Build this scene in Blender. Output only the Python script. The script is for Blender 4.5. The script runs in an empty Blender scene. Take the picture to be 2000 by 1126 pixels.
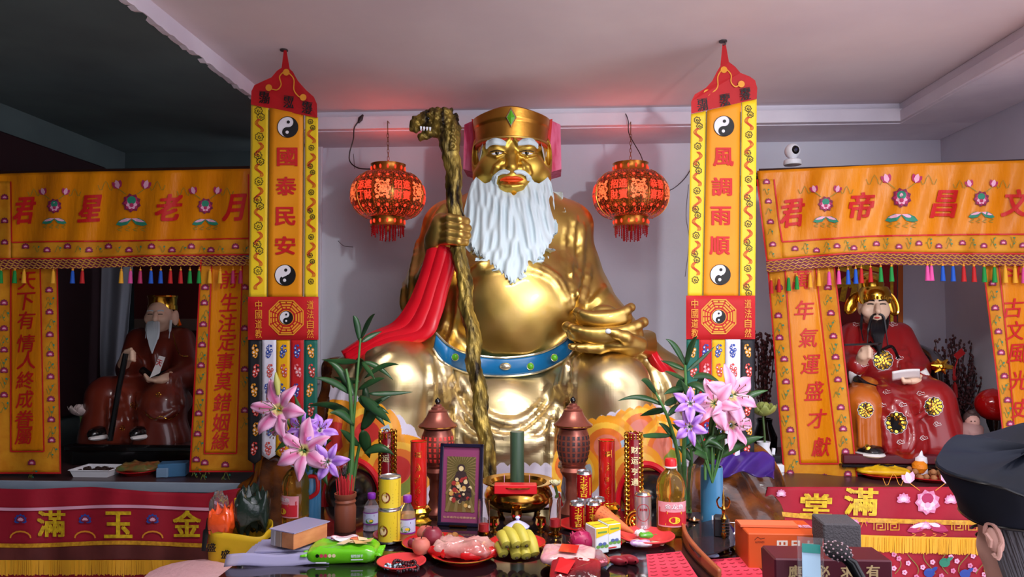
import bpy, bmesh, math, random
import numpy as np
from mathutils import Vector, Matrix
random.seed(7); RNG = np.random.default_rng(5)
SC = bpy.context.scene; COL = SC.collection
PI = math.pi; sin, cos = math.sin, math.cos
# ------------------------------------------------------------ camera
FPX = 1400.0; CAMZ = 1.65; YAW = math.radians(3.0); PIT = math.radians(2.74)
cam = bpy.data.objects.new('camera', bpy.data.cameras.new('camera')); COL.objects.link(cam)
cam.location = (0, 0, CAMZ); cam.rotation_euler = (PI/2+PIT, 0, YAW)
cam.data.sensor_width = 36; cam.data.lens = 36*FPX/2000; cam.data.clip_start = .05
SC.camera = cam
# ------------------------------------------------------------ exposure, sky, lamps
SC.view_settings.view_transform = 'Standard'; SC.view_settings.look = 'None'
SC.view_settings.exposure = 0.0; SC.view_settings.gamma = 1; SC.view_settings.use_curve_mapping = False
W = bpy.data.worlds.new('sky'); SC.world = W; W.use_nodes = True
bgn = W.node_tree.nodes['Background']; bgn.inputs[0].default_value = (.90, .87, 1.0, 1); bgn.inputs[1].default_value = 2.4
def area(name, loc, target, sx, sy, power, col=(1, 1, 1)):
    l = bpy.data.lights.new(name, 'AREA'); l.shape = 'RECTANGLE'; l.size = sx; l.size_y = sy; l.energy = power; l.color = col
    o = bpy.data.objects.new(name, l); COL.objects.link(o); o.location = loc
    o.rotation_euler = (Vector(target)-Vector(loc)).to_track_quat('-Z', 'Y').to_euler(); return o
def point(name, loc, r, power, col):
    l = bpy.data.lights.new(name, 'POINT'); l.shadow_soft_size = r; l.energy = power; l.color = col
    o = bpy.data.objects.new(name, l); COL.objects.link(o); o.location = loc; return o
def spot(name, loc, target, power, deg, blend, r, col):
    l = bpy.data.lights.new(name, 'SPOT'); l.energy = power; l.spot_size = math.radians(deg); l.spot_blend = blend; l.shadow_soft_size = r; l.color = col
    o = bpy.data.objects.new(name, l); COL.objects.link(o); o.location = loc
    o.rotation_euler = (Vector(target)-Vector(loc)).to_track_quat('-Z', 'Y').to_euler(); return o
spot('hall_spotlight', (1.5, .3, 2.7), (.6, 4.4, 1.6), 180, 64, .6, .07, (.94, .99, 1))
area('hall_lamp', (.1, 1.9, 2.96), (.1, 1.7, 0), 1.3, .25, 46, (1, .95, .93))  # fill light added to raise the ambient level, not a known lamp

# ------------------------------------------------------------ pixel -> place
_cx = Vector((cos(YAW), sin(YAW), 0)); _cf = Vector((-sin(YAW)*cos(PIT), cos(YAW)*cos(PIT), sin(PIT)))
_cu = _cx.cross(_cf)
def ray(px, py): return _cf + _cx*((px-1000)/FPX) - _cu*((py-563)/FPX)
def P(px, py, Y):
    d = ray(px, py); t = Y/d.y; return Vector((d.x*t, Y, CAMZ+d.z*t))
def PZ(px, py, Z):
    d = ray(px, py); t = (Z-CAMZ)/d.z; return Vector((d.x*t, d.y*t, Z))
def PX(px, py, X):
    d = ray(px, py); t = X/d.x; return Vector((X, d.y*t, CAMZ+d.z*t))
def m_px(n, Y): return n*Y/FPX
# ------------------------------------------------------------ materials
def c8(r, g, b):
    f = lambda v: (v/255/12.92) if v/255 <= .04045 else ((v/255+.055)/1.055)**2.4
    return (f(r), f(g), f(b), 1)
MATS = {}
def mat(name, col, rough=.6, metal=0, col2=None, scale=8, bump=0, bscale=40, emit=None, estr=0, alpha=1, trans=0, ior=1.45, coat=0, attr=False, rough2=None, stretch=None, spec=None, sheen=0):
    if name in MATS: return MATS[name]
    m = bpy.data.materials.new(name); m.use_nodes = True; nt = m.node_tree; b = nt.nodes['Principled BSDF']
    L = nt.links.new
    if len(col) == 3: col = c8(*col)
    b.inputs['Base Color'].default_value = col; b.inputs['Roughness'].default_value = rough; b.inputs['Metallic'].default_value = metal
    b.inputs['IOR'].default_value = ior
    if spec is not None: b.inputs['Specular IOR Level'].default_value = spec
    if coat: b.inputs['Coat Weight'].default_value = coat; b.inputs['Coat Roughness'].default_value = .08
    if sheen: b.inputs['Sheen Weight'].default_value = sheen
    if trans: b.inputs['Transmission Weight'].default_value = trans
    if alpha < 1: b.inputs['Alpha'].default_value = alpha
    if emit is not None:
        e = c8(*emit) if len(emit) == 3 else emit
        b.inputs['Emission Color'].default_value = e; b.inputs['Emission Strength'].default_value = estr
    tc = nt.nodes.new('ShaderNodeTexCoord'); src = tc.outputs['Object']
    if stretch:
        mp = nt.nodes.new('ShaderNodeMapping'); mp.inputs['Scale'].default_value = stretch; L(src, mp.inputs[0]); src = mp.outputs[0]
    base = None
    if attr:
        at = nt.nodes.new('ShaderNodeAttribute'); at.attribute_name = 'Col'; base = at.outputs['Color']; L(base, b.inputs['Base Color'])
        if attr == 'metal':
            L(at.outputs['Alpha'], b.inputs['Metallic'])
    if col2 is not None or rough2 is not None:
        n = nt.nodes.new('ShaderNodeTexNoise'); n.inputs['Scale'].default_value = scale; n.inputs['Detail'].default_value = 6; L(src, n.inputs[0])
        r = nt.nodes.new('ShaderNodeValToRGB'); r.color_ramp.elements[0].position = .35; r.color_ramp.elements[1].position = .65
        L(n.outputs[0], r.inputs[0])
        if col2 is not None:
            if len(col2) == 3: col2 = c8(*col2)
            mx = nt.nodes.new('ShaderNodeMix'); mx.data_type = 'RGBA'; L(r.outputs[0], mx.inputs[0])
            mx.inputs[6].default_value = col; mx.inputs[7].default_value = col2; L(mx.outputs[2], b.inputs['Base Color'])
        if rough2 is not None:
            mr = nt.nodes.new('ShaderNodeMapRange'); L(r.outputs[0], mr.inputs[0]); mr.inputs[3].default_value = rough; mr.inputs[4].default_value = rough2
            L(mr.outputs[0], b.inputs['Roughness'])
    if bump:
        n2 = nt.nodes.new('ShaderNodeTexNoise'); n2.inputs['Scale'].default_value = bscale; n2.inputs['Detail'].default_value = 5; L(src, n2.inputs[0])
        bp = nt.nodes.new('ShaderNodeBump'); bp.inputs['Strength'].default_value = bump; bp.inputs['Distance'].default_value = .02
        L(n2.outputs[0], bp.inputs['Height']); L(bp.outputs[0], b.inputs['Normal'])
    MATS[name] = m; return m
# ------------------------------------------------------------ mesh builder
class MB:
    def __init__(s): s.v = []; s.f = []; s.mi = []; s.n = 0
    def add(s, verts, faces, m=0, M=None):
        verts = np.asarray([tuple(p) for p in verts], float).reshape(-1, 3)
        if M is not None:
            A = np.array(M); verts = verts@A[:3, :3].T+A[:3, 3]
        s.v.append(verts)
        n = s.n
        for f in faces: s.f.append([i+n for i in f]); s.mi.append(m)
        s.n += len(verts); return s
    def grid(s, fn, nu, nv, cu=False, cv=False, m=0, flip=False, M=None):
        U = nu if cu else nu+1; V = nv if cv else nv+1
        vs = [fn(i/nu, j/nv) for i in range(U) for j in range(V)]; fs = []
        for i in range(nu):
            for j in range(nv):
                a = i*V+j; b = ((i+1) % U)*V+j; c = ((i+1) % U)*V+(j+1) % V; d = i*V+(j+1) % V
                fs.append([d, c, b, a] if flip else [a, b, c, d])
        return s.add(vs, fs, m, M)
    def lathe(s, prof, c=(0, 0, 0), n=24, m=0, sx=1, sy=1, M=None, rfn=None, a0=0):
        vs = []; fs = []; k = len(prof)
        for j in range(n):
            a = 2*PI*j/n+a0
            for (r, z) in prof:
                rr = r if rfn is None else r*rfn(a, z)
                vs.append((c[0]+rr*cos(a)*sx, c[1]+rr*sin(a)*sy, c[2]+z))
        for j in range(n):
            for i in range(k-1):
                fs.append([j*k+i, ((j+1) % n)*k+i, ((j+1) % n)*k+i+1, j*k+i+1])
        if prof[0][0] > 1e-5: fs.append([j*k for j in range(n)][::-1])
        if prof[-1][0] > 1e-5: fs.append([j*k+k-1 for j in range(n)])
        return s.add(vs, fs, m, M)
    def tube(s, pts, r, n=8, m=0, closed=False, flat=1.0, up=None):
        pts = [Vector(p) for p in pts]; k = len(pts); vs = []; fs = []
        R = r if hasattr(r, '__len__') else [r]*k
        t0 = (pts[1]-pts[0]).normalized(); ref = Vector(up) if up else (Vector((0, 0, 1)) if abs(t0.z) < .9 else Vector((1, 0, 0)))
        for i, p in enumerate(pts):
            a = pts[(i-1) % k] if closed or i > 0 else p; b = pts[(i+1) % k] if closed or i < k-1 else p
            t = (b-a).normalized() if (b-a).length > 1e-9 else t0
            x = ref-t*ref.dot(t)
            if x.length < 1e-4: x = t.orthogonal()
            x.normalize(); y = t.cross(x)
            if not up: ref = x
            for j in range(n):
                q = 2*PI*j/n; vs.append(p+x*(R[i]*flat*cos(q))+y*(R[i]*sin(q)))
        for i in range(k if closed else k-1):
            for j in range(n):
                fs.append([i*n+j, i*n+(j+1) % n, ((i+1) % k)*n+(j+1) % n, ((i+1) % k)*n+j])
        if not closed: fs.append(list(range(n))[::-1]); fs.append([(k-1)*n+j for j in range(n)])
        return s.add(vs, fs, m)
    def ell(s, c, r, n=12, m=0, M=None, k=None):
        k = k or max(4, n//2+1)
        prof = [(sin(PI*i/k), -cos(PI*i/k)) for i in range(k+1)]
        prof[0] = (1e-6, -1); prof[-1] = (1e-6, 1)
        T = Matrix.Translation(c) @ (M.to_4x4() if M is not None else Matrix.Identity(4)) @ Matrix.Diagonal((r[0], r[1], r[2], 1))
        return s.lathe(prof, n=n, m=m, M=T)
    def hull(s, pts, m=0):
        bm = bmesh.new()
        for p in pts: bm.verts.new(p)
        bmesh.ops.convex_hull(bm, input=bm.verts)
        bm.verts.index_update(); used = [v for v in bm.verts if v.link_faces]; ix = {v: i for i, v in enumerate(used)}
        bmesh.ops.recalc_face_normals(bm, faces=bm.faces)
        s.add([v.co for v in used], [[ix[v] for v in f.verts] for f in bm.faces], m); bm.free(); return s
    def box(s, c, d, rz=0, m=0, b=0, M=None):
        hx, hy, hz = d[0]/2, d[1]/2, d[2]/2
        T = M if M is not None else Matrix.Translation(c) @ Matrix.Rotation(rz, 4, 'Z')
        if b <= 0:
            vs = [(x, y, z) for x in (-hx, hx) for y in (-hy, hy) for z in (-hz, hz)]
            return s.add(vs, [[0, 1, 3, 2], [4, 6, 7, 5], [0, 4, 5, 1], [2, 3, 7, 6], [0, 2, 6, 4], [1, 5, 7, 3]], m, T)
        pts = []
        for x in (-1, 1):
            for y in (-1, 1):
                for z in (-1, 1):
                    pts += [T @ Vector((x*hx, y*(hy-b), z*(hz-b))), T @ Vector((x*(hx-b), y*hy, z*(hz-b))), T @ Vector((x*(hx-b), y*(hy-b), z*hz))]
        return s.hull(pts, m)
    def prism(s, poly, a, b, fn, m=0):
        """poly 2D, extruded between offsets a and b by fn(x,y,off)->3D"""
        n = len(poly); vs = [fn(x, y, a) for x, y in poly]+[fn(x, y, b) for x, y in poly]
        fs = [list(range(n)), [n+i for i in range(n)][::-1]]+[[i, n+i, n+(i+1) % n, (i+1) % n] for i in range(n)]
        return s.add(vs, fs, m)
ORG = {}
DECALS = {'embroidered_flower', 'red_piping', 'seam', 'front_print', 'label', 'print', 'lettering', 'blossom', 'key_fret', 'embroidered_bird', 'braid_trim', 'gold_medallion', 'cloud_motif', 'trigrams', 'gold_cord_embroidery', 'medallion', 'lantern_text', 'ribs', 'teeth', 'eye_and_brow', 'tips', 'caption', 'gilt_rim'}
def build(name, mb, mats, parent=None, smooth=True, ang=40, solid=0, kind=None, colattr=None, recalc=True):
    if isinstance(mb, tuple): V, F, MI = mb
    else: V = np.concatenate(mb.v) if mb.v else np.zeros((0, 3)); F = mb.f; MI = mb.mi
    if not isinstance(mats, (list, tuple)): mats = [mats]
    V = np.asarray(V, float)
    lo = V.min(0); hi = V.max(0)
    org = np.array(ORG[parent.name]) if parent is not None else np.array([(lo[0]+hi[0])/2, (lo[1]+hi[1])/2, lo[2]])
    me = bpy.data.meshes.new(name)
    V = V-org
    if isinstance(F, np.ndarray):
        nf = len(F); k = F.shape[1]
        me.vertices.add(len(V)); me.vertices.foreach_set('co', V.ravel().astype(np.float32))
        me.loops.add(nf*k); me.loops.foreach_set('vertex_index', F.ravel().astype(np.int32))
        me.polygons.add(nf); me.polygons.foreach_set('loop_start', np.arange(0, nf*k, k, dtype=np.int32))
        me.update(calc_edges=True)
    else:
        me.from_pydata(V.tolist(), [], F)
        me.polygons.foreach_set('material_index', MI); me.update()
        if recalc:
            bm = bmesh.new(); bm.from_mesh(me); bmesh.ops.recalc_face_normals(bm, faces=bm.faces); bm.to_mesh(me); bm.free()
    if name in DECALS and kind is None: kind = 'stuff'
    if smooth:
        me.polygons.foreach_set('use_smooth', [True]*len(me.polygons))
        if ang and not isinstance(F, np.ndarray): me.set_sharp_from_angle(angle=math.radians(ang))
    if colattr is not None:
        a = me.color_attributes.new('Col', 'FLOAT_COLOR', 'POINT'); a.data.foreach_set('color', np.asarray(colattr, np.float32).ravel())
    for m in mats: me.materials.append(m)
    o = bpy.data.objects.new(name, me); COL.objects.link(o)
    if parent is not None:
        o.parent = parent; ORG[o.name] = ORG[parent.name]
    else:
        o.location = org; ORG[o.name] = tuple(org)
    if solid:
        md = o.modifiers.new('thick', 'SOLIDIFY'); md.thickness = solid; md.offset = -1
    if kind: o['kind'] = kind
    return o
def thing(name, label, cat, loc, group=None):
    o = bpy.data.objects.new(name, None); COL.objects.link(o); o.location = loc; o.empty_display_size = .05
    o['label'] = label; o['category'] = cat
    if group: o['group'] = group
    ORG[o.name] = tuple(loc); return o
def tag(o, label, cat, group=None):
    o['label'] = label; o['category'] = cat
    if group: o['group'] = group
    return o
def struct(name, mb, m, **k): return build(name, mb, m, kind='structure', **k)
def copy_tree(o, parent=None):
    c = o.copy(); COL.objects.link(c)
    if parent is not None: c.parent = parent
    for ch in list(o.children): copy_tree(ch, c)
    return c
# ------------------------------------------------------------ glyphs (built-in font) as flat meshes
GL = {}
def glyph(text, bold=.02, ital=0):
    key = (text, bold, ital)
    if key in GL: return GL[key]
    cu = bpy.data.curves.new('g', 'FONT'); cu.body = text; cu.size = 1; cu.resolution_u = 3; cu.shear = ital
    cu.align_x = 'CENTER'; cu.align_y = 'CENTER'
    o = bpy.data.objects.new('g', cu); COL.objects.link(o)
    dg = bpy.context.evaluated_depsgraph_get(); dg.update()
    me = bpy.data.meshes.new_from_object(o.evaluated_get(dg))
    V = np.array([v.co[:] for v in me.vertices]).reshape(-1, 3)[:, :2]; F = [list(p.vertices) for p in me.polygons]
    bpy.data.objects.remove(o); bpy.data.curves.remove(cu); bpy.data.meshes.remove(me)
    if len(V):
        c = (V.max(0)+V.min(0))/2; V = V-c
    GL[key] = (V, F); return GL[key]
def refine(V, F, n):
    """cut the triangles along an n x n grid so that lettering can follow a wavy cloth"""
    lo = V.min(0); st = (V.max(0)-lo)/n+1e-9; vs = []; fs = []
    def clip(poly, ax, val, keep):
        out = []
        for i, p in enumerate(poly):
            q = poly[(i+1) % len(poly)]; a = (p[ax]-val)*keep; b = (q[ax]-val)*keep
            if a >= 0: out.append(p)
            if a*b < 0: t = a/(a-b); out.append((p[0]+(q[0]-p[0])*t, p[1]+(q[1]-p[1])*t))
        return out
    for f in F:
        P0 = [tuple(V[i]) for i in f]; A = np.array(P0); i0 = np.floor((A.min(0)-lo)/st).astype(int); i1 = np.floor((A.max(0)-lo)/st).astype(int)
        for i in range(i0[0], i1[0]+1):
            Q = P0
            if i > i0[0]: Q = clip(Q, 0, lo[0]+i*st[0], 1)
            if i < i1[0]: Q = clip(Q, 0, lo[0]+(i+1)*st[0], -1)
            if len(Q) < 3: continue
            for j in range(i0[1], i1[1]+1):
                R = Q
                if j > i0[1]: R = clip(R, 1, lo[1]+j*st[1], 1)
                if j < i1[1]: R = clip(R, 1, lo[1]+(j+1)*st[1], -1)
                if len(R) >= 3: fs.append(list(range(len(vs), len(vs)+len(R)))); vs += R
    return np.array(vs), fs
def put_text(mb, text, S, cx, cy, h, w=None, off=.004, m=0, rot=0, bold=.02, ref=0, ital=0, mirror=False):
    """write text on the surface S(px,py,off); h = height of one glyph, w = width"""
    V, F = glyph(text, 0, ital)
    if len(V) == 0: return
    if ref: V, F = refine(V, F, ref)
    lo = V.min(0); hi = V.max(0); sz = hi-lo
    sy = h/sz[1] if (len(text) == 1 and w) else h
    sx = (w/sz[0]) if w else sy
    if w and len(text) > 1: sy = h/sz[1]
    ca, sa = cos(rot), sin(rot)
    for k, (bx, by) in enumerate([(0, 0)] if bold <= 0 else [(-1, -.6), (1, -.6), (-1, .6), (1, .6)]):   # thicker strokes from shifted prints
        vs = []
        for x, y in V:
            x, y = (x+bx*bold)*sx*(-1 if mirror else 1), -(y+by*bold)*sy
            vs.append(S(cx+x*ca-y*sa, cy+x*sa+y*ca, off+.00025*k))
        mb.add(vs, F, m)
def put_poly(mb, poly, S, cx=0, cy=0, s=1, off=.004, m=0, rot=0, sy=None):
    ca, sa = cos(rot), sin(rot); sy = s if sy is None else sy
    vs = []
    for x, y in poly:
        x, y = x*s, y*sy; vs.append(S(cx+x*ca-y*sa, cy+x*sa+y*ca, off))
    mb.add(vs, [list(range(len(vs)))], m)
def put_line(mb, pts, S, w, off=.004, m=0, closed=False):
    n = len(pts); vs = []; k = n if closed else n-1
    for i, p in enumerate(pts):
        a = pts[(i-1) % n] if closed or i else p; b = pts[(i+1) % n] if closed or i < n-1 else p
        dx, dy = b[0]-a[0], b[1]-a[1]; l = math.hypot(dx, dy) or 1; nx, ny = -dy/l*w/2, dx/l*w/2
        vs += [S(p[0]+nx, p[1]+ny, off), S(p[0]-nx, p[1]-ny, off)]
    mb.add(vs, [[2*i, 2*((i+1) % n), 2*((i+1) % n)+1, 2*i+1] for i in range(k)], m)
def circ(r=1, n=20, a0=0, a1=2*PI, rx=None):
    full = abs(a1-a0-2*PI) < 1e-6; k = n if full else n+1
    return [(r*cos(a0+(a1-a0)*i/n)*(rx or 1), r*sin(a0+(a1-a0)*i/n)) for i in range(k)]
# ------------------------------------------------------------ implicit bodies (surface nets)
class SDF:
    def __init__(s, lo, hi, h):
        s.lo = np.array(lo, np.float32); s.h = h; n = np.ceil((np.array(hi)-np.array(lo))/h).astype(int)+1; s.n = n
        s.ax = [s.lo[i]+h*np.arange(n[i], dtype=np.float32) for i in range(3)]
        s.D = np.full(n, 9., np.float32)
    def _sl(s, lo, hi):
        a = np.clip(np.floor((np.array(lo)-s.lo)/s.h).astype(int), 0, s.n-1); b = np.clip(np.ceil((np.array(hi)-s.lo)/s.h).astype(int)+1, 1, s.n)
        sl = tuple(slice(int(a[i]), int(b[i])) for i in range(3))
        return sl, s.ax[0][sl[0]][:, None, None], s.ax[1][sl[1]][None, :, None], s.ax[2][sl[2]][None, None, :]
    def _mix(s, sl, d, k, sub=False):
        D = s.D[sl]
        if D.size == 0: return
        if sub:
            if k > 0:
                h = np.clip(.5-.5*(D+d)/k, 0, 1); s.D[sl] = D*(1-h)-d*h+k*h*(1-h)
            else: s.D[sl] = np.maximum(D, -d)
            return
        if k > 0:
            h = np.clip(.5+.5*(D-d)/k, 0, 1); s.D[sl] = D*(1-h)+d*h-k*h*(1-h)
        else: s.D[sl] = np.minimum(D, d)
    def ell(s, c, r, k=.0, M=None, sub=False):
        c = np.array(c); r = np.array(r, float); p = max(r)+max(k, .01)*1.5+2*s.h
        sl, X, Y, Z = s._sl(c-p, c+p); x, y, z = X-c[0], Y-c[1], Z-c[2]
        if M is not None:
            A = np.array(M.inverted())[:3, :3]; x, y, z = A[0, 0]*x+A[0, 1]*y+A[0, 2]*z, A[1, 0]*x+A[1, 1]*y+A[1, 2]*z, A[2, 0]*x+A[2, 1]*y+A[2, 2]*z
        k0 = np.sqrt((x/r[0])**2+(y/r[1])**2+(z/r[2])**2); k1 = np.sqrt((x/r[0]**2)**2+(y/r[1]**2)**2+(z/r[2]**2)**2)+1e-6
        s._mix(sl, (k0*(k0-1)/k1).astype(np.float32), k, sub); return s
    def cap(s, a, b, ra, rb, k=0., sub=False):
        a = np.array(a, float); b = np.array(b, float); p = max(ra, rb)+max(k, .01)*1.5+2*s.h
        sl, X, Y, Z = s._sl(np.minimum(a, b)-p, np.maximum(a, b)+p); d = b-a; L = float(d@d)+1e-9
        t = np.clip(((X-a[0])*d[0]+(Y-a[1])*d[1]+(Z-a[2])*d[2])/L, 0, 1)
        q = np.sqrt((X-a[0]-t*d[0])**2+(Y-a[1]-t*d[1])**2+(Z-a[2]-t*d[2])**2)-(ra+(rb-ra)*t)
        s._mix(sl, q.astype(np.float32), k, sub); return s
    def chain(s, pts, rs, k=0., sub=False):
        if not hasattr(rs, '__len__'): rs = [rs]*len(pts)
        for i in range(len(pts)-1): s.cap(pts[i], pts[i+1], rs[i], rs[i+1], k, sub)
        return s
    def box(s, c, d, r=.01, k=0., M=None, sub=False):
        c = np.array(c); d = np.array(d, float)/2-r; p = np.linalg.norm(d)+r+max(k, .01)*1.5+2*s.h
        sl, X, Y, Z = s._sl(c-p, c+p); x, y, z = X-c[0], Y-c[1], Z-c[2]
        if M is not None:
            A = np.array(M.inverted())[:3, :3]; x, y, z = A[0, 0]*x+A[0, 1]*y+A[0, 2]*z, A[1, 0]*x+A[1, 1]*y+A[1, 2]*z, A[2, 0]*x+A[2, 1]*y+A[2, 2]*z
        qx, qy, qz = np.abs(x)-d[0], np.abs(y)-d[1], np.abs(z)-d[2]
        q = np.sqrt(np.maximum(qx, 0)**2+np.maximum(qy, 0)**2+np.maximum(qz, 0)**2)+np.minimum(np.maximum(qx, np.maximum(qy, qz)), 0)-r
        s._mix(sl, (q+0*X).astype(np.float32), k, sub); return s
    def disp(s, fn):
        X, Y, Z = s.ax[0][:, None, None], s.ax[1][None, :, None], s.ax[2][None, None, :]
        s.D = s.D+fn(X, Y, Z).astype(np.float32); return s
    def clip(s, fn):
        X, Y, Z = s.ax[0][:, None, None], s.ax[1][None, :, None], s.ax[2][None, None, :]
        s.D = np.maximum(s.D, fn(X, Y, Z).astype(np.float32)); return s
    def mesh(s):
        D = s.D; S = D < 0; nx, ny, nz = D.shape
        def cr(A, i, j, k): return A[i:nx-1+i, j:ny-1+j, k:nz-1+k]
        cnt = sum(cr(S, i, j, k).astype(np.int8) for i in (0, 1) for j in (0, 1) for k in (0, 1))
        act = (cnt > 0) & (cnt < 8); I = np.argwhere(act); idx = np.full(act.shape, -1, np.int64); idx[act] = np.arange(len(I))
        acc = np.zeros((len(I), 3)); num = np.zeros(len(I))
        offs = [(0, 0, 0), (1, 0, 0), (0, 1, 0), (1, 1, 0), (0, 0, 1), (1, 0, 1), (0, 1, 1), (1, 1, 1)]
        vals = [D[I[:, 0]+o[0], I[:, 1]+o[1], I[:, 2]+o[2]] for o in offs]
        for a in range(8):
            for b in range(a+1, 8):
                if bin(a ^ b).count('1') != 1: continue
                da, db = vals[a], vals[b]; c = (da < 0) != (db < 0); t = np.where(c, da/(da-db+1e-12*(da == db)), 0)
                oa, ob = np.array(offs[a]), np.array(offs[b])
                acc += np.where(c[:, None], oa+t[:, None]*(ob-oa), 0); num += c
        V = s.lo+s.h*(I+acc/np.maximum(num, 1)[:, None]); Q = []
        for ax in range(3):
            o1, o2 = [(1, 2), (2, 0), (0, 1)][ax]
            a = [slice(None)]*3; b = [slice(None)]*3; a[ax] = slice(0, -1); b[ax] = slice(1, None)
            e = np.argwhere(S[tuple(a)] != S[tuple(b)])
            ok = (e[:, o1] > 0) & (e[:, o2] > 0) & (e[:, o1] < D.shape[o1]-1) & (e[:, o2] < D.shape[o2]-1); e = e[ok]
            inside = S[e[:, 0], e[:, 1], e[:, 2]]
            d1 = np.zeros(3, int); d1[o1] = 1; d2 = np.zeros(3, int); d2[o2] = 1
            q = [idx[tuple((e-d1-d2).T)], idx[tuple((e-d2).T)], idx[tuple(e.T)], idx[tuple((e-d1).T)]]
            q = np.stack(q, 1); q[~inside] = q[~inside][:, ::-1]; Q.append(q)
        Q = np.concatenate(Q); Q = Q[(Q >= 0).all(1)]
        return V, Q
def sdf_obj(name, s, mats, parent=None, colfn=None, **k):
    V, Q = s.mesh()
    ca = colfn(V) if colfn is not None else None
    return build(name, (V, Q, None), mats, parent, colattr=ca, **k)
def R3(rx=0, ry=0, rz=0): return (Matrix.Rotation(rz, 4, 'Z') @ Matrix.Rotation(ry, 4, 'Y') @ Matrix.Rotation(rx, 4, 'X'))
def bez(pts, n=12):
    """Catmull-Rom through pts"""
    pts = [Vector(p) for p in pts]; out = []; k = len(pts)
    for i in range(k-1):
        p0, p1, p2, p3 = pts[max(i-1, 0)], pts[i], pts[i+1], pts[min(i+2, k-1)]
        for j in range(n):
            t = j/n; out.append(.5*((2*p1)+(p2-p0)*t+(2*p0-5*p1+4*p2-p3)*t*t+(3*p1-p0-3*p2+p3)*t**3))
    out.append(pts[-1]); return out
def lerp(a, b, t): return a+(b-a)*t
def interp(x, xs, ys): return float(np.interp(x, xs, ys))
TZ = .85   # table top
BACK = 5.0
# ============================================================ SETTING
M_wall = mat('wall_paint', (220, 222, 234), .85, col2=(206, 207, 222), scale=1.3, bump=.15, bscale=9)
M_ceil = mat('ceiling_paint', (230, 220, 222), .9, col2=(212, 200, 206), scale=.9, bump=.1, bscale=6)
M_trim = mat('beam_paint', (230, 226, 236), .8, col2=(214, 208, 222), scale=2.2, bump=.12, bscale=14)
M_dark = mat('dark_green_paint', (88, 106, 106), .9, col2=(70, 84, 86), scale=1.1)
M_floor = mat('floor_tile', (232, 214, 206), .5, col2=(222, 202, 194), scale=3)
ZC = 3.03; XB = -1.71; XR = 2.675
mb = MB(); mb.box((-.3, 1.0, -.05), (6.4, 8.6, .1)); struct('floor', mb, M_floor, smooth=False)
mb = MB(); mb.box((.42, BACK+.05, 1.6), (4.6, .1, 3.4)); struct('wall_back', mb, M_wall, smooth=False)
mb = MB(); mb.box((-2.6, 5.35, 1.6), (1.9, .1, 3.4)); struct('wall_back_left', mb, M_dark, smooth=False)
mb = MB(); mb.box((XR+.05, 3.85, 1.6), (.1, 2.3, 3.4)); struct('wall_right', mb, M_wall, smooth=False)
mb = MB(); mb.box((-3.31, 2.23, 1.6), (.1, 6.34, 3.4)); struct('wall_left', mb, M_dark, smooth=False)
mb = MB(); mb.box((.49, 3.45, ZC+.05), (4.4, 3.3, .1)); mb.box((-.805, .43, ZC+.05), (1.81, 2.74, .1)); struct('ceiling', mb, M_ceil, smooth=False)  # second slab is unseen, added to keep sky light off the left bay
mb = MB(); mb.box((-2.51, 2.18, 2.956+.05), (1.596, 6.24, .1)); struct('ceiling_left', mb, M_dark, smooth=False)
# chipped edge of the ceiling step (pale plaster over dark paint)
mb = MB()
ys = np.linspace(1.8, 4.9, 90); pr = []
for y in ys: pr.append((XB+.004, y, 2.956-abs(RNG.normal(0, .006))))
n = len(ys); vs = [(XB+.006, y, ZC) for y in ys]+pr+[(XB-.03, y, ZC) for y in ys]+[(XB-.03, p[1], p[2]+.002) for p in pr]
fs = [[i, i+1, n+i+1, n+i] for i in range(n-1)]+[[n+i, n+i+1, 3*n+i+1, 3*n+i] for i in range(n-1)]
mb.add(vs, fs); struct('trim_1', mb, M_trim, smooth=False)
# rear beam: a thin recessed lip above a wider face
mb = MB(); mb.box((.48, 4.79, 2.965), (4.38, .42, .13)); mb.box((.48, 4.765, 2.945), (4.38, .47, .078)); struct('trim_2', mb, M_trim, smooth=False)
mb = MB(); mb.box((2.44, 3.2, 2.965), (.47, 2.76, .13), b=.004); mb.box((2.43, 3.2, 2.94), (.49, 2.76, .07), b=.004); struct('trim_3', mb, M_trim, smooth=False)
# conduit and panel seams on the back wall
mb = MB()
a = P(626, 282, 4.985); mb.box((a.x, 4.985, a.z-.85), (.035, .03, 1.7), b=.006); struct('trim_4', mb, M_trim, smooth=False)
# unseen wall added behind the camera to keep light off the left shrine
XJ = .1
mb = MB(); mb.box(((XJ-3.3)/2, -.87, 1.55), (XJ+3.3, .14, 3.1)); struct('wall_light_blocker', mb, M_dark, smooth=False)
# dark timber panel on the left wall
mb = MB()
q0 = PX(0, 225, -3.255); q1 = PX(165, 282, -3.255); mb.box((-3.235, 4.25, 1.9), (.05, 1.5, 1.75), b=.01)
o = struct('door_1', mb, mat('dark_timber', (44, 20, 26), .6), smooth=False)
# wall cracks (hairline relief lines)
def SB(px, py, off=0): return P(px, py, BACK-off)
mb = MB()
for pts in ([(1345, 360), (1340, 420), (1346, 470), (1338, 540)], [(690, 300), (693, 330)], [(660, 470), (672, 480), (690, 482)]):
    put_line(mb, [p[:2] for p in bez([(x, y, 0) for x, y in pts], 6)], SB, 1.2, .0015)
struct('trim_5', mb, mat('crack', (120, 112, 122), .9), smooth=False, recalc=False)
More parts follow.
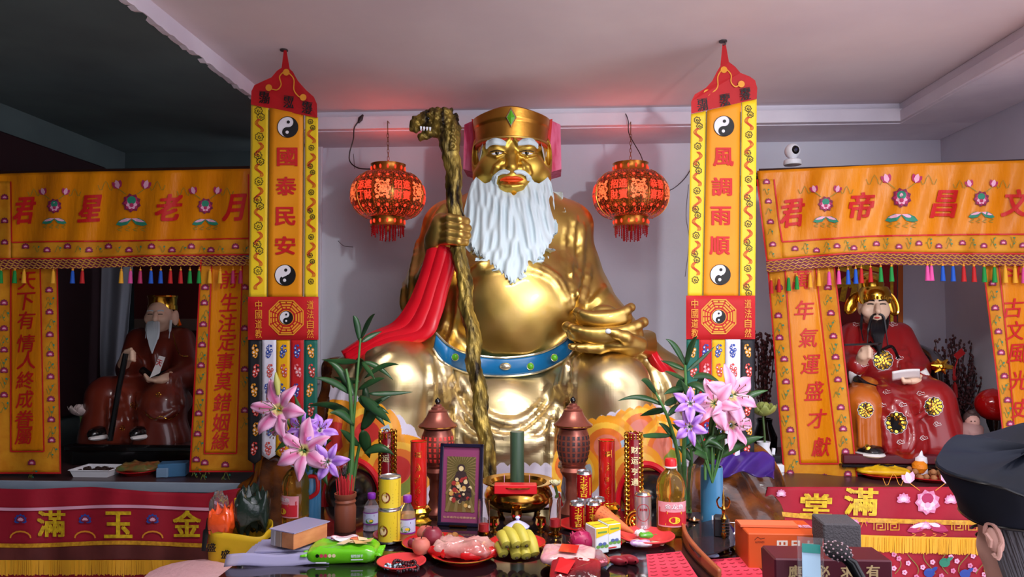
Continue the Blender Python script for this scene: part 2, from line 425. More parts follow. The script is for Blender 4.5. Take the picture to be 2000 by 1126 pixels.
# ============================================================ THE LARGE GILDED STATUE
GOLD = c8(214, 180, 98)
M_gold = mat('gilt', GOLD, .33, 1, coat=.35, col2=c8(196, 162, 84), scale=4, rough2=.48, bump=.08, bscale=7)
M_goldattr = mat('gilt_painted', GOLD, .32, 1, coat=.35, attr='metal', rough2=.46, scale=4, bump=.09, bscale=6)
M_hatgold = mat('hat_gilt', c8(200, 146, 62), .26, 1, col2=c8(178, 122, 48), scale=5, rough2=.4, bump=.12, bscale=10)
M_white = mat('white_paint', (236, 238, 244), .55)
M_beard = mat('beard_paint', (206, 222, 228), .8)
M_red = mat('red_gloss_paint', (220, 24, 40), .3, col2=(206, 14, 34), scale=6)
M_pink = mat('streaky_pink_paint', (232, 120, 160), .5, col2=(206, 44, 92), scale=9, stretch=(3, 3, .6))
M_lip = mat('lip_paint', (232, 84, 30), .35)
M_blue = mat('blue_enamel', (22, 110, 166), .3)
M_black = mat('black_gloss', (14, 14, 16), .2)
M_green = mat('green_enamel', (96, 178, 40), .2)
M_silver = mat('silver_boss', (226, 220, 196), .2, .8)
def proj(V):
    V = np.asarray(V); d = V-np.array([0, 0, CAMZ]); F = np.array(_cf); X = np.array(_cx); U = np.array(_cu)
    z = d@F; return 1000+FPX*(d@X)/z, 563-FPX*(d@U)/z
def hit(s, px, py, y0=3.0, y1=4.8, step=.006):
    ys = np.arange(y0, y1, step); d = ray(px, py); pts = np.array([[d.x*y/d.y, y, CAMZ+d.z*y/d.y] for y in ys])
    ii = np.round((pts-s.lo)/s.h).astype(int); ok = ((ii >= 0) & (ii < s.n)).all(1); val = np.full(len(ys), 9.)
    val[ok] = s.D[ii[ok, 0], ii[ok, 1], ii[ok, 2]]
    w = np.where(val < 0)[0]
    if len(w) == 0: return None
    k = w[0]
    t = 0 if k == 0 else val[k-1]/(val[k-1]-val[k]+1e-9) if val[k-1] < 1 else 1
    return Vector(pts[k]*t+pts[max(k-1, 0)]*(1-t))
C = P
ST = thing('gilded_statue', 'giant seated golden elder statue with long white beard and square hat', 'statue', tuple(P(1000, 900, 4.0).xy)+(.74,))
b = SDF((-1.12, 3.18, .68), (.80, 4.62, 2.56), .0115)
b.ell(C(1000, 600, 4.05), (.44, .37, .43)); b.ell(C(1000, 470, 4.15), (.43, .27, .34), .08)
b.cap(C(885, 440, 4.2), C(1112, 440, 4.2), .15, .14, .08)
b.cap(C(872, 445, 4.2), C(832, 590, 4.02), .14, .145, .05); b.cap(C(832, 590, 4.02), C(866, 485, 3.76), .12, .06, .04)
b.cap(C(1100, 455, 4.2), C(1146, 575, 4.08), .14, .14, .05); b.cap(C(1146, 575, 4.08), C(1238, 672, 3.74), .13, .08, .05)
b.ell(C(1000, 770, 4.2), (.62, .36, .32), .06)
b.cap(C(900, 700, 4.0), C(778, 748, 3.6), .2, .2, .06); b.cap(C(1100, 700, 4.0), C(1195, 758, 3.6), .2, .185, .06)
b.cap(C(778, 748, 3.6), C(745, 960, 3.6), .2, .25, .04); b.cap(C(1195, 758, 3.6), C(1218, 960, 3.6), .185, .225, .04)
b.ell(C(985, 850, 3.86), (.38, .24, .36), .1); b.cap(C(905, 850, 3.78), C(895, 970, 3.74), .13, .16, .1); b.cap(C(1065, 850, 3.78), C(1075, 970, 3.74), .13, .16, .1); b.box(C(985, 930, 3.80), (.7, .36, .5), .14, .12)
b.chain([C(770, 700, 3.95), C(692, 750, 3.75), C(660, 850, 3.7), C(650, 980, 3.7)], [.13, .14, .13, .15], .09)
b.chain([C(1245, 690, 3.95), C(1300, 745, 3.82), C(1322, 850, 3.75), C(1330, 980, 3.72)], [.12, .12, .12, .13], .09)
base_hit = lambda px, py: hit(b, px, py)
def ridge(pts, r, k=.025, sink=.35, sub=False):
    q = []
    for p in bez([(x, y, 0) for x, y in pts], 5):
        h_ = base_hit(p[0], p[1])
        if h_ is not None: q.append(h_+Vector((0, r*sink, 0)))
    n = len(q); rs = [r*(.45+.55*sin(PI*min(1, max(0, (i+.5)/n)))) for i in range(n)]
    b.chain(q, rs, k, sub)
for pts, r in [
    ([(872, 722), (900, 792), (955, 842), (1010, 850), (1062, 818), (1100, 738)], .03), ([(900, 742), (935, 800), (985, 826), (1038, 812), (1078, 755)], .022),
    ([(858, 735), (885, 815), (940, 872), (1000, 880), (1070, 850), (1108, 770)], .024), ([(925, 855), (985, 868), (1045, 858)], .016),
    ([(852, 690), (866, 760), (862, 860), (856, 950)], .022), ([(868, 700), (890, 800), (892, 930)], .02), ([(838, 695), (842, 770), (830, 930)], .018),
    ([(1108, 705), (1098, 790), (1102, 920)], .022), ([(1124, 700), (1122, 800), (1124, 940)], .02), ([(1090, 740), (1078, 850), (1074, 940)], .02),
    ([(760, 690), (720, 730), (700, 800), (690, 900)], .02), ([(740, 680), (690, 720), (664, 790), (655, 860)], .018), ([(1262, 700), (1284, 760), (1292, 860)], .018), ([(1275, 700), (1310, 760), (1322, 860)], .016),
    ([(1108, 440), (1104, 500), (1114, 575)], .018), ([(1122, 425), (1118, 500), (1116, 585)], .024), ([(1136, 440), (1132, 520), (1120, 600)], .02), ([(1150, 520), (1140, 580), (1122, 618)], .016), ([(1185, 560), (1160, 590), (1128, 622)], .016),
    ([(878, 560), (872, 620), (856, 668)], .02), ([(890, 560), (890, 620), (872, 672)], .016), ([(866, 530), (858, 600), (846, 660)], .016),
    ([(905, 528), (950, 517), (1000, 514), (1050, 518), (1092, 545), (1120, 600)], .013), ([(900, 540), (950, 528), (1000, 524), (1048, 528), (1085, 552), (1112, 605)], .009),
    ([(975, 500), (945, 512), (920, 526)], .012), ([(868, 400), (850, 430), (842, 470)], .014), ([(800, 480), (790, 540), (786, 600)], .014), ([(815, 470), (806, 530), (800, 590)], .012)]:
    ridge(pts, r)
for pts, r in [([(884, 735), (915, 800), (970, 836), (1020, 834), (1066, 790)], .013), ([(858, 700), (876, 780), (878, 900)], .012), ([(1114, 705), (1110, 800), (1112, 920)], .012),
               ([(1113, 440), (1110, 510), (1116, 575)], .01), ([(1129, 435), (1126, 510), (1119, 590)], .01), ([(885, 560), (880, 620), (865, 670)], .01)]:
    ridge(pts, r, .015, .0, True)
b.disp(lambda X, Y, Z: .004*np.sin(9*X+4*Z)*np.sin(11*Z+3*Y)*np.sin(7*Y+5*X)+.0018*np.sin(31*X+9*Y)*np.sin(27*Z))
b.clip(lambda X, Y, Z: .74-Z+0*X+0*Y)
PAT = [(735, 905, 150, [(1, (206, 196, 214))]), ]
def hexc(px, py, groups):
    col = np.full(len(px), -1)
    return col
def robe_col(V):
    n = len(V); out = np.tile(np.array(list(GOLD[:3])+[1.]), (n, 1))
    px, py = proj(np.stack([V[:, 0], np.full(n, 3.42), V[:, 2]], 1))
    # gold colour turns paler below the belt line
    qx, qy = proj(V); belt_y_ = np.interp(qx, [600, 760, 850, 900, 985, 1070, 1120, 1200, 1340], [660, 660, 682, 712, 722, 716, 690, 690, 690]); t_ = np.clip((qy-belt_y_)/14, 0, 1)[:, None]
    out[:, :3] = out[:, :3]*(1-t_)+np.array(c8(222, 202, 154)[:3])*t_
    a_, b_, c_ = V.T; nz = np.sin(17*a_+6*c_+3*np.sin(9*c_))*np.sin(15*c_-5*a_+2*np.sin(11*b_))+.6*np.sin(37*a_-19*c_)*np.sin(33*c_+15*b_)
    out[:, :3] *= (1+.10*nz)[:, None]; out[:, 2] *= 1+.10*nz; front = V[:, 1] < 3.95
    def paint(mask, rgb): out[mask & front] = list(c8(*rgb)[:3])+[0.]
    lav = (214, 206, 224)
    # painted cloud borders along the hem
    edge = np.interp(px, [600, 690, 745, 780, 808, 826, 836, 850], [760, 775, 792, 812, 842, 880, 940, 1100]); left = (px < 850) & (py > edge-6*np.abs(np.sin(px*.17)))
    edge2 = np.interp(px, [1070, 1085, 1110, 1150, 1200, 1260, 1300, 1360], [960, 900, 858, 826, 806, 796, 800, 830]); right = (px > 1078) & (py > edge2-6*np.abs(np.sin(px*.17)))
    mid = (px >= 850) & (px <= 1078) & (py > 924-8*np.abs(np.sin(px*.14)))
    paint(left | right | mid, lav)
    for m, cs in ((left, [(640, 860, 74), (720, 846, 66), (700, 925, 62), (775, 915, 70), (655, 960, 60)]), (right, [(1250, 842, 58), (1185, 872, 62), (1300, 880, 60), (1118, 925, 56), (1240, 930, 64)])):
        for (cx, cy, R) in cs:
            d = np.hypot(px-cx, (py-cy)*1.0); a = np.arctan2(py-cy, px-cx)
            paint(m & (d < R), (240, 158, 34)); paint(m & (d < R*.78), (246, 190, 66)); paint(m & (d < R*.6), (232, 120, 44)); paint(m & (d < R*.4), (204, 54, 50) if cx < 1000 else (226, 128, 104))
            paint(m & (d < R*.74) & (d > R*.42) & (np.abs(a-.9) < .5), (132, 150, 52)); paint(m & (d < R*.7) & (d > R*.45) & (np.abs(a+.1) < .35), (170, 190, 210))
    return out
V, Q = b.mesh()
for _ in range(2):   # finer facets where the hem is painted
    cz = V[Q].mean(1); px_, py_ = proj(cz); sel = (py_ > 745) & (cz[:, 1] < 3.95); q = Q[sel]; k0 = len(V)
    mid = [(V[q[:, i]]+V[q[:, (i+1) % 4]])/2 for i in range(4)]; cen = V[q].mean(1); m = len(q)
    V = np.concatenate([V]+mid+[cen]); I = np.arange(m); M_ = [k0+i*m+I for i in range(4)]; ce = k0+4*m+I
    Q = np.concatenate([Q[~sel]]+[np.stack([q[:, i], M_[i], ce, M_[(i-1) % 4]], 1) for i in range(4)])
_, inv, = np.unique(np.round(V/1e-5).astype(np.int64), axis=0, return_inverse=True); inv = inv.ravel()
first = np.zeros(inv.max()+1, np.int64); first[inv] = np.arange(len(V)); V = V[first]; Q = inv[Q]
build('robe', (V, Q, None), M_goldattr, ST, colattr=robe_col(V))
# belt, its studs and buckle
top = bez([(852, 650, 0), (880, 676, 0), (925, 692, 0), (985, 698, 0), (1050, 690, 0), (1092, 672, 0), (1118, 650, 0)], 8)
bot = bez([(846, 680, 0), (868, 708, 0), (915, 728, 0), (985, 734, 0), (1052, 726, 0), (1100, 704, 0), (1124, 680, 0)], 8)
n = len(top); rows = []
for i in range(n):
    r_ = []
    for j in range(5):
        x = lerp(top[i][0], bot[i][0], j/4); y = lerp(top[i][1], bot[i][1], j/4); h_ = base_hit(x, y) or P(x, y, 3.8); r_.append(h_.y)
    rows.append(min(r_)-.012)
rows = np.convolve(np.pad(rows, 3, mode='edge'), np.ones(7)/7, 'valid')
mb = MB(); mb.grid(lambda u, v: P(lerp(top[round(u*(n-1))][0], bot[round(u*(n-1))][0], v), lerp(top[round(u*(n-1))][1], bot[round(u*(n-1))][1], v), rows[round(u*(n-1))]-.012*sin(PI*v)), n-1, 6)
belt = build('belt', mb, M_blue, ST, solid=.03)
for e in (top, bot):
    mb = MB(); mb.tube([P(p[0], p[1], rows[i]-.004) for i, p in enumerate(e)], .006, 6); build('belt_edge', mb, M_silver, belt)
def belt_y(x): return float(np.interp(x, [p[0] for p in top], rows))-.012
for x, y in ((889, 697), (1036, 715), (1083, 698)):
    mb = MB(); mb.ell(P(x, y, belt_y(x)), (.018, .014, .018), 14); mb.tube([P(x+6.5*cos(a), y+6.5*sin(a), belt_y(x)-.002) for a in np.linspace(0, 2*PI, 14)[:-1]], .003, 5, 1, True); build('stud', mb, [M_green, M_silver], belt)
mb = MB(); mb.ell(P(987, 715, belt_y(987)), (.032, .018, .02), 18); build('buckle', mb, M_silver, belt)
# head
h = SDF(tuple(np.array(C(915, 400, 4.2))*[1, 0, 1]+[0, 3.88, 0]), tuple(np.array(C(1086, 225, 4.2))*[1, 0, 1]+[0, 4.5, 0]), .0048)
h.ell(C(999, 300, 4.2), (.2, .21, .27)); h.ell(C(999, 340, 4.13), (.175, .15, .12), .05)
h.ell(C(958, 326, 4.07), (.07, .06, .075), .04); h.ell(C(1040, 326, 4.07), (.07, .06, .075), .04)
h.ell(C(940, 345, 4.12), (.05, .06, .06), .03); h.ell(C(1060, 345, 4.12), (.05, .06, .06), .03)
h.chain([C(1000, 290, 4.012), C(1000, 305, 3.99), C(1000, 326, 3.962)], [.02, .024, .032], .02)
h.ell(C(984, 330, 3.985), (.026, .026, .02), .012); h.ell(C(1016, 330, 3.985), (.026, .026, .02), .012)
for sx in (-1, 1):
    X = lambda d: 1000+sx*d
    h.chain([C(X(14), 284, 3.998), C(X(32), 280, 4.0), C(X(54), 290, 4.05)], [.016, .02, .014], .02)
    h.chain([C(X(10), 278, 3.992), C(X(5), 272, 3.99)], [.012, .008], .012)
    h.ell(C(X(29), 296, 4.02), (.052, .034, .034), .012)
    h.chain([C(X(14), 300, 3.992), C(X(30), 306, 3.99), C(X(48), 302, 4.02)], [.006, .009, .005], .008)
    h.chain([C(X(20), 316, 3.985), C(X(30), 326, 3.985), C(X(36), 338, 4.0)], [.012, .016, .012], .015)
    h.chain([C(X(13), 297.3, 3.978), C(X(29), 294.6, 3.972), C(X(45), 297.5, 4.0)], [.006, .009, .006], .006)
    h.ell(C(X(29), 298.6, 3.972), (.036, .016, .0085), .003, sub=True)
    h.ell(C(X(69), 312, 4.2), (.03, .06, .13), .015); h.ell(C(X(71), 300, 4.16), (.016, .05, .07), .012, sub=True)
    h.ell(C(X(66), 340, 4.16), (.026, .03, .04), .015)
h.ell(C(1000, 352, 4.0), (.1, .05, .055), .03); h.ell(C(1000, 367, 3.985), (.072, .055, .032), .02)
h.chain([C(978, 361, 3.945), C(1000, 364, 3.935), C(1022, 361, 3.945)], .007, .01)
head = sdf_obj('head', h, mat('face_gilt', c8(214, 176, 78), .38, 1, col2=c8(216, 180, 84), scale=6, rough2=.5), ST)
for sx in (-1, 1):
    x = 1000+sx*29; p = hit(h, x, 298.6, step=.003); mb = MB(); mb.ell(p+Vector((0, .006, 0)), (.034, .013, .0115), 16); e = build('eye', mb, M_white, head)
    mb = MB(); mb.ell(p+Vector((0, -.004, 0)), (.0125, .006, .0105), 12); build('iris', mb, M_black, e)
    mb = MB(); mb.ell(p+Vector((.004, -.0095, .004)), (.0022, .0015, .0022), 8); mb.tube([hit(h, x+d, 298.6-4.2*cos(d/16*1.4)-.4, step=.003)+Vector((0, -.002, 0)) for d in range(-14, 15, 2)], .0026, 5, 1); build('lash_and_glint', mb, [M_white, M_black], e)  # white speck is a catchlight put on the iris as colour
    # eyebrow
    pts = [(12, 281), (22, 277.5), (34, 276), (44, 279), (50, 285)]; mb = MB()
    for k in range(9):
        o = (k-4)*.9; q = [hit(h, 1000+sx*d, y+o*(1.3 if i else .5)+RNG.normal(0, .4), step=.003) for i, (d, y) in enumerate(pts)]
        mb.tube(bez([p_+Vector((0, -.004, 0)) for p_ in q if p_ is not None], 4), .006, 6)
    build('eyebrow', mb, M_beard, head)
    mb = MB(); poly = [(66-3, 274), (56, 272), (58, 290), (64, 316), (68, 300)]
    q = [hit(h, 1000+sx*d, y, step=.003) or P(1000+sx*d, y, 4.15) for d, y in poly]; qm = sum(q, Vector())/5; vs = [p_+Vector((0, -.008, 0)) for p_ in q]+[p_+Vector((0, .03, 0)) for p_ in q]
    mb.add(vs, [[0, 1, 2, 3, 4], [9, 8, 7, 6, 5]]+[[i, (i+1) % 5, 5+(i+1) % 5, 5+i] for i in range(5)]); build('sideburn', mb, M_beard, head)
def lip(y0, y1, dz):
    mb = MB()
    def f(u, v):
        px = lerp(977, 1023, u); t = sin(PI*u)**.6; cup = 1.2*math.exp(-((px-1000)/4)**2)*(dz > 0)
        py = lerp(y0+(1-t)*(351-y0)+cup, y1+(1-t)*(351-y1), v); p = hit(h, px, py, step=.003)
        return p+Vector((0, -.012*t*sin(PI*min(max(v, .05), .95))-.003, 0))
    mb.grid(f, 24, 8); return build('lip', mb, M_lip, head, solid=.012)
lip(343, 350.5, 1); lip(350.5, 356, 0)
# moustache and beard
mb = MB()
for sx in (-1, 1):
    for k in range(16):
        o = k*.75; pts = [(4+k*.25, 336+o*.25), (14+o*.3, 333.5+o*.45), (25+o*.25, 337+o*.5), (31-o*.1+3*(k % 3), 348), (33-k*.15+2*(k % 3), 362)]
        q = []
        for d, y in pts:
            p = hit(h, 1000+sx*d, y+RNG.normal(0, .5), step=.003); q.append((p or P(1000+sx*d, y, 4.0))+Vector((0, -.010-.006*sin(k), 0)))
        mb.tube(bez(q, 4), [.003]+[.0062]*(len(bez(q, 4))-2)+[.004], 6)
build('moustache', mb, M_beard, head)
TP = ([900, 908, 914, 921, 930, 938, 947, 956, 963, 969, 973, 977, 981, 988, 1000, 1012, 1019, 1023, 1027, 1031, 1037, 1044, 1053, 1062, 1070, 1077, 1081, 1085, 1090], [432, 402, 378, 357, 345, 352, 358, 355, 347, 340, 342, 356, 366, 372, 373, 372, 366, 356, 342, 340, 347, 355, 358, 352, 345, 357, 378, 402, 432])
BT = ([900, 908, 916, 926, 940, 956, 972, 988, 1003, 1018, 1030, 1046, 1062, 1072, 1080, 1085, 1090], [432, 452, 470, 484, 497, 510, 523, 537, 550, 536, 523, 508, 494, 480, 462, 446, 432])
NB = 260; jag = RNG.normal(0, 1, NB+1); fr = [(RNG.uniform(.25, .9), RNG.uniform(0, 6.3), RNG.uniform(.008, .03), RNG.uniform(0, 6.3)) for _ in range(7)]
def beard(u, v):
    px = lerp(906, 1083.5, u); i = round(u*NB)
    t, bo = np.interp(px, *TP), np.interp(px, *BT); bo += (3.5*math.sin(px*.9)+jag[i]*1.2)*min(1, max(0, bo-t-6)/40)
    py = lerp(t, bo, v); e = (px-994)/93
    y = interp(py, [335, 360, 400, 450, 500, 552], [4.03, 3.985, 3.89, 3.79, 3.715, 3.67])+.14*(1-math.sqrt(max(0, 1-e*e)))
    if abs(px-1000) < 24 and py < 385: y += .05*(1-(py-366)/20 if py > 366 else 1)*(1-abs(px-1000)/24)
    d = 0
    for (f, ph, wf, wp) in fr: d += math.sin((px*f+5*math.sin(py*wf+wp)+(px-995)*(-.0022)*(py-360)*f)+ph)
    d = abs(d/3.2)**.8*(1 if d > 0 else -1)
    return P(px, py, y-.0125*d*min(1, v*6+.2)+.05*max(0, 1-v*14)*0)
mb = MB(); mb.grid(beard, NB, 110); build('beard', mb, M_beard, ST, solid=.07)
# hat
hc = C(999, 260, 4.2); hat_z = 2.696; mb = MB()
def ring(prof, m, mb):
    def f(u, v):
        a = 2*PI*u-PI/2; r, z = prof(v, a); return (hc.x+.212*r*cos(a), 4.2+.21*r*sin(a), hat_z+z)
    mb.grid(f, 72, 22, cu=True, m=m)
def hp(v, a):
    pk = .022*math.exp(-((a+PI/2)/.55)**2) if a < PI else 0
    pk = .024*max(0, -sin(a))**6
    z = v*.152+pk*max(0, (v-.3)/.7); r = 1.0+.06*v
    if v > .60: r += .022
    if v > .97: r -= .05
    return r, z
ring(hp, 0, mb)
mb.grid(lambda u, v: (hc.x+.212*1.04*(1-v)*cos(2*PI*u), 4.2+.21*1.04*(1-v)*sin(2*PI*u), hat_z+.150+.02*v), 48, 4, cu=True)
hat = build('hat', mb, M_hatgold, ST, ang=35)
mb = MB(); mb.tube([(hc.x+.214*cos(a), 4.2+.212*sin(a), hat_z) for a in np.linspace(0, 2*PI, 60)[:-1]], .008, 6, closed=True); build('hat_rim', mb, M_gold, hat)
mb = MB(); mb.tube([(hc.x+.205*cos(a), 4.2+.203*sin(a), hat_z-.014) for a in np.linspace(0, 2*PI, 60)[:-1]], .011, 6, closed=True); build('hat_lining', mb, mat('hat_lining_red', (196, 60, 20), .5), hat)
yj = 4.2-.21*1.09-.004
mb = MB(); d0 = [(0, -17), (9, 0), (0, 17), (-9, 0)]
mb.prism([(998+x*1.25, 229+y*1.18) for x, y in d0], 0, 0, lambda x, y, o: P(x, y, yj), 0); mb.v[-1][4:] = [P(998+x*.95, 229+y*.95, yj-.014) for x, y in d0]
build('jewel_mount', mb, M_silver, hat, smooth=False)
mb = MB(); vs = [P(998+x*.9, 229+y*.9, yj-.014) for x, y in d0]+[P(998, 229, yj-.026)]; mb.add(vs, [[0, 1, 4], [1, 2, 4], [2, 3, 4], [3, 0, 4]]); build('jewel', mb, M_green, hat, smooth=False)
for sx in (-1, 1):
    Xf = lambda x: x if sx < 0 else 1999-x
    mb = MB(); mb.prism([(Xf(x), y) for x, y in [(904, 237), (921, 229), (930, 290), (923, 331), (902, 325)]], 0, .22, lambda x, y, o: P(x, y, 4.2)+Vector((0, o+.07, 0)))
    build('hat_flap', mb, M_pink, hat, smooth=False)
    mb = MB(); mb.prism([(Xf(x), y) for x, y in [(920, 229), (928, 231), (937, 268), (933, 284), (926, 288)]], 0, .1, lambda x, y, o: P(x, y, 4.17)+Vector((0, o+.03, 0)))
    build('hat_flap_edge', mb, mat('flap_red', (206, 40, 34), .5), hat, smooth=False)
# hands
def staff_px(py): return interp(py, [215, 250, 300, 350, 400, 430, 480, 540, 600, 660, 720, 780, 840, 925], [868, 876, 881, 884, 888, 892, 898, 904, 912, 922, 930, 938, 944, 955])
def staff_y(py): return interp(py, [215, 450, 925], [3.66, 3.62, 3.32])
g = SDF(tuple(np.array(C(828, 505, 3.7))*[1, 0, 1]+[0, 3.48, 0]), tuple(np.array(C(930, 405, 3.7))*[1, 0, 1]+[0, 3.9, 0]), .0042)
g.ell(C(860, 452, 3.69), (.058, .085, .095)); g.ell(C(868, 440, 3.655), (.05, .05, .06), .03); g.cap(C(856, 470, 3.72), C(848, 494, 3.8), .075, .07, .04)
for i, y in enumerate((430, 444, 458, 471)):
    l = (-1, 2, 1, -3)[i]
    g.chain([C(862, y+1, 3.645), C(878, y-5+i, 3.568), C(898+l, y-2+i, 3.556), C(912+l, y+2, 3.592), C(914+l, y+4, 3.63)], [.024, .0225, .021, .019, .015], .008)
g.chain([C(862, 432, 3.70), C(884, 424, 3.69), C(903, 424, 3.668)], [.03, .024, .018], .015)
gh = sdf_obj('hand', g, M_gold, ST)
g2 = SDF(tuple(np.array(C(1105, 705, 3.55))*[1, 0, 1]+[0, 3.3, 0]), tuple(np.array(C(1290, 630, 3.55))*[1, 0, 1]+[0, 3.86, 0]), .0045)
g2.ell(C(1212, 674, 3.55), (.11, .10, .034)); g2.cap(C(1230, 674, 3.56), C(1262, 672, 3.76), .055, .075, .04)
for i in range(4):
    l = (0, -6, -4, 8)[i]
    g2.chain([C(1195, 674, 3.60-.038*i+.03), C(1164+l, 677+i, 3.60-.04*i+.03), C(1140+l, 676+i, 3.585-.036*i+.03), C(1121+l, 675+i, 3.57-.033*i+.03)], [.028, .027, .024, .016], .008)
g2.chain([C(1248, 672, 3.53), C(1222, 658, 3.445), C(1203, 651, 3.425), C(1188, 646.5, 3.415)], [.042, .028, .022, .015], .02)
hd = sdf_obj('hand', g2, M_gold, ST)
mb = MB(); mb.ell(C(1188, 646.5, 3.402), (.015, .007, .012), 14); build('thumbnail', mb, mat('nail', (200, 205, 212), .4), hd)
# red sleeve linings
Lc = bez([(846, 462, 3.70), (838, 490, 3.72), (824, 540, 3.74), (804, 592, 3.75), (772, 636, 3.74), (724, 660, 3.72), (672, 694, 3.70)], 8)
Rc = bez([(886, 492, 3.66), (882, 520, 3.66), (868, 570, 3.67), (856, 620, 3.66), (838, 658, 3.64), (762, 674, 3.645), (686, 706, 3.66)], 8); n = len(Lc)
def rib(L_, R_, f=3, amp=.008):
    k = len(L_)-1
    return lambda u, v: P(lerp(L_[round(u*k)][0], R_[round(u*k)][0], v), lerp(L_[round(u*k)][1], R_[round(u*k)][1], v), lerp(L_[round(u*k)][2], R_[round(u*k)][2], v)+amp*math.sin(v*2*PI*f+2*u)-.02*sin(PI*v))
mb = MB(); mb.grid(rib(Lc, Rc), n-1, 30); build('sleeve_lining', mb, M_red, ST, solid=.03)
for v0 in (.3, .52, .74):
    mb = MB(); f = rib(Lc, Rc); mb.tube([f(u, v0+.03*sin(5*u))+Vector((0, -.002, 0)) for u in np.linspace(.12, .9, 30)], .003, 5); build('sleeve_crease', mb, mat('crease', (232, 90, 104), .3), ST)
L2 = bez([(1250, 655, 3.80), (1262, 690, 3.72), (1284, 738, 3.71), (1300, 752, 3.72)], 8); R2 = bez([(1274, 660, 3.78), (1288, 694, 3.70), (1322, 728, 3.70), (1334, 742, 3.71)], 8)
mb = MB(); mb.grid(rib(L2, R2, 1.5, .006), len(L2)-1, 12); build('sleeve_lining', mb, M_red, ST, solid=.03)
# boots
for (x, y) in ((690, 955), (1262, 962)):
    s = SDF(tuple(np.array(C(x-75, y+60, 3.4))*[1, 0, 1]+[0, 3.12, 0]), tuple(np.array(C(x+75, y-70, 3.4))*[1, 0, 1]+[0, 3.65, 0]), .009)
    s.ell(C(x, y, 3.36), (.12, .19, .115)); s.clip(lambda X, Y, Z: .765-Z+0*X+0*Y); bt = sdf_obj('boot', s, M_black, ST)
    mb = MB(); mb.tube([P(x+56*cos(a), y+28-84*sin(a), 3.33) for a in np.linspace(-.1, PI+.1, 24)], .016, 8); build('boot_trim', mb, M_red, bt)
    mb = MB(); c = C(x, y, 3.34); mb.ell((c.x, 3.34, .76), (.14, .2, .03), 24); build('sole', mb, M_white, bt)
# gold ingots resting on the open palm
def ingot(label, cx, cy, w, hgt, Y, tilt):
    a = m_px(w, Y)/2; H = m_px(hgt, Y); bb = a*.42; c = P(cx, cy, Y); s = SDF(c-Vector((a*1.3, a, H*.4)), c+Vector((a*1.3, a, H*1.7)), .0042)
    zc = lambda t: H*(.50+.34*abs(t)**2.4); A = Vector((-tilt*0, 0, 0))
    for sy in (-1, 1, 0): s.chain([c+Vector((t*a*.88, sy*bb*.8*math.sqrt(max(0, 1-t*t)), zc(t)+t*a*-tilt)) for t in np.linspace(-1, 1, 13)], [H*(.16+.06*(1-abs(t))) for t in np.linspace(-1, 1, 13)], .018)
    for sy in (-1, 1, 0): s.chain([c+Vector((t*a*.74, sy*bb*.62*math.sqrt(max(0, 1-t*t)), H*(.30+.12*t*t))) for t in np.linspace(-1, 1, 11)], [H*(.20+.10*(1-abs(t))) for t in np.linspace(-1, 1, 11)], .02)
    s.ell(c+Vector((0, 0, H*.34)), (a*.72, bb*1.0, H*.36), .03); s.ell(c+Vector((0, 0, H*.72)), (a*.42, bb*.66, H*.36), .008)
    o = sdf_obj('gold_ingot', s, M_gold); return tag(o, label, 'ingot', 'gold ingots on the statue palm')
ingot('lower, wider gold boat ingot resting in the golden statue palm', 1182, 672, 168, 46, 3.57, math.radians(-3))
ingot('upper, narrower gold boat ingot stacked on the lower ingot', 1180, 638, 118, 40, 3.57, math.radians(-4))
# dragon-headed staff
M_bark = mat('gilt_bark', c8(164, 138, 62), .42, .6, col2=c8(26, 18, 10), scale=22, stretch=(1, 1, .22), bump=.8, bscale=30)
sh = bpy.data.objects.new('dragon_staff', None); COL.objects.link(sh); fz = P(955, 925, 3.32); sh.location = fz; ORG['dragon_staff'] = tuple(fz)
tag(sh, 'tall gnarled bark staff with dragon head top gripped by the statue', 'staff')
mb = MB(); pys = np.linspace(262, 930, 130)
def knot(u, v):
    py = pys[round(v*129)]; a = 2*PI*u; c = P(staff_px(py)+2.5*sin(py*.06)+1.5*sin(py*.023), py, staff_y(py))
    r = m_px(interp(py, [262, 300, 400, 600, 930], [21, 17, 15, 14.5, 15.5]), staff_y(py))*(1+.10*sin(3*a+py*.05)+.07*sin(5*a-py*.11)+.05*sin(py*.35+2*a))
    return c+Vector((r*cos(a), r*sin(a), 0))
mb.grid(knot, 28, 129, cu=True, flip=True); build('shaft', mb, M_bark, sh)
s = SDF(tuple(np.array(C(795, 300, 3.66))*[1, 0, 1]+[0, 3.5, 0]), tuple(np.array(C(915, 200, 3.66))*[1, 0, 1]+[0, 3.82, 0]), .0046)
Y0 = 3.66
s.chain([C(879, 290, Y0), C(876, 255, Y0), C(864, 236, Y0)], [.05, .062, .055]); s.chain([C(868, 236, Y0), C(850, 228, Y0), C(832, 233, Y0), C(812, 243, Y0)], [.052, .045, .038, .032], .02)
s.chain([C(814, 236, Y0), C(808, 250, Y0)], [.028, .022], .01); s.chain([C(864, 252, Y0), C(842, 258, Y0), C(822, 268, Y0)], [.04, .026, .02], .015)
s.chain([C(808, 252, Y0), C(818, 254, Y0)], [.016, .012], .006)
s.chain([C(855, 226, Y0-.03), C(868, 218, Y0-.03), C(882, 216, Y0)], [.022, .02, .012], .012); s.ell(C(838, 224, Y0-.035), (.02, .014, .012), .01); s.ell(C(812, 234, Y0-.02), (.014, .012, .012), .008)
for k in range(6): s.chain([C(890+3*sin(k), 225+12*k, Y0+.02*cos(k*2)), C(884, 245+12*k, Y0-.05)], [.014, .02], .012)
s.disp(lambda X, Y, Z: .004*np.sin(140*X+60*Z)*np.sin(90*Z-50*X)+.003*np.sin(210*Z+90*Y)*np.sin(170*X))
dh = sdf_obj('dragon_head', s, M_bark, sh)
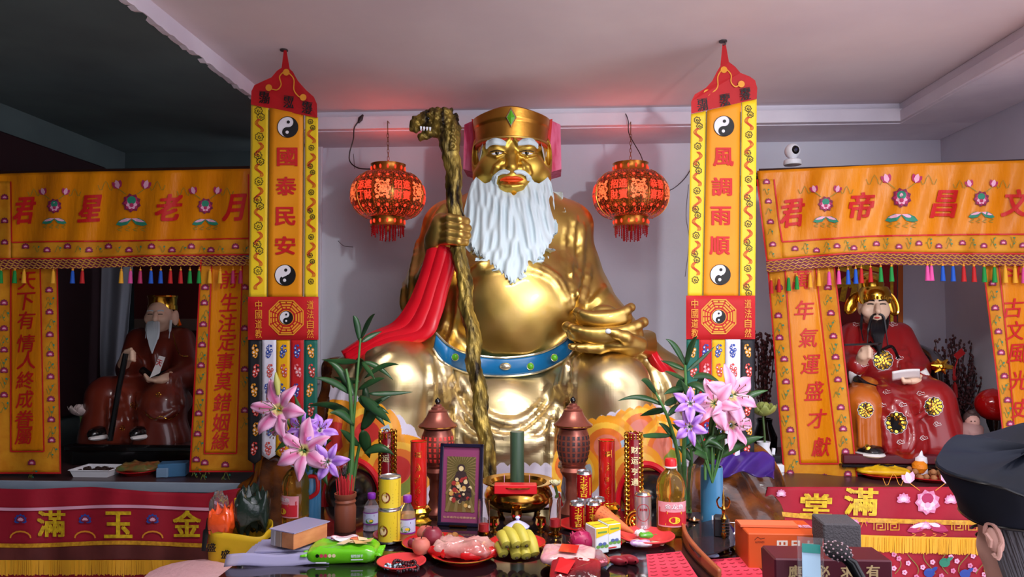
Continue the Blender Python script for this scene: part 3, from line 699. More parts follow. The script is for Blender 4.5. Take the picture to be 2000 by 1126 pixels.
mb = MB(); mb.ell(C(836, 231, 3.615), (.009, .006, .008), 10); build('eye', mb, M_black, dh)
mb = MB()
for k in range(4): mb.lathe([(.006, 0), (.0045, -.012), (.0005, -.022)], C(822+6*k, 247+.5*k, 3.632), 6)
build('teeth', mb, M_white, dh, kind='stuff')
# carved wooden throne
M_thr = mat('carved_wood', (122, 66, 24), .22, col2=(46, 22, 14), scale=5, stretch=(1, 1, 2.5), bump=.4, bscale=9, coat=.6)
s = SDF((-1.62, 3.2, .3), (1.2, 4.9, 1.62), .016)
s.chain([C(660, 720, 3.98), C(650, 790, 3.92), C(625, 880, 3.75), C(590, 960, 3.55)], [.09, .08, .10, .15], .06)
s.chain([C(540, 895, 3.75), C(560, 940, 3.6), C(600, 1000, 3.5)], [.10, .16, .2], .06); s.chain([C(520, 985, 3.65), C(600, 1010, 3.5)], [.16, .16], .06)
s.chain([C(1335, 720, 3.98), C(1345, 800, 3.9), C(1370, 890, 3.75), C(1410, 965, 3.6)], [.08, .08, .10, .16], .06)
s.chain([C(1390, 925, 3.7), C(1460, 925, 3.75), C(1470, 990, 3.7)], [.10, .14, .17], .06); s.chain([C(1400, 1000, 3.6), C(1455, 1040, 3.6)], [.16, .16], .06)
s.box(((P(1000, 900, 4.1)).x, 4.15, .52), (1.9, 1.35, .42), .05, .05)
s.disp(lambda X, Y, Z: .016*np.sin(13*X+5*Z)*np.sin(17*Z+6*Y)+.007*np.sin(40*X+21*Z)*np.sin(33*Y-12*Z))
o = sdf_obj('throne', s, M_thr); tag(o, 'dark brown carved rocky throne carrying the giant gold statue', 'throne')
# ============================================================ HANGING BANNERS
M_yel = mat('yellow_satin', (240, 206, 24), .5, col2=(228, 190, 20), scale=3, sheen=.2)
M_ora = mat('amber_cloth', (232, 148, 8), .6, col2=(222, 138, 6), scale=4)
M_redc = mat('red_cloth', (190, 14, 22), .65, col2=(176, 10, 20), scale=5)
M_redt = mat('red_thread', (196, 24, 26), .6); M_blk = mat('black_thread', (16, 14, 16), .6); M_wht = mat('white_thread', (226, 222, 228), .6)
M_gth = mat('gold_thread', (226, 150, 40), .5); M_blut = mat('blue_thread', (40, 70, 160), .6); M_grn = mat('green_cloth', (14, 92, 78), .6); M_pnk = mat('pink_thread', (226, 120, 130), .6)
M_wcl = mat('white_cloth', (222, 220, 236), .6); M_bcl = mat('black_cloth', (24, 24, 30), .6); M_ycl = mat('golden_cloth', (236, 176, 8), .6)
M_cord = mat('cable', (40, 34, 36), .5); M_iron = mat('hook_iron', (90, 84, 84), .4, .8)
def cloth(name, S, L_, R_, top, bot, m, parent, nu=8, nv=30, solid=.003):
    """L_, R_: edges x(py); top, bot: y(px) callables or numbers"""
    t = top if callable(top) else (lambda x: top); b_ = bot if callable(bot) else (lambda x: bot)
    l = L_ if callable(L_) else (lambda y: L_); r = R_ if callable(R_) else (lambda y: R_)
    def f(u, v):
        y0 = t(l(0)+(r(0)-l(0))*u) if False else None
        xm = lerp(l((t(0)+b_(0))/2), r((t(0)+b_(0))/2), u); y = lerp(t(xm), b_(xm), v); x = lerp(l(y), r(y), u); return S(x, y, 0)
    mb = MB(); mb.grid(f, nu, nv); o = build(name, mb, m, parent, recalc=False)
    # faces must look to the camera side
    me = o.data
    if me.polygons[len(me.polygons)//2].normal.y > 0: me.flip_normals()
    md = o.modifiers.new('thick', 'SOLIDIFY'); md.thickness = solid; md.offset = -1
    return o
def yinyang(name, S, cx, cy, r, parent, off=.003, tilt=0):
    mb = MB(); put_poly(mb, circ(r*1.04, 32), S, cx, cy, 1, off, 1); put_poly(mb, circ(r*.98, 32), S, cx, cy, 1, off+.0015, 0)
    pts = circ(1, 18, -PI/2, PI/2)+[(p[0], .5+p[1]) for p in circ(.5, 12, PI/2, PI*1.5)][1:]
    pts = circ(1, 18, -PI/2, PI/2)[:-1]+[(-a, b_) for a, b_ in [(.5*cos(t), .5+.5*sin(t)) for t in np.linspace(PI/2, -PI/2, 12)]][:-1]+[(.5*cos(t), -.5+.5*sin(t)) for t in np.linspace(PI/2, -PI/2, 12)][:-1]
    # S-curve half disc: fan it from a few strips to stay planar-safe
    put_poly(mb, pts, S, cx, cy, r*.98, off+.003, 1, rot=tilt)
    put_poly(mb, circ(.16, 14), S, cx+.5*r*math.sin(tilt), cy-.5*r*cos(tilt), r, off+.0045, 1); put_poly(mb, circ(.16, 14), S, cx-.5*r*math.sin(tilt), cy+.5*r*cos(tilt), r, off+.0045, 0)
    return build(name, mb, [M_wht, M_blk], parent, smooth=False, recalc=False)
def rosette(mb, S, cx, cy, r, m, w=1.3, off=.004, rot=0):
    n = 7; pts = []
    for i in range(n):
        a0 = 2*PI*i/n+rot
        for t in np.linspace(-1, 1, 5)[:-1]:
            a = a0+t*PI/n*.98; rr = r*(.72+.28*math.sqrt(max(0, 1-t*t))); pts.append((cx+rr*cos(a), cy+rr*sin(a)))
    put_line(mb, pts, S, w, off, m, True); put_line(mb, [(cx+r*.42*cos(a)*(1-.1*a), cy+r*.42*sin(a)*(1-.1*a)) for a in np.linspace(0, 6, 12)], S, w, off, m)
def vine(mb, S, cx, cy, s, m, m2, rot=0, off=.004):
    ca, sa = cos(rot), sin(rot)
    T = lambda x, y: (cx+(x*ca-y*sa)*s, cy+(x*sa+y*ca)*s)
    put_line(mb, [T(.5*sin(t*2.6), t*1.5) for t in np.linspace(-1, 1, 9)], S, s*.22, off, m)
    for x, y, r in ((-.45, -.7, .34), (.2, -1.3, .26), (.5, -.2, .36), (-.3, .3, .42), (.35, .6, .3), (-.25, 1.1, .3), (.05, 1.5, .2)):
        p = T(x, y); put_poly(mb, circ(r*s, 8, rx=1.25), S, p[0], p[1], 1, off, m, rot=x*3)
        if r > .28: put_poly(mb, circ(r*s*.5, 6), S, p[0], p[1], 1, off+.0012, m2)
def banner(name, label, hook, strap, head_poly, cols, y0f, y1, chars, yy, talis, pan, octc, ptx, ribbons, flip):
    Yb = 3.5
    S = lambda px, py, off=0: P(px, py, Yb+.006*sin(px*.05+py*.011)+.004*sin(py*.03)-off)
    base = S((cols[0][0]+cols[-1][1])/2, 890); t = thing(name, label, 'banner', tuple(base), 'tall temple banners hung from the ceiling hooks')
    # hook and strap
    z = P(hook[0], hook[1], Yb); mb = MB(); mb.tube([z+Vector((0, 0, .03)), z, z+Vector((.012, 0, -.012)), z+Vector((.012, 0, -.03)), z+Vector((0, 0, -.036))], .004, 6); mb.lathe([(.02, -.006), (.02, 0)], (z.x, z.y, ZC-.001), 12); build('hook', mb, M_iron, t)
    mb = MB(); mb.prism(strap, 0, .006, lambda x, y, o: S(x, y, .004-o)); build('strap', mb, M_redc, t, smooth=False)
    mb = MB(); mb.prism(head_poly, 0, .006, lambda x, y, o: S(x, y, .008-o)); hd = build('head_piece', mb, M_redc, t, smooth=False)
    mb = MB()
    for (x, y) in talis['dots']: put_poly(mb, circ(6.5, 18), S, x, y, 1, .011)
    for pts in talis['cords']: put_line(mb, [p[:2] for p in bez([(x, y, 0) for x, y in pts], 6)], S, 2.2, .0105)
    build('gold_cord_embroidery', mb, M_gth, hd, smooth=False, recalc=False)
    for ch, x, y, r in talis['chars']:
        mb = MB(); put_text(mb, '雨', S, x, y-7, 9, 19, .011, 0, r, .03); put_text(mb, ch, S, x, y+4.5, 14, 20, .011, 0, r, .02); build('character', mb, M_blk, hd, smooth=False, recalc=False)
    names = ('border_strip', 'text_panel', 'border_strip'); ms = (M_yel, M_ora, M_yel)
    for k, (a, b_, c, d) in enumerate(cols):
        l = lambda y, a=a, c=c: lerp(a, c, (y-210)/(y1-210)); r = lambda y, b_=b_, d=d: lerp(b_, d, (y-210)/(y1-210))
        o = cloth(names[k], S, l, r, lambda x: y0f(x), y1+2, ms[k], t, 6, 40)
        if k != 1:
            mb = MB(); mid = lambda y: (l(y)+r(y))/2; sgn = 1
            y = y0f(a)+18; kk = 0
            while y < y1-12:
                w_ = (b_-a)/2-4.5
                if kk % 2 == 0:
                    rosette(mb, S, mid(y)-2, y-5, w_*.62, 0); rosette(mb, S, mid(y)+2.5, y+7, w_*.6, 0, rot=.5)
                else: rosette(mb, S, mid(y), y, w_*.66, 0)
                for dx in (-2.4, 0, 2.4):
                    if y+42 < y1: put_line(mb, [(mid(y)+dx+(7 if kk % 2 else -7)*sin(q*5.5)*(1-abs(q-.5)*.5), y+11+q*26) for q in np.linspace(0, 1, 10)], S, 1.1, .004, 1)
                y += 46 if kk % 2 == 0 else 41; kk += 1
            build('peony_embroidery', mb, [M_blk, M_redt], o, kind='stuff', smooth=False, recalc=False)
        else:
            mb = MB()
            for (x0, x1_) in ((lambda y: l(y)-1, lambda y: l(y)+.8), (lambda y: r(y)-.8, lambda y: r(y)+1)):
                put_line(mb, [(x0(y), y) for y in np.linspace(y0f(a)+4, y1, 20)], S, 1.6, .0035)
            build('seam', mb, mat('seam', (96, 84, 40), .7), o, smooth=False, recalc=False)
            for ch, x, y in chars: mb = MB(); put_text(mb, ch, S, x, y, 35, 38, .005, 0, 0, .028, 6); build('character', mb, M_redt, o, smooth=False, recalc=False)
            for (x, y, r_) in yy: yinyang('yin_yang', S, x, y, r_, o, .004, .12)
    # red cushion panel with the eight trigrams
    x0, x1_, ya, yb = pan; mb = MB()
    def pf(u, v):
        x = lerp(x0, x1_, u); y = lerp(ya, yb, v); e = (1-abs(2*u-1)**6)*(1-abs(2*v-1)**6); return S(x, y, .006+.016*e)
    mb.grid(pf, 24, 18); mb.grid(lambda u, v: S(lerp(x0, x1_, u), lerp(ya, yb, v), .004), 24, 18, flip=True); pn = build('trigram_panel', mb, M_redc, t)
    SP = lambda px, py, off=0: S(px, py, .0235+off)
    mb = MB(); cx, cy, R = octc
    for q in (1.0, .985): put_line(mb, [(cx+R*q*cos(PI/8+k*PI/4), cy+R*q*sin(PI/8+k*PI/4)) for k in range(8)], SP, 1.8, 0, 0, True)
    tri = [7, 3, 5, 1, 0, 4, 2, 6]
    for k in range(8):
        a = k*PI/4
        for j, rr in enumerate((.82, .68, .54)):
            hw = R*rr*.36; br = not (tri[k] >> j) & 1; segs = [(-hw, hw)] if not br else [(-hw, -1.2), (1.2, hw)]
            for s0, s1 in segs: put_line(mb, [(cx+R*rr*cos(a)-s0*sin(a), cy+R*rr*sin(a)+s0*cos(a)), (cx+R*rr*cos(a)-s1*sin(a), cy+R*rr*sin(a)+s1*cos(a))], SP, R*.085, 0)
    put_line(mb, circ(R*.40, 28), lambda x, y, o: SP(cx+x, cy+y, o), 1.2, 0, 0, True)
    build('trigrams', mb, M_gth, pn, smooth=False, recalc=False); yinyang('yin_yang', SP, cx, cy, R*.35, pn, .001)
    for col, x in zip(('中國道教', '道法自然'), ptx):
        for k, ch in enumerate(col): mb = MB(); put_text(mb, ch, SP, x, ya+16+k*(yb-ya-28)/3, 17, 13, .001, 0, 0, .005); build('character', mb, M_gth, pn, smooth=False, recalc=False)
    # tail ribbons
    for k, (a, b_, mt, m1, m2, yend) in enumerate(ribbons):
        l = lambda y, a=a: a-(y-662)*.004; r = lambda y, b_=b_: b_-(y-662)*.004
        S2 = lambda px, py, off=0, k=k: S(px, py, off+.004*(k % 2)+.01*sin(py*.02+k)*(py-662)/230)
        bt = lambda x: yend-8+9*(1-abs(2*(x-a)/(b_-a)-1))
        rb = cloth('tail_ribbon', S2, l, r, yb-2, bt, mt, t, 4, 24)
        mb = MB()
        for j, y in enumerate(np.arange(yb+22, yend-18, 38)): vine(mb, S2, (a+b_)/2+2*sin(j*2.1), y, 8.2, j % 2, 2, .25*sin(j*1.7+k))
        build('vine_embroidery', mb, [m1, m2, M_wht], rb, kind='stuff', smooth=False, recalc=False)
    return t
GT = M_gth; FL = mat('flower_thread', (206, 70, 60), .6)
banner('temple_banner', 'yellow temple banner reading 國泰民安 hanging beside the dark orange curtains', (555, 82), [(555, 92), (558, 90), (567, 140), (549, 140)],
       [(490, 204), (491, 178), (497, 166), (512, 159), (530, 151), (541, 138), (550, 132), (562, 131), (572, 140), (582, 158), (598, 176), (613, 189), (619, 203), (620, 230)],
       [(490, 524, 486, 521), (526, 594, 523, 592), (596, 621, 594, 621)], lambda x: 203+(x-490)*.2, 578,
       [('國', 561, 306), ('泰', 559, 363), ('民', 557, 422), ('安', 557, 479)], [(562, 248, 20), (557, 537, 20)],
       {'dots': [(559, 141), (525, 171), (592, 190)], 'cords': [[(553, 141), (546, 150), (549, 165), (542, 175), (531, 174)], [(565, 143), (574, 155), (574, 175), (582, 187), (588, 190)]], 'chars': [('淜', 516, 190, .1), ('泓', 564, 199, .12), ('澄', 600, 210, .2)]},
       (484, 622, 579, 663), (559, 620, 36), (505, 606),
       [(485, 511, M_bcl, GT, FL, 905), (512, 539, M_wcl, M_blut, FL, 896), (540, 566, M_ycl, M_blut, FL, 894), (567, 593, M_redc, M_blut, M_pnk, 892), (594, 620, M_grn, GT, FL, 890)], False)
banner('temple_banner', 'yellow temple banner reading 風調雨順 hanging beside the bright orange curtains', (1412, 74), [(1411, 86), (1417, 84), (1425, 128), (1407, 128)],
       [(1350, 222), (1350, 198), (1357, 184), (1378, 172), (1391, 158), (1400, 140), (1410, 124), (1424, 121), (1436, 130), (1446, 142), (1464, 149), (1475, 157), (1479, 172), (1478, 193)],
       [(1350, 1379, 1343, 1372), (1381, 1448, 1374, 1444), (1449, 1478, 1445, 1475)], lambda x: 221-(x-1350)*.225, 577,
       [('風', 1413, 306), ('調', 1410, 364), ('雨', 1408, 421), ('順', 1406, 479)], [(1414, 246, 19.5), (1407, 536, 19.5)],
       {'dots': [(1414, 136), (1381, 181), (1448, 164)], 'cords': [[(1408, 138), (1402, 150), (1402, 168), (1396, 177), (1386, 181)], [(1420, 136), (1428, 146), (1428, 160), (1436, 169), (1444, 166)]], 'chars': [('淜', 1372, 204, -.15), ('泓', 1416, 195, -.15), ('澄', 1456, 183, -.2)]},
       (1340, 1475, 577, 662), (1404, 618, 36), (1357, 1461),
       [(1341, 1365, M_grn, GT, FL, 880), (1366, 1390, M_redc, M_blut, M_pnk, 892), (1391, 1416, M_ycl, M_blut, FL, 895), (1417, 1446, M_wcl, M_blut, FL, 903), (1447, 1474, M_bcl, GT, FL, 900)], True)
# ============================================================ CURTAINS OF THE SIDE SHRINES
M_sat = mat('orange_satin', (226, 138, 8), .36, col2=(214, 124, 6), scale=3, spec=.3, bump=.6, bscale=5, stretch=(2.2, 1, .55))
M_satb = mat('gold_brocade', (218, 148, 32), .5, col2=(206, 128, 22), scale=20, spec=.3, bump=.2, bscale=8)
M_olive = mat('olive_thread', (120, 130, 50), .6); M_teal = mat('teal_thread', (40, 132, 104), .6); M_mag = mat('magenta_thread', (176, 40, 92), .6); M_plum = mat('plum_thread', (124, 30, 66), .6); M_lpk = mat('pale_pink_thread', (232, 170, 196), .6)
M_rthr = mat('crimson_thread', (200, 22, 22), .55); M_braid = mat('gold_braid', (206, 150, 70), .45)
M_tas = {'m': M_mag, 'p': mat('pink_tassel', (222, 82, 158), .7), 'b': mat('blue_tassel', (24, 86, 190), .7), 'r': mat('red_tassel', (188, 26, 28), .7), 'g': mat('green_tassel', (20, 140, 60), .7), 'y': mat('amber_tassel', (232, 168, 40), .7)}
def petal(mb, S, cx, cy, ln, w, a, m, off):
    pts = [(0, 0), (ln*.35, -w), (ln*.75, -w*.8), (ln, 0), (ln*.75, w*.8), (ln*.35, w)]; put_poly(mb, pts, S, cx, cy, 1, off, m, a)
FM = [M_plum, M_mag, M_lpk, M_teal, M_olive, M_gth]
def lotus(mb, S, cx, cy, s, off=.004, full=True):
    for a in np.linspace(-PI*1.08, PI*.08, 7): petal(mb, S, cx, cy+s*.25, s, s*.34, a, 0, off)
    for a in np.linspace(-PI*.98, -PI*.02, 6): petal(mb, S, cx, cy+s*.25, s*.72, s*.24, a, 1, off+.001)
    if full:
        for a in np.linspace(-PI*.86, -PI*.14, 5): petal(mb, S, cx, cy+s*.32, s*.5, s*.15, a, 2, off+.002)
    petal(mb, S, cx-s*.62, cy+s*.42, s*1.24, s*.16, 0, 1, off+.002)
def bigflower(mb, S, cx, cy, s, off=.004):
    for a in np.linspace(0, 2*PI, 10)[:-1]: petal(mb, S, cx, cy, s, s*.36, a+.3, 0, off)
    for a in np.linspace(0, 2*PI, 9)[:-1]: petal(mb, S, cx, cy, s*.82, s*.26, a, 1, off+.001)
    for a in np.linspace(0, 2*PI, 8)[:-1]: petal(mb, S, cx, cy+s*.1, s*.6, s*.2, a+.2, 2, off+.002)
    put_poly(mb, circ(s*.42, 12, rx=1.1), S, cx, cy-s*.28, 1, off+.003, 3); put_poly(mb, circ(s*.22, 10), S, cx, cy+s*.22, 1, off+.0035, 1)
    for sx in (-1, 1):
        x, y = cx+sx*s*1.35, cy-s*1.75
        for a in (-.5, 0, .5): petal(mb, S, x, y+s*.3, s*.95, s*.26, -PI/2+a+sx*.3, 1 if a else 2, off+.001*(a == 0))
        put_line(mb, [(x, y+s*.3), (cx+sx*s*.6, cy-s*.9)], S, 1.2, off, 4); put_line(mb, [(x+sx*s*(.5+t), y+s*.5*sin(t*6)) for t in np.linspace(0, 1.6, 9)], S, 1, off, 4)
    for sx in (-1, 1): petal(mb, S, cx, cy+s*1.7, s*1.7, s*.36, PI/2-sx*1.25, 3, off); petal(mb, S, cx, cy+s*1.6, s*1.4, s*.16, PI/2-sx*1.3, 2, off+.001)
    for k in range(4): put_line(mb, [(cx+(k-1.5)*s*.8+s*.3*sin(t*7), cy+s*(2.4+.5*t)) for t in np.linspace(0, 1, 7)], S, 1, off, 4)
def scroll(mb, S, cx, cy, s, k, off=.0035):
    put_line(mb, [(cx+s*(.9*t-.45)*(1 if k % 2 else -1), cy+s*.5*sin(t*6+k)) for t in np.linspace(0, 1, 8)], S, 1.0, off, 4)
    petal(mb, S, cx+s*.3, cy-s*.2, s*.35, s*.12, -.8+k, 3, off)
def tassel(S, x, y, c, parent, ln=30):
    p = S(x, y, .012); u = .0028; mb = MB(); mb.tube([p+Vector((0, 0, 5*u)), p], .0016, 5, 1); mb.ell(p+Vector((0, 0, -.5*u)), (2.3*u, 2.3*u, 2.2*u), 8, 1)
    L_ = ln*u; mb.lathe([(1.6*u, -2*u), (2.8*u, -.12*L_-2*u), (3.5*u, -L_*.6), (4.4*u, -L_)], tuple(p), 14, rfn=lambda a, z: 1+.14*sin(7*a)); build('tassel', mb, [M_tas[c], M_gth], parent)
def fringe(mb, S, xs, y0f, y1f, w, off=.004, m=0):
    for x in xs:
        j = RNG.normal(0, .5); y0, y1 = y0f(x), y1f(x)+RNG.normal(0, 1.2)
        put_line(mb, [(x, y0), (x+j*.6, (y0+y1)/2), (x+j, y1)], S, w*RNG.uniform(.8, 1.25), off+RNG.uniform(0, .006), m)
# --- bright curtains over the shrine beside the 風調雨順 banner
YR = lambda px: np.interp(px, [1478, 2000, 2300], [4.05, 3.70, 3.58])
SVR = lambda px, py, off=0: P(px, py, YR(px)+.012*sin(px*.045+.6*sin(py*.02))+.010*sin(px*.11+py*.03)*(1-abs(py-400)/160 if abs(py-400) < 160 else 0)-off)
vr = thing('shrine_valance', 'bright orange satin valance embroidered 文昌帝君 above the scholar figure', 'valance', tuple(SVR(1750, 520)))
lx = lambda y: np.interp(y, [327, 350, 510], [1477, 1481, 1497])
o = cloth('valance_cloth', SVR, lx, 2240, lambda x: np.interp(x, [1478, 1640, 1760, 2000, 2240], [334, 326, 320, 313, 306]), lambda x: np.interp(x, [1478, 1600, 1700, 1900, 2240], [508, 498, 492, 494, 494]), M_sat, vr, 120, 30)
mb = MB(); lb = cloth('border_band', lambda x, y, off=0: SVR(x, y, off+.002), lambda y: lx(y)+1, lambda y: np.interp(y, [350, 508], [1512, 1530]), 350, lambda x: np.interp(x, [1478, 1530], [508, 505]), M_satb, vr, 6, 24, .002)
bb = cloth('border_band', lambda x, y, off=0: SVR(x, y, off+.002), 1528, 2238, lambda x: np.interp(x, [1528, 1700, 1860, 2240], [471, 461, 458, 456]), lambda x: np.interp(x, [1478, 1600, 1700, 1900, 2240], [507, 497, 491, 493, 493]), M_satb, vr, 90, 6, .002)
def lineset(S, lines, w, m, parent, name='red_piping', off=.006):
    mb = MB()
    for pts in lines:
        q = [p[:2] for p in bez([(x, y, 0) for x, y in pts], 10)]; put_line(mb, q, S, w, off)
    return build(name, mb, m, parent, smooth=False, recalc=False)
lineset(SVR, [[(1512, 350), (1520, 420), (1528, 472)], [(1528, 472), (1620, 466), (1700, 461), (1860, 458), (2000, 457), (2235, 456)], [(1479, 350), (1488, 430), (1498, 509)], [(1497, 509), (1600, 499), (1700, 493), (1900, 495), (2235, 495)]], 3.0, M_rthr, vr)
for ch, x, y, w, r in (('君', 1548, 416, 50, -.12), ('帝', 1684, 402, 50, -.05), ('昌', 1844, 398, 52, 0), ('文', 1984, 396, 56, 0), ('殿', 2110, 395, 52, 0)):
    if ch == '殿': continue
    mb = MB(); put_text(mb, ch, SVR, x, y, 52, w, .008, 0, r, .03, 7, .25); build('character', mb, M_rthr, o, smooth=False, recalc=False)
for x, y, s in ((1613, 398, 15.5), (1761, 386, 20), (1917, 388, 16)):
    mb = MB(); bigflower(mb, SVR, x, y, s, .008); build('embroidered_flower', mb, FM, o, smooth=False, recalc=False)
for i, x in enumerate((1553, 1595, 1635, 1668, 1712, 1756, 1795, 1834, 1880, 1922, 1960, 1998)):
    mb = MB(); y = np.interp(x, [1528, 1700, 2000], [489, 478, 475]); lotus(mb, SVR, x, y+(3 if i % 2 else -3), 7.5, .009); scroll(mb, SVR, x+19, y+2, 13, i, .008); scroll(mb, SVR, x+19, y-8, 11, i+1, .008); build('embroidered_flower', mb, FM, bb, smooth=False, recalc=False)
for i, y in enumerate((354, 392, 432, 476)):
    mb = MB(); lotus(mb, SVR, lx(y)+16, y, 7.5, .009); scroll(mb, SVR, lx(y)+15, y+20, 12, i, .008); build('embroidered_flower', mb, FM, lb, smooth=False, recalc=False)
def braid(S, x0, x1, yf, h, parent, rows=4):
    mb = MB(); xs = np.arange(x0, x1, 3.0)
    cl = [(x, yf(x)+h/2) for x in xs[::6]]; put_line(mb, cl, S, h, .004, 1)
    for k in range(rows):
        mb.tube([S(x, yf(x)+h*(k+.5)/rows+1.6*sin(x*.55+k*1.5), .009) for x in xs], .0032, 4, 0 if k % 2 == 0 else 0)
    return build('braid_trim', mb, [M_braid, M_plum], parent)
braid(SVR, 1497, 2236, lambda x: np.interp(x, [1478, 1600, 1700, 1800, 2240], [511, 501, 494, 496, 497]), 22, vr)
for i, (x, c) in enumerate(zip((1506, 1521, 1540, 1556, 1582, 1599, 1619, 1638, 1656, 1671, 1682, 1700, 1720, 1741, 1811, 1819, 1841, 1861, 1882, 1902, 1922, 1942, 1963, 1982, 1999), 'rrggyyppbbrrggppbbrrggyyp')):
    tassel(SVR, x, np.interp(x, [1500, 1600, 1700, 1800, 2000], [546, 530, 520, 516, 520]), c, vr, 30 if x > 1640 else 28)
def strip(name, label, S, le, re, top, bot, frame, chars, flowers, fr, cat='curtain', cs=36):
    t = thing(name, label, cat, tuple(S((le(bot)+re(bot))/2, bot)))
    a = cloth('curtain_cloth', S, le, re, top, bot, M_satb, t, 24, 50)
    fl, frr, fb = frame
    pn = cloth('text_panel', lambda x, y, off=0: S(x, y, off+.002), fl, frr, top, fb, M_sat, t, 14, 44, .002)
    lineset(S, [[(fl(y), y) for y in (top+2, (top+fb)/2, fb)], [(frr(y), y) for y in (top+2, (top+fb)/2, fb)]]+[[(fl(fb), fb), ((fl(fb)+frr(fb))/2, fb), (frr(fb), fb)], [(le(y)+1, y) for y in (top+2, (top+bot)/2, bot)], [(re(y)-1, y) for y in (top+2, (top+bot)/2, bot)], [(le(bot), bot-1), ((le(bot)+re(bot))/2, bot-1), (re(bot), bot-1)]], 2.8, M_rthr, t)
    for ch, x, y in chars: mb = MB(); put_text(mb, ch, S, x, y, cs, cs*1.05, .007, 0, -.04, .012, 5, .2); build('character', mb, M_rthr, pn, smooth=False, recalc=False)
    for i, (x, y) in enumerate(flowers): mb = MB(); lotus(mb, S, x, y, 8.5, .006); scroll(mb, S, x+2, y+22, 15, i); scroll(mb, S, x-3, y+30, 12, i+1); build('embroidered_flower', mb, FM, a, smooth=False, recalc=False)
    if fr:
        mb = MB(); fringe(mb, S, np.arange(le(bot)+1, re(bot)-1, 1.5), lambda x: bot-2, lambda x: bot+24, 1.7); put_line(mb, [(le(bot), bot), (re(bot), bot)], S, 6, .006); build('fringe', mb, M_rthr, t, kind='stuff', smooth=False, recalc=False)
    return t
SCR = lambda px, py, off=0: P(px, py, YR(px)+.025+.012*sin(px*.06+.3)+.006*sin(py*.025+px*.02)-off)
le = lambda y: np.interp(y, [500, 940], [1497, 1532]); re = lambda y: np.interp(y, [500, 600, 940], [1628, 1640, 1676])
fl = lambda y: np.interp(y, [530, 905], [1532, 1563]); frr = lambda y: np.interp(y, [530, 905], [1592, 1638])
fls = [(le(y)+17+4*sin(y), y) for y in (560, 615, 658, 700, 744, 796, 838, 882, 922)]+[(re(y)-18, y) for y in (560, 610, 655, 696, 740, 794, 836, 880, 924)]+[(1610, 930)]
strip('shrine_curtain', 'bright orange curtain strip with red fringe reading 萬年氣運盛才獻', SCR, le, re, 505, 943, (fl, frr, 905), [(c, x, y) for c, x, y in zip('萬年氣運盛才獻', (1566, 1571, 1579, 1583, 1590, 1596, 1604), (545, 605, 659, 711, 763, 817, 872))], fls, True, cs=37)
le2 = lambda y: np.interp(y, [500, 600, 800, 960], [1917, 1928, 1955, 1970]); re2 = lambda y: np.interp(y, [500, 960], [2058, 2110])
fl2 = lambda y: np.interp(y, [500, 850], [1949, 1986]); fr2 = lambda y: np.interp(y, [500, 850], [2020, 2060])
strip('shrine_curtain', 'bright orange curtain strip behind the person, reading 古文風光', SCR, le2, re2, 505, 943, (fl2, fr2, 905), [(c, x, y) for c, x, y in zip('斗古文風光史', (1981, 1981, 1983, 1985, 1990, 1994), (530, 601, 645, 690, 742, 797))], [(le2(y)+16, y) for y in (552, 600, 646, 687, 733, 780, 826)], False, cs=37)
# --- dim curtains over the other shrine
YL = 3.66
SVL = lambda px, py, off=0: P(px, py, YL+.012*sin(px*.035+.5)+.008*sin(px*.09+py*.02)-off)
vl = thing('shrine_valance', 'dim orange satin valance embroidered 月老星君 above the brown robed figure', 'valance', tuple(SVL(240, 515)))
o = cloth('valance_cloth', SVL, -24, 492, lambda x: np.interp(x, [-30, 100, 300, 492], [340, 336, 333, 329]), lambda x: np.interp(x, [-30, 160, 300, 492], [506, 504, 499, 497]), M_sat, vl, 90, 26)
bb = cloth('border_band', lambda x, y, off=0: SVL(x, y, off+.002), 21, 486, lambda x: np.interp(x, [21, 250, 486], [472, 469, 465]), lambda x: np.interp(x, [-30, 160, 300, 492], [505, 503, 498, 496]), M_satb, vl, 70, 6, .002)
lb = cloth('border_band', lambda x, y, off=0: SVL(x, y, off+.002), -22, 21, 354, lambda x: 505, M_satb, vl, 6, 22, .002)
lineset(SVL, [[(21, 354), (22, 420), (23, 473)], [(23, 473), (120, 471), (250, 470), (486, 465)], [(485, 340), (486, 420), (487, 498)], [(-24, 505), (160, 504), (300, 499), (488, 497)]], 2.6, M_rthr, vl)
for ch, x, y, w in (('君', 48, 411, 44), ('星', 175, 407, 48), ('老', 330, 405, 54), ('月', 458, 405, 48)):
    mb = MB(); put_text(mb, ch, SVL, x, y, 50, w, .008, 0, -.05, .035, 7, .3); build('character', mb, M_rthr, o, smooth=False, recalc=False)
for x, y, s in ((106, 402, 15), (257, 396, 19), (401, 402, 16)): mb = MB(); bigflower(mb, SVL, x, y, s, .008); build('embroidered_flower', mb, FM, o, smooth=False, recalc=False)
for i, x in enumerate((50, 92, 132, 174, 212, 252, 296, 336, 374, 412, 460)): mb = MB(); lotus(mb, SVL, x, 484+(3 if i % 2 else -4), 8, .009); scroll(mb, SVL, x+20, 486, 13, i, .008); build('embroidered_flower', mb, FM, bb, smooth=False, recalc=False)
for i, y in enumerate((384, 430, 472)): mb = MB(); lotus(mb, SVL, 9, y, 8, .009); build('embroidered_flower', mb, FM, lb, smooth=False, recalc=False)
braid(SVL, -24, 488, lambda x: np.interp(x, [-30, 160, 300, 492], [507, 505, 500, 499]), 19, vl)
for x, c in zip((2, 29, 47, 104, 142, 161, 237, 255, 274, 295, 314, 333, 353, 371, 389, 410, 430, 455, 470), 'ggyybrypmbbrrggyymm'): tassel(SVL, x, 526, c, vl, 26)
SCL = lambda px, py, off=0: P(px, py, YL+.03+.010*sin(px*.06)+.006*sin(py*.022+px*.03)-off)
le = lambda y: np.interp(y, [500, 920], [392, 370]); re = lambda y: np.interp(y, [500, 920], [489, 496])
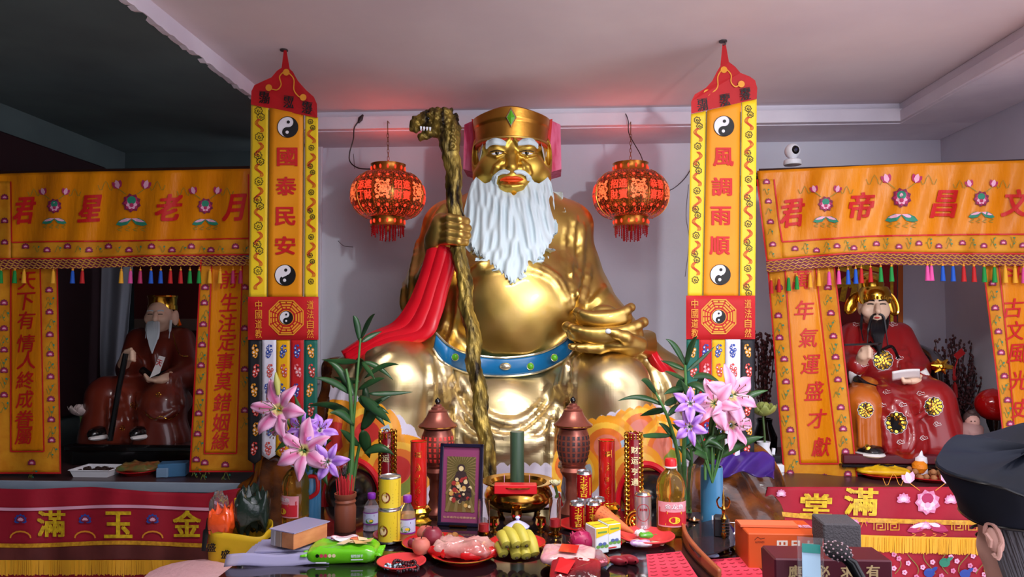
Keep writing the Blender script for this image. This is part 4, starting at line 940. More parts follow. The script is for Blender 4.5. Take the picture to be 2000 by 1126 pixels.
fl = lambda y: np.interp(y, [500, 885], [414, 399]); frr = lambda y: np.interp(y, [500, 885], [474, 462])
strip('shrine_curtain', 'dim orange curtain strip reading 前生注定事莫錯姻緣 beside the banner', SCL, le, re, 505, 921, (fl, frr, 885), [(c, x, y) for c, x, y in zip('前生注定事莫錯姻緣', (448, 446, 444, 443, 440, 436, 434, 432, 430), (545, 590, 630, 667, 706, 744, 785, 824, 860))], [(le(y)+12, y) for y in (560, 590, 632, 672, 712, 764, 806, 846, 896)]+[(478, y) for y in (560, 640, 720, 800)]+[(400, 902), (440, 906)], False, cs=35)
le = lambda y: -14; re = lambda y: np.interp(y, [500, 920], [112, 119])
strip('shrine_curtain', 'dim orange curtain strip reading 天下有情人終成眷屬 by the dark wall', SCL, le, re, 505, 924, (lambda y: 21, lambda y: np.interp(y, [500, 885], [78, 86]), 881), [(c, x, y) for c, x, y in zip('天下有情人終成眷屬', (52, 52, 52, 51, 50, 48, 48, 47, 46), (548, 588, 625, 670, 703, 742, 779, 818, 850))], [(re(y)-17, y) for y in (565, 608, 652, 690, 734, 778, 818, 858)]+[(8, y) for y in (590, 640, 682, 722, 770)]+[(62, 902)], False, cs=34)
# ============================================================ LANTERNS AND WALL FITTINGS
M_lsh = mat('lantern_filigree', (92, 52, 26), .3, .7, col2=(128, 84, 34), scale=30, emit=(150, 30, 16), estr=.10)
nt = M_lsh.node_tree; v_ = nt.nodes.new('ShaderNodeTexVoronoi'); v_.feature = 'DISTANCE_TO_EDGE'; v_.inputs['Scale'].default_value = 62; tc_ = nt.nodes.new('ShaderNodeTexCoord'); nt.links.new(tc_.outputs['Object'], v_.inputs['Vector'])
r_ = nt.nodes.new('ShaderNodeValToRGB'); r_.color_ramp.elements[0].position = .10; r_.color_ramp.elements[1].position = .22; r_.color_ramp.elements[0].color = (.02, .004, .002, 1); r_.color_ramp.elements[1].color = (.62, .035, .012, 1); nt.links.new(v_.outputs['Distance'], r_.inputs[0])
b_ = nt.nodes['Principled BSDF']; nt.links.new(r_.outputs[0], b_.inputs['Emission Color']); b_.inputs['Emission Strength'].default_value = .7   # light showing through the pierced shell
M_lgold = mat('lantern_gold', (214, 140, 60), .3, .9); M_lglow = mat('lantern_glow', (240, 70, 50), .5, emit=(255, 70, 40), estr=.85); M_lfu = mat('lantern_medallion', (240, 130, 80), .5, emit=(255, 120, 66), estr=.8)
M_bead = mat('red_bead', (150, 16, 26), .2, emit=(190, 16, 20), estr=.12)
def lantern(label, cx, cy, hook_x, hook_y, texts, rot):
    Y = 4.47; u = Y/FPX; c = P(cx, cy, Y); t = thing('palace_lantern', label, 'lantern', tuple(c+Vector((0, 0, -75*u))), 'red palace lanterns hung from the rear beam')
    def rad(zz): # zz in px above centre
        return 33+40*math.sqrt(max(0, 1-(zz/46)**2))
    prof = [(33*u, -44*u)]+[(rad(z)*u, z*u) for z in np.linspace(-43, 43, 24)]+[(33*u, 44*u)]
    mb = MB(); mb.lathe(prof, c, 48); bd = build('lantern_body', mb, M_lsh, t)
    for z0, z1 in ((44, 62), (-62, -44)):
        mb = MB(); mb.lathe([(30*u, z0*u), (35*u, z0*u), (33*u, (z0+4)*u), (33*u, (z1-4)*u), (35*u, z1*u), (30*u, z1*u), (29*u, (z1-1)*u), (29*u, (z0+1)*u)], c, 40)
        cl = build('collar', mb, M_lgold, t); mb = MB()
        for k in range(14): a = 2*PI*k/14+rot; q = c+Vector((33.6*u*cos(a), 33.6*u*sin(a), (z0+z1)/2*u)); mb.ell(q, (2.2*u, 2.2*u, 4.2*u), 6)
        build('collar_beads', mb, M_lglow, cl, kind='stuff')
    mb = MB()
    for k in range(12):
        a = 2*PI*k/12+rot; mb.tube([c+Vector(((rad(z)+.8)*u*cos(a), (rad(z)+.8)*u*sin(a), z*u)) for z in np.linspace(-44, 44, 18)], .9*u, 5)
    build('ribs', mb, M_lgold, bd)
    def SL(a0):
        def S(x, y, off=0):  # x,y px on the shell around azimuth a0, y downwards
            r = rad(-y); a = a0+x/max(r, 20); return c+Vector(((r*u+off)*cos(a), (r*u+off)*sin(a), -y*u))
        return S
    for k in range(12):
        a0 = 2*PI*(k+.5)/12+rot
        if sin(a0) > .35: continue
        S = SL(a0); mb = MB(); tx = texts[k % len(texts)]
        if tx == '福':
            rosette(mb, S, 0, -2, 15, 0, 2.2, .004); put_line(mb, circ(12.5, 20), lambda x, y, o: S(x, y-2, o), 1.2, .004, 0, True); put_text(mb, '福', S, 0, -2, 17, 17, .005, 0, 0, .03)
            for xx, yy in ((-10, -17), (10, -17), (-10, 14), (10, 14)): put_poly(mb, circ(3.6, 8), S, xx, yy, 1, .004, 0)
            build('medallion', mb, M_lfu, bd, smooth=False, recalc=False)
        else:
            for j, ch in enumerate(tx): put_text(mb, ch, S, (-8.5, -8.5, 8.5, 8.5)[j], (-11, 9, -11, 9)[j], 17, 15, .004, 0, 0, .03)
            build('lantern_text', mb, M_lglow, bd, smooth=False, recalc=False)
        mb = MB()
        for xx, yy, r in ((-8, -30, 4.2), (8, -30, 4.2), (-8, 28, 4.6), (8, 28, 4.6)):
            put_poly(mb, circ(r*.62, 10), S, xx, yy, 1, .004, 0)
            for a in np.linspace(0, 2*PI, 8)[:-1]: put_poly(mb, circ(r*.2, 5), S, xx+r*cos(a), yy+r*sin(a), 1, .004, 1)
        for xx in (-4.5, 4.5): put_line(mb, [(xx, 33), (xx+1.5, 37), (xx, 41)], S, 1.3, .004, 0)
        for xx in (-11, 0, 11): put_line(mb, [(xx, 20), (xx+1.2, 22), (xx, 24), (xx-1.2, 22)], S, .9, .004, 1, True); put_line(mb, [(xx*.8, -22), (xx*.8+1.2, -24), (xx*.8, -20)], S, .9, .004, 1)
        build('flower_tracery', mb, [M_lglow, M_lgold], bd, kind='stuff', smooth=False, recalc=False)
    mb = MB()
    for k in range(30):
        a = 2*PI*k/30; ln = (14, 20, 16)[k % 3]; q = c+Vector((31*u*cos(a), 31*u*sin(a), -62*u))
        for j in range(ln//4): mb.ell(q+Vector((0, 0, -(2+j*4)*u)), (1.5*u, 1.5*u, 2.2*u), 5)
    for k in range(12):
        a = 2*PI*k/12; q = c+Vector((15*u*cos(a), 15*u*sin(a), -62*u))
        for j in range(7): mb.ell(q+Vector((0, 0, -(2+j*4)*u)), (1.5*u, 1.5*u, 2.2*u), 5)
    build('bead_fringe', mb, M_bead, t, kind='stuff')
    mb = MB(); mb.lathe([(1e-5, -72*u), (5*u, -70*u), (8*u, -62*u), (6*u, -54*u), (1e-5, -52*u)], c, 14); build('finial', mb, M_lgold, t)
    mb = MB(); q = c+Vector((0, 0, 62*u)); e = P(hook_x, hook_y, Y); n = 9
    for a in np.linspace(0, 2*PI, 4)[:-1]: mb.tube([q+Vector((30*u*cos(a), 30*u*sin(a), -2*u)), q+Vector((0, 0, 6*u))], .7*u, 4)
    for k in range(n):
        p = q.lerp(e, k/n*.78); p2 = q.lerp(e, (k+1.25)/n*.78); m_ = (p+p2)/2; d = (p2-p)/2; s_ = Vector((1, 0, 0)) if k % 2 else Vector((0, 1, 0))
        mb.tube([m_+d*cos(b_)+s_*(2.0*u*sin(b_)) for b_ in np.linspace(0, 2*PI, 11)[:-1]], .55*u, 4, closed=True)
    mb.tube([q.lerp(e, .78), e], .9*u, 5); mb.tube([e, e+Vector((0, .05, 0))], .9*u, 5); build('chain', mb, mat('chain_metal', (140, 104, 70), .35, .8), t)
    l = point('lantern_bulb', tuple(c+Vector((0, 0, 58*u))), .03, 1.7, (1, .16, .12)); return t
TX = ['添丁進財', '福', '招財進寶', '福', '恭喜發財', '福']
lantern('glowing red palace lantern with cable hanging beside the dragon head staff', 758, 382, 757, 236, TX, -PI/2-PI/12+2*PI/12*(-1)+.08)
lantern('glowing red palace lantern hanging beside the 風調雨順 banner', 1232, 381, 1232, 238, TX[2:]+TX[:2], -PI/2-PI/12-2*PI/12+.1)
def cable(name, label, pts, r=.004):
    mb = MB(); mb.tube(bez([P(*p) for p in pts], 8), r, 6); o = build(name, mb, M_cord); return tag(o, label, 'cable')
o = cable('lamp_cable', 'thin black cable looping from the beam down to the lantern beside the staff', [(707, 226, 4.53), (701, 236, 4.52), (692, 250, 4.52), (690, 272, 4.5), (683, 298, 4.5), (684, 316, 4.5), (700, 328, 4.48), (726, 330, 4.47)])
mb = MB(); mb.tube([P(709, 224, 4.53), P(704, 232, 4.525), P(700, 240, 4.52)], [.006, .016, .006], 8); q = build('plug', mb, M_cord); q.parent = o; q.location = Vector(q.location)-o.location
cable('lamp_cable', 'thin black cable looping from beam hook to lantern beside 風調雨順', [(1222, 222, 4.53), (1227, 236, 4.5), (1229, 262, 4.5), (1250, 300, 4.48), (1258, 322, 4.46)], .003)
cable('wall_cable', 'thin dark cable on the white wall running behind the 風調雨順 banner', [(1300, 374, 4.6), (1318, 366, 4.85), (1340, 345, 4.97), (1360, 310, 4.97)], .003)
# security camera on the curtain rail
cx = P(1548, 322, 4.25); t = thing('security_camera', 'small white round security camera on the shrine top beside the banner', 'camera', tuple(cx)); u = 4.25/FPX
mb = MB(); mb.lathe([(16*u, 0), (17*u, 2*u), (16*u, 9*u), (12*u, 11*u), (6*u, 13*u), (6*u, 16*u)], tuple(cx), 28); build('base', mb, M_white, t)
hc_ = cx+Vector((0, 0, 27*u)); mb = MB(); mb.ell(hc_, (14.5*u, 14.5*u, 15*u), 28); hd_ = build('head', mb, M_white, t)
mb = MB(); mb.ell(hc_+Vector((1.5*u, -9.5*u, 0)), (8.5*u, 6.5*u, 9*u), 20, 0); mb.ell(hc_+Vector((1.8*u, -14.6*u, 0)), (3.4*u, 2*u, 3.6*u), 12, 1); build('lens', mb, [M_black, mat('lens_glass', (40, 40, 70), .05)], hd_)
# rails the curtains hang from, on turned posts
M_rail = mat('shrine_frame', (52, 24, 16), .5)
t = thing('shrine_stand', 'dark wooden shrine frame holding up the bright orange valance', 'frame', (1.9, 4.2, 0))
a = P(1482, 336, 4.19); e = P(2060, 316, 3.76); mb = MB(); mb.tube([a, e], .02, 8); build('rail', mb, M_rail, t)
for q in (P(1568, 600, 4.96),):
    mb = MB(); mb.box((q[0], q[1], 1.24), (.04, .04, 2.48)); build('post', mb, M_rail, t, smooth=False)
mb = MB(); mb.box((a.x+.05, 4.36, a.z-.01), (.26, .32, .02)); build('top_board', mb, M_rail, t, smooth=False); mb = MB(); mb.tube([P(1568, 600, 4.96).xy.to_3d()+Vector((0, 0, 2.46)), (a.x+.2, 4.14, 2.46)], .02, 6); build('rail', mb, M_rail, t); mb = MB(); mb.tube([P(2060, 316, 3.76), (2.67, 3.80, 2.44)], .02, 6); build('rail', mb, M_rail, t)
t = thing('shrine_stand', 'dark wooden shrine frame holding up the dim orange valance', 'frame', (-2.3, 4.98, 0))
a = P(-24, 341, 3.70); e = P(490, 331, 3.70); mb = MB(); mb.tube([a, e], .02, 8); build('rail', mb, M_rail, t)
for x, xr in ((a.x, a.x-.2), (e.x, -1.9)): mb = MB(); mb.box((xr, 4.97, a.z/2), (.04, .04, a.z)); mb.tube([(xr, 4.97, a.z-.02), (x, 3.7, a.z)], .02, 6); build('post', mb, M_rail, t, smooth=False)
# ============================================================ SIDE SHRINES
M_alt = mat('altar_steel', (150, 166, 182), .4, col2=(134, 150, 168), scale=4); M_altd = mat('altar_top', (70, 44, 46), .3)
M_pcl = mat('crimson_cloth', (168, 18, 44), .7, col2=(150, 12, 38), scale=4, bump=.2, bscale=12); M_tr = mat('gold_trim', (226, 170, 40), .4, col2=(190, 130, 30), scale=60)
M_fr = mat('yellow_fringe', (236, 174, 40), .6); M_gl = mat('gold_lettering', (232, 196, 30), .45, col2=(190, 150, 20), scale=50)
M_brn = mat('brown_cloth', (104, 44, 40), .7, col2=(86, 32, 30), scale=8)
def altar(name, label, x0, x1, y0, y1, z):
    t = thing(name, label, 'altar', ((x0+x1)/2, (y0+y1)/2, 0)); mb = MB(); mb.box(((x0+x1)/2, (y0+y1)/2, z-.02), (x1-x0, y1-y0, .04), b=.008); build('altar_top', mb, M_altd, t, smooth=False)
    mb = MB(); mb.box(((x0+x1)/2, y0-.004, z-.025), (x1-x0+.02, .012, .05), b=.003); build('edge_band', mb, M_alt, t, smooth=False)
    mb = MB(); mb.box(((x0+x1)/2, (y0+y1)/2, z/2-.02), (x1-x0-.03, y1-y0-.04, z-.04), b=.006); build('cabinet', mb, M_alt, t, smooth=False)
    return t
ZR = .835; ZL = .835
altar('shrine_altar', 'steel edged altar table under the scholar figure with crimson cloth', 1.14, 2.66, 3.62, 4.85, ZR)
altar('shrine_altar', 'steel edged altar table under the brown robed elder figure', -3.24, -1.50, 3.62, 4.95, ZL)
# crimson altar cloth reading 金玉滿堂 (its 滿 and 堂 in view)
YA = lambda px: np.interp(px, [1480, 2200], [3.58, 3.56])
SAR = lambda px, py, off=0: P(px, py, YA(px)-.05*max(0, (py-950)/180)+.016*sin(px*.03+py*.004)*min(1, max(0, (py-960)/60))+.006*sin(px*.09+py*.03)-off)
t = thing('altar_cloth', 'crimson altar cloth with gold 滿堂 lettering and yellow fringe below the scholar', 'altar cloth', tuple(SAR(1700, 1126)))
lx = lambda y: np.interp(y, [950, 1000, 1200], [1500, 1486, 1470])
o = cloth('cloth', SAR, lx, 2180, 950, 1250, M_pcl, t, 60, 40)
def sw(y): return lambda x: np.interp(x, [1480, 1510, 1600, 1700, 1850, 2200], [y+2, y-3, y+6, y+11, y+15, y+20])
xs = np.arange(1484, 2180, 8)
mb = MB(); f = sw(1000); mb.grid(lambda u, v: SAR(lerp(1484, 2180, u), f(lerp(1484, 2180, u))+9*v, .008), 90, 2); build('gold_band', mb, M_tr, t, recalc=False)
mb = MB(); f2 = sw(1036); fringe(mb, SAR, np.arange(1484, 2160, 1.7), lambda x: f2(x)+1, lambda x: f2(x)+30, 2.2, .008); put_line(mb, [(x, f2(x)) for x in xs], SAR, 5, .009); build('fringe', mb, M_fr, t, kind='stuff', smooth=False, recalc=False)
for ch, x, y, w, h_ in (('堂', 1594, 985, 58, 42), ('滿', 1682, 979, 62, 52)): mb = MB(); put_text(mb, ch, SAR, x, y, h_, w, .009, 0, .03, .035, 6); build('character', mb, M_gl, o, smooth=False, recalc=False)
PF = [mat('peony_outer', (214, 130, 170), .6), mat('peony_mid', (232, 176, 206), .6), mat('peony_inner', (240, 214, 230), .6), M_mag, M_gth, M_gth]
for x, y, s in ((1812, 980, 22), (1765, 972, 14), (1857, 974, 13), (1526, 962, 10), (1503, 984, 9)): mb = MB(); bigflower(mb, SAR, x, y, s*1.15, .009) if s > 20 else lotus(mb, SAR, x, y, s, .009); build('embroidered_flower', mb, PF, o, smooth=False, recalc=False)
for x0 in (1718, 1745, 1870, 1897):
    mb = MB(); y0 = 1026; s = 11; put_line(mb, [(x0+a*s, y0+b_*s*.75) for a, b_ in ((-1, 1), (-1, -1), (1, -1), (1, 1), (-.5, 1), (-.5, -.4), (.5, -.4), (.5, .45), (0, .45))], SAR, 2.4, .009); build('key_fret', mb, M_tr, o, smooth=False, recalc=False)
for x, y in ((1668, 1022), (1808, 1027), (1940, 1030)): mb = MB(); lotus(mb, SAR, x, y-2, 11, .009); scroll(mb, SAR, x-18, y, 15, 0, .009); scroll(mb, SAR, x+18, y, 15, 1, .009); build('embroidered_flower', mb, PF, o, smooth=False, recalc=False)
for i in range(22):
    x = 1742+(i*37) % 250+RNG.uniform(-6, 6); y = 1082+(i*17) % 46; mb = MB(); r = 4.6
    for a in np.linspace(0, 2*PI, 6)[:-1]: put_poly(mb, circ(r*.55, 8), SAR, x+r*.62*cos(a), y+r*.62*sin(a), 1, .009, i % 2)
    put_poly(mb, circ(r*.3, 6), SAR, x, y, 1, .0105, 3); build('blossom', mb, PF, o, smooth=False, recalc=False)
mb = MB()
for k in range(7): put_line(mb, [(1748+k*34+12*sin(q*3+k), 1120-q*38) for q in np.linspace(0, 1, 8)], SAR, 1.3, .0085)
build('embroidered_branches', mb, M_olive, o, kind='stuff', smooth=False, recalc=False)
for x, y, m in ((1845, 1098, M_teal), (1815, 1118, M_blut), (1885, 1120, M_blut), (1932, 1112, M_gth)): mb = MB(); put_poly(mb, circ(9, 12, rx=1.2), SAR, x, y, 1, .0095, 0); petal(mb, SAR, x+4, y-3, 15, 4, -.6, 0, .0098); build('embroidered_bird', mb, m, o, smooth=False, recalc=False)
# dim altar cloth reading 金玉 ...
SAL = lambda px, py, off=0: P(px, py, 3.575-.05*max(0, (py-960)/170)+.014*sin(px*.03+py*.01)+.006*sin(px*.08)-off)
t = thing('altar_cloth', 'dim crimson altar cloth with gold 金玉 lettering below the brown robed elder', 'altar cloth', tuple(SAL(240, 1126)))
dip = lambda x: np.interp(x, [-60, 60, 180, 300, 400, 500], [952, 955, 950, 960, 963, 948])
o = cloth('cloth', SAL, -60, 505, dip, 1250, M_pcl, t, 60, 40)
for y0, h_, m, nm in ((988, 6, M_lpk, 'pink_band'), (1058, 8, M_tr, 'gold_band')):
    mb = MB(); mb.grid(lambda u, v: SAL(lerp(-58, 503, u), y0+3*sin(u*9)+h_*v, .008), 70, 2); build(nm, mb, m, t, recalc=False)
mb = MB(); mb.grid(lambda u, v: SAL(lerp(-58, 503, u), 1067+3*sin(u*9)+27*v, .007), 70, 3); build('brown_band', mb, M_brn, t, recalc=False)
mb = MB(); fringe(mb, SAL, np.arange(-55, 500, 1.9), lambda x: 1093, lambda x: 1122, 2.3, .008); build('fringe', mb, M_fr, t, kind='stuff', smooth=False, recalc=False)
for ch, x, y in (('金', 365, 1022), ('玉', 231, 1024), ('滿', 100, 1022)): mb = MB(); put_text(mb, ch, SAL, x, y, 50, 52, .009, 0, 0, .03, 5); build('character', mb, M_gl, o, smooth=False, recalc=False)
for x in (166, 298, 40): mb = MB(); lotus(mb, SAL, x, 1012, 13, .009); put_line(mb, [(x+20*cos(a), 1050-13*sin(a)) for a in np.linspace(0, PI, 9)], SAL, 3, .009, 5); build('embroidered_flower', mb, [M_blut, M_plum, M_lpk, M_teal, M_olive, M_gth], o, smooth=False, recalc=False)
# ------------------------------------------------------------ scholar figure
M_rrobe = mat('lacquer_red_robe', (150, 26, 26), .28, col2=(138, 20, 24), scale=5, coat=.5); M_orobe = mat('ochre_robe', (188, 96, 24), .3, coat=.4); M_skin = mat('painted_skin', (232, 196, 168), .4); M_cuff = mat('white_cuff', (236, 234, 232), .4)
M_gilt = mat('bright_gilt', c8(236, 188, 70), .16, 1); M_blkh = mat('black_hair_paint', (18, 18, 22), .3); M_lacq = mat('black_lacquer', (16, 14, 16), .2, coat=.6); M_mar = mat('maroon_lacquer', (86, 20, 30), .3)
C2 = lambda x, y, d=0: P(x, y, 4.40-d)
SF = thing('scholar_figure', 'seated scholar deity figure in red robe with black beard and gold hat', 'figurine', tuple(P(1755, 885, 4.15)))
def mksdf(x0, x1, y0, y1, d0, d1, h_, Y=4.40):
    q = np.array([P(x, y, Y-d) for x in (x0, x1) for y in (y0, y1) for d in (d0, d1)]); lo, hi = q.min(0), q.max(0)
    return SDF((lo[0], Y-d1, lo[2]), (hi[0], Y-d0, hi[2]), h_)
s = mksdf(1610, 1905, 625, 905, -.32, .62, .0085)
s.ell(C2(1714, 690), (.17, .14, .2)); s.ell(C2(1716, 708, .08), (.14, .12, .13), .05); s.cap(C2(1668, 652), C2(1752, 652), .06, .06, .05)
s.chain([C2(1664, 655), C2(1652, 715, .1), C2(1672, 712, .26)], [.075, .085, .06], .03); s.chain([C2(1758, 655), C2(1784, 718, .12), C2(1792, 732, .24)], [.075, .085, .06], .03)
s.ell(C2(1745, 785, .12), (.26, .22, .16), .05); s.chain([C2(1735, 765, .1), C2(1815, 785, .33), C2(1832, 862, .34)], [.14, .12, .14], .05); s.chain([C2(1725, 770, .12), C2(1735, 800, .33), C2(1752, 862, .36)], [.13, .12, .14], .05)
s.chain([C2(1830, 800, .3), C2(1862, 872, .32)], [.08, .08], .05); s.cap(C2(1745, 868, .34), C2(1850, 870, .32), .1, .1, .05)
for pts in ([(1715, 755), (1735, 800), (1775, 822), (1815, 800)], [(1722, 745), (1750, 780), (1790, 790)], [(1775, 800), (1785, 850), (1775, 880)], [(1745, 790), (1765, 840), (1760, 880)], [(1800, 830), (1806, 880)], [(1725, 820), (1735, 880)], [(1700, 655), (1708, 690)], [(1768, 680), (1776, 720)], [(1760, 690), (1764, 725)]):
    q = [hit(s, x, y, 3.6, 4.85) for x, y in pts]; q = [p for p in q if p]
    if len(q) > 1: s.chain(bez(q, 4), .011, .02)
def skc(V):
    return np.tile([.3, .02, .02, 1], (len(V), 1))
rb = sdf_obj('robe', s, M_rrobe, SF); SRB = lambda x, y, off=0: (hit(s, x, y, 3.6, 4.85) or P(x, y, 4.22))+Vector((0, -off, 0))
def medal(S, cx, cy, r, parent):
    mb = MB()
    for a in np.linspace(0, 2*PI, 13)[:-1]: put_poly(mb, circ(r*.27, 8), S, cx+r*.78*cos(a), cy+r*.78*sin(a), 1, .003, 1)
    put_poly(mb, circ(r*.74, 20), S, cx, cy, 1, .0045, 1)
    for a in np.linspace(0, 2*PI, 13)[:-1]: put_poly(mb, circ(r*.16, 6), S, cx+r*.8*cos(a), cy+r*.8*sin(a), 1, .0055, 0)
    for rr, n_ in ((.56, 10), (.3, 6), (0, 1)):
        for a in np.linspace(0, 2*PI, n_+1)[:-1]: put_poly(mb, circ(r*.14, 7), S, cx+r*rr*cos(a+rr), cy+r*rr*sin(a+rr), 1, .006, 0)
    put_line(mb, [(cx+r*(1.02+.05*cos(a*12))*cos(a), cy+r*(1.02+.05*cos(a*12))*sin(a)) for a in np.linspace(0, 2*PI, 49)[:-1]], S, .9, .004, 2, True)
    build('gold_medallion', mb, [M_gilt, M_blkh, M_cuff], parent, smooth=False, recalc=False)
for x, y, r in ((1724, 703, 19), (1750, 825, 21), (1823, 793, 18)): medal(SRB, x, y, r, rb)
for x, y, k in ((1669, 633+0, 0), (1688, 711, 1), (1744, 632, 2), (1756, 698, 0), (1731, 764, 1), (1762, 789, 2), (1797, 767, 0), (1829, 827, 1), (1803, 854, 2), (1758, 862, 0), (1722, 790, 1)):
    if hit(s, x, y, 3.6, 4.85) is None: continue
    mb = MB(); put_line(mb, [(x-7, y+2), (x-4, y-3), (x, y-4), (x+3, y-1), (x+7, y-2), (x+9, y+2), (x+3, y+3), (x-2, y+5), (x-6, y+2)], SRB, .9, .003); put_line(mb, [(x-1+2*cos(a), y+2*sin(a)) for a in (0, 1, 2, 3, 4)], SRB, .8, .003); build('cloud_motif', mb, M_cuff, rb, smooth=False, recalc=False)
q = mksdf(1640, 1745, 740, 905, .05, .62, .0085); q.chain([C2(1690, 765, .22), C2(1682, 790, .36), C2(1694, 868, .34)], [.09, .1, .1], .03); q.cap(C2(1680, 866, .36), C2(1715, 868, .34), .075, .085, .03)
for x in (1680, 1695, 1710): q.chain([C2(x-3, 790, .45), C2(x, 870, .44)], .012, .02)
ub = sdf_obj('underskirt', q, M_orobe, SF); medal(lambda x, y, off=0: (hit(q, x, y, 3.6, 4.85) or P(x, y, 4.02))+Vector((0, -off, 0)), 1690, 800, 15, ub)
mb = MB(); zz = lambda x, y, d: P(x, y, 4.40-d)
mb.tube(bez([zz(1672, 738, .27), zz(1692, 752, .32), zz(1716, 758, .3), zz(1745, 754, .28), zz(1770, 745, .26)], 6), .022, 8); build('sash', mb, M_lacq, SF)
mb = MB(); mb.tube(bez([SRB(1698, 668, .004), SRB(1716, 684, .006), SRB(1740, 676, .006), SRB(1754, 700, .004)], 6), .010, 6); build('robe_edge', mb, M_lacq, rb)
hs = mksdf(1660, 1760, 540, 650, -.3, .3, .005)
hs.ell(C2(1708, 598, .06), (.072, .085, .105)); hs.ell(C2(1710, 618, .08), (.05, .06, .05), .03); hs.cap(C2(1706, 620, .03), C2(1706, 645, 0), .045, .05, .02); hs.chain([C2(1714, 596, .155), C2(1715, 607, .175)], [.012, .017], .015); hs.ell(C2(1693, 606, .1), (.03, .03, .035), .02); hs.ell(C2(1727, 606, .1), (.03, .03, .035), .02); hs.ell(C2(1681, 600, .03), (.016, .03, .045), .01)
hf = sdf_obj('head', hs, M_skin, SF); SH = lambda x, y, off=0: (hit(hs, x, y, 3.8, 4.7, .003) or P(x, y, 4.27))+Vector((0, -off, 0))
for sx in (-1, 1):
    mb = MB(); x = 1712+sx*12; mb.tube([SH(x+d, 594+.12*d*d*.12-1, .002) for d in (-6, -3, 0, 3, 6)], .0035, 5); mb.tube([SH(x+d, 586+.02*d*d-(1 if d*sx > 0 else 0), .002) for d in (-8, -4, 0, 4, 8)], .004, 5); build('eye_and_brow', mb, M_blkh, hf)
mb = MB(); mb.ell(SH(1713, 620, .002), (.016, .006, .006), 10); build('lips', mb, mat('red_lip', (190, 50, 44), .4), hf)
mb = MB()
for sx in (-1, 1): mb.tube(bez([SH(1713+sx*3, 613, .006), SH(1713+sx*11, 618, .008), C2(1713+sx*17, 645, .15), C2(1713+sx*(22 if sx > 0 else 19), 678, .16)], 6), [.006]*6+[.008]*7+[.003]*6, 6)
for sx in (-1, 1): mb.tube(bez([C2(1709+sx*24, 605, .06), C2(1707+sx*25, 640, .1), C2(1702+sx*16, 664, .17)], 6), [.008]*7+[.004]*6, 6)
for k in range(13):
    d = (k-6); mb.tube(bez([SH(1713+d*1.5, 628-abs(d)*.5, .004), C2(1714+d*1.7, 650, .2), C2(1717+d*.6, 680+abs(6-abs(d))*2.2, .2)], 6), [.010]*8+[.006]*4+[.002], 6)
build('beard', mb, M_blkh, SF)
mb = MB(); c = C2(1708, 578, .05); mb.lathe([(.082, -.045), (.09, -.02), (.088, .02), (.075, .05), (.07, .055)], tuple(c), 28); mb.lathe([(.07, .0), (.075, .06), (.066, .10), (.035, .125), (1e-5, .13)], tuple(c+Vector((0, .05, .015))), 24)
for a in np.linspace(-2.6, -.5, 9): mb.ell(c+Vector((.086*cos(a), .086*sin(a), -.012)), (.009, .008, .013), 7)
ht = build('hat', mb, M_gilt, SF)
for x, y, r in ((1664, 592, .5), (1740, 593, -.35)):
    mb = MB(); p = C2(x, y, -.02); mb.ell(p, (.032, .012, .066), 16, M=Matrix.Rotation(r, 3, 'Y')); mb.tube([p+Vector((.07*sin(r+.2)*cos(a)*0+.034*cos(a)*cos(r)+.07*sin(a)*sin(r), -.008, .07*sin(a)*cos(r)-.034*cos(a)*sin(r))) for a in np.linspace(0, 2*PI, 24)[:-1]], .006, 5, closed=True); mb.tube([p, c+Vector((0, .06, .02))], .01, 6); build('hat_wing', mb, M_gilt, ht)
def smallhand(cx, cy, d, parent, sx, mt=None, Y=4.40, k=1):
    g_ = mksdf(cx-26, cx+26, cy-26, cy+26, d-.12, d+.14, .004, Y); Cq = lambda x, y, dd=0: P(x, y, Y-d-dd)
    g_.ell(Cq(cx, cy), (.032*k, .03*k, .04*k))
    for j in range(4): y = cy-7+j*5*k; g_.chain([Cq(cx-sx*2, y, .02), Cq(cx+sx*8, y-1, .045), Cq(cx+sx*13, y+2, .03)], [.0125*k, .0115*k, .008*k], .004)
    g_.chain([Cq(cx-sx*4, cy-8, .02), Cq(cx+sx*6, cy-13, .04)], [.013*k, .009*k], .006); g_.cap(Cq(cx-sx*4, cy+6), Cq(cx-sx*8, cy+16, -.05), .03*k, .034*k, .02); return sdf_obj('hand', g_, mt or M_skin, parent)
smallhand(1690, 689, .34, SF, 1)
g_ = mksdf(1750, 1815, 715, 770, .2, .5, .004); Cq = lambda x, y, dd=0: P(x, y, 4.40-.33-dd); g_.ell(Cq(1783, 743), (.05, .035, .022)); g_.cap(Cq(1786, 743), Cq(1800, 738, -.05), .025, .03, .01)
for j in range(4): g_.chain([Cq(1776, 744, .03-.02*j), Cq(1766, 744+j, .035-.02*j), Cq(1762, 737+j, .03-.02*j)], [.012, .011, .008], .004)
sdf_obj('hand', g_, M_skin, SF)
for pts, rs in (([zz(1684, 702, .3), zz(1672, 724, .26), zz(1666, 746, .22)], [.035, .05, .02]), ([zz(1797, 722, .26), zz(1806, 738, .26), zz(1818, 758, .24)], [.05, .05, .014])):
    mb = MB(); mb.tube(bez(pts, 5), np.interp(np.linspace(0, 2, 11), [0, 1, 2], rs), 12, flat=.6); build('cuff', mb, M_cuff, SF)
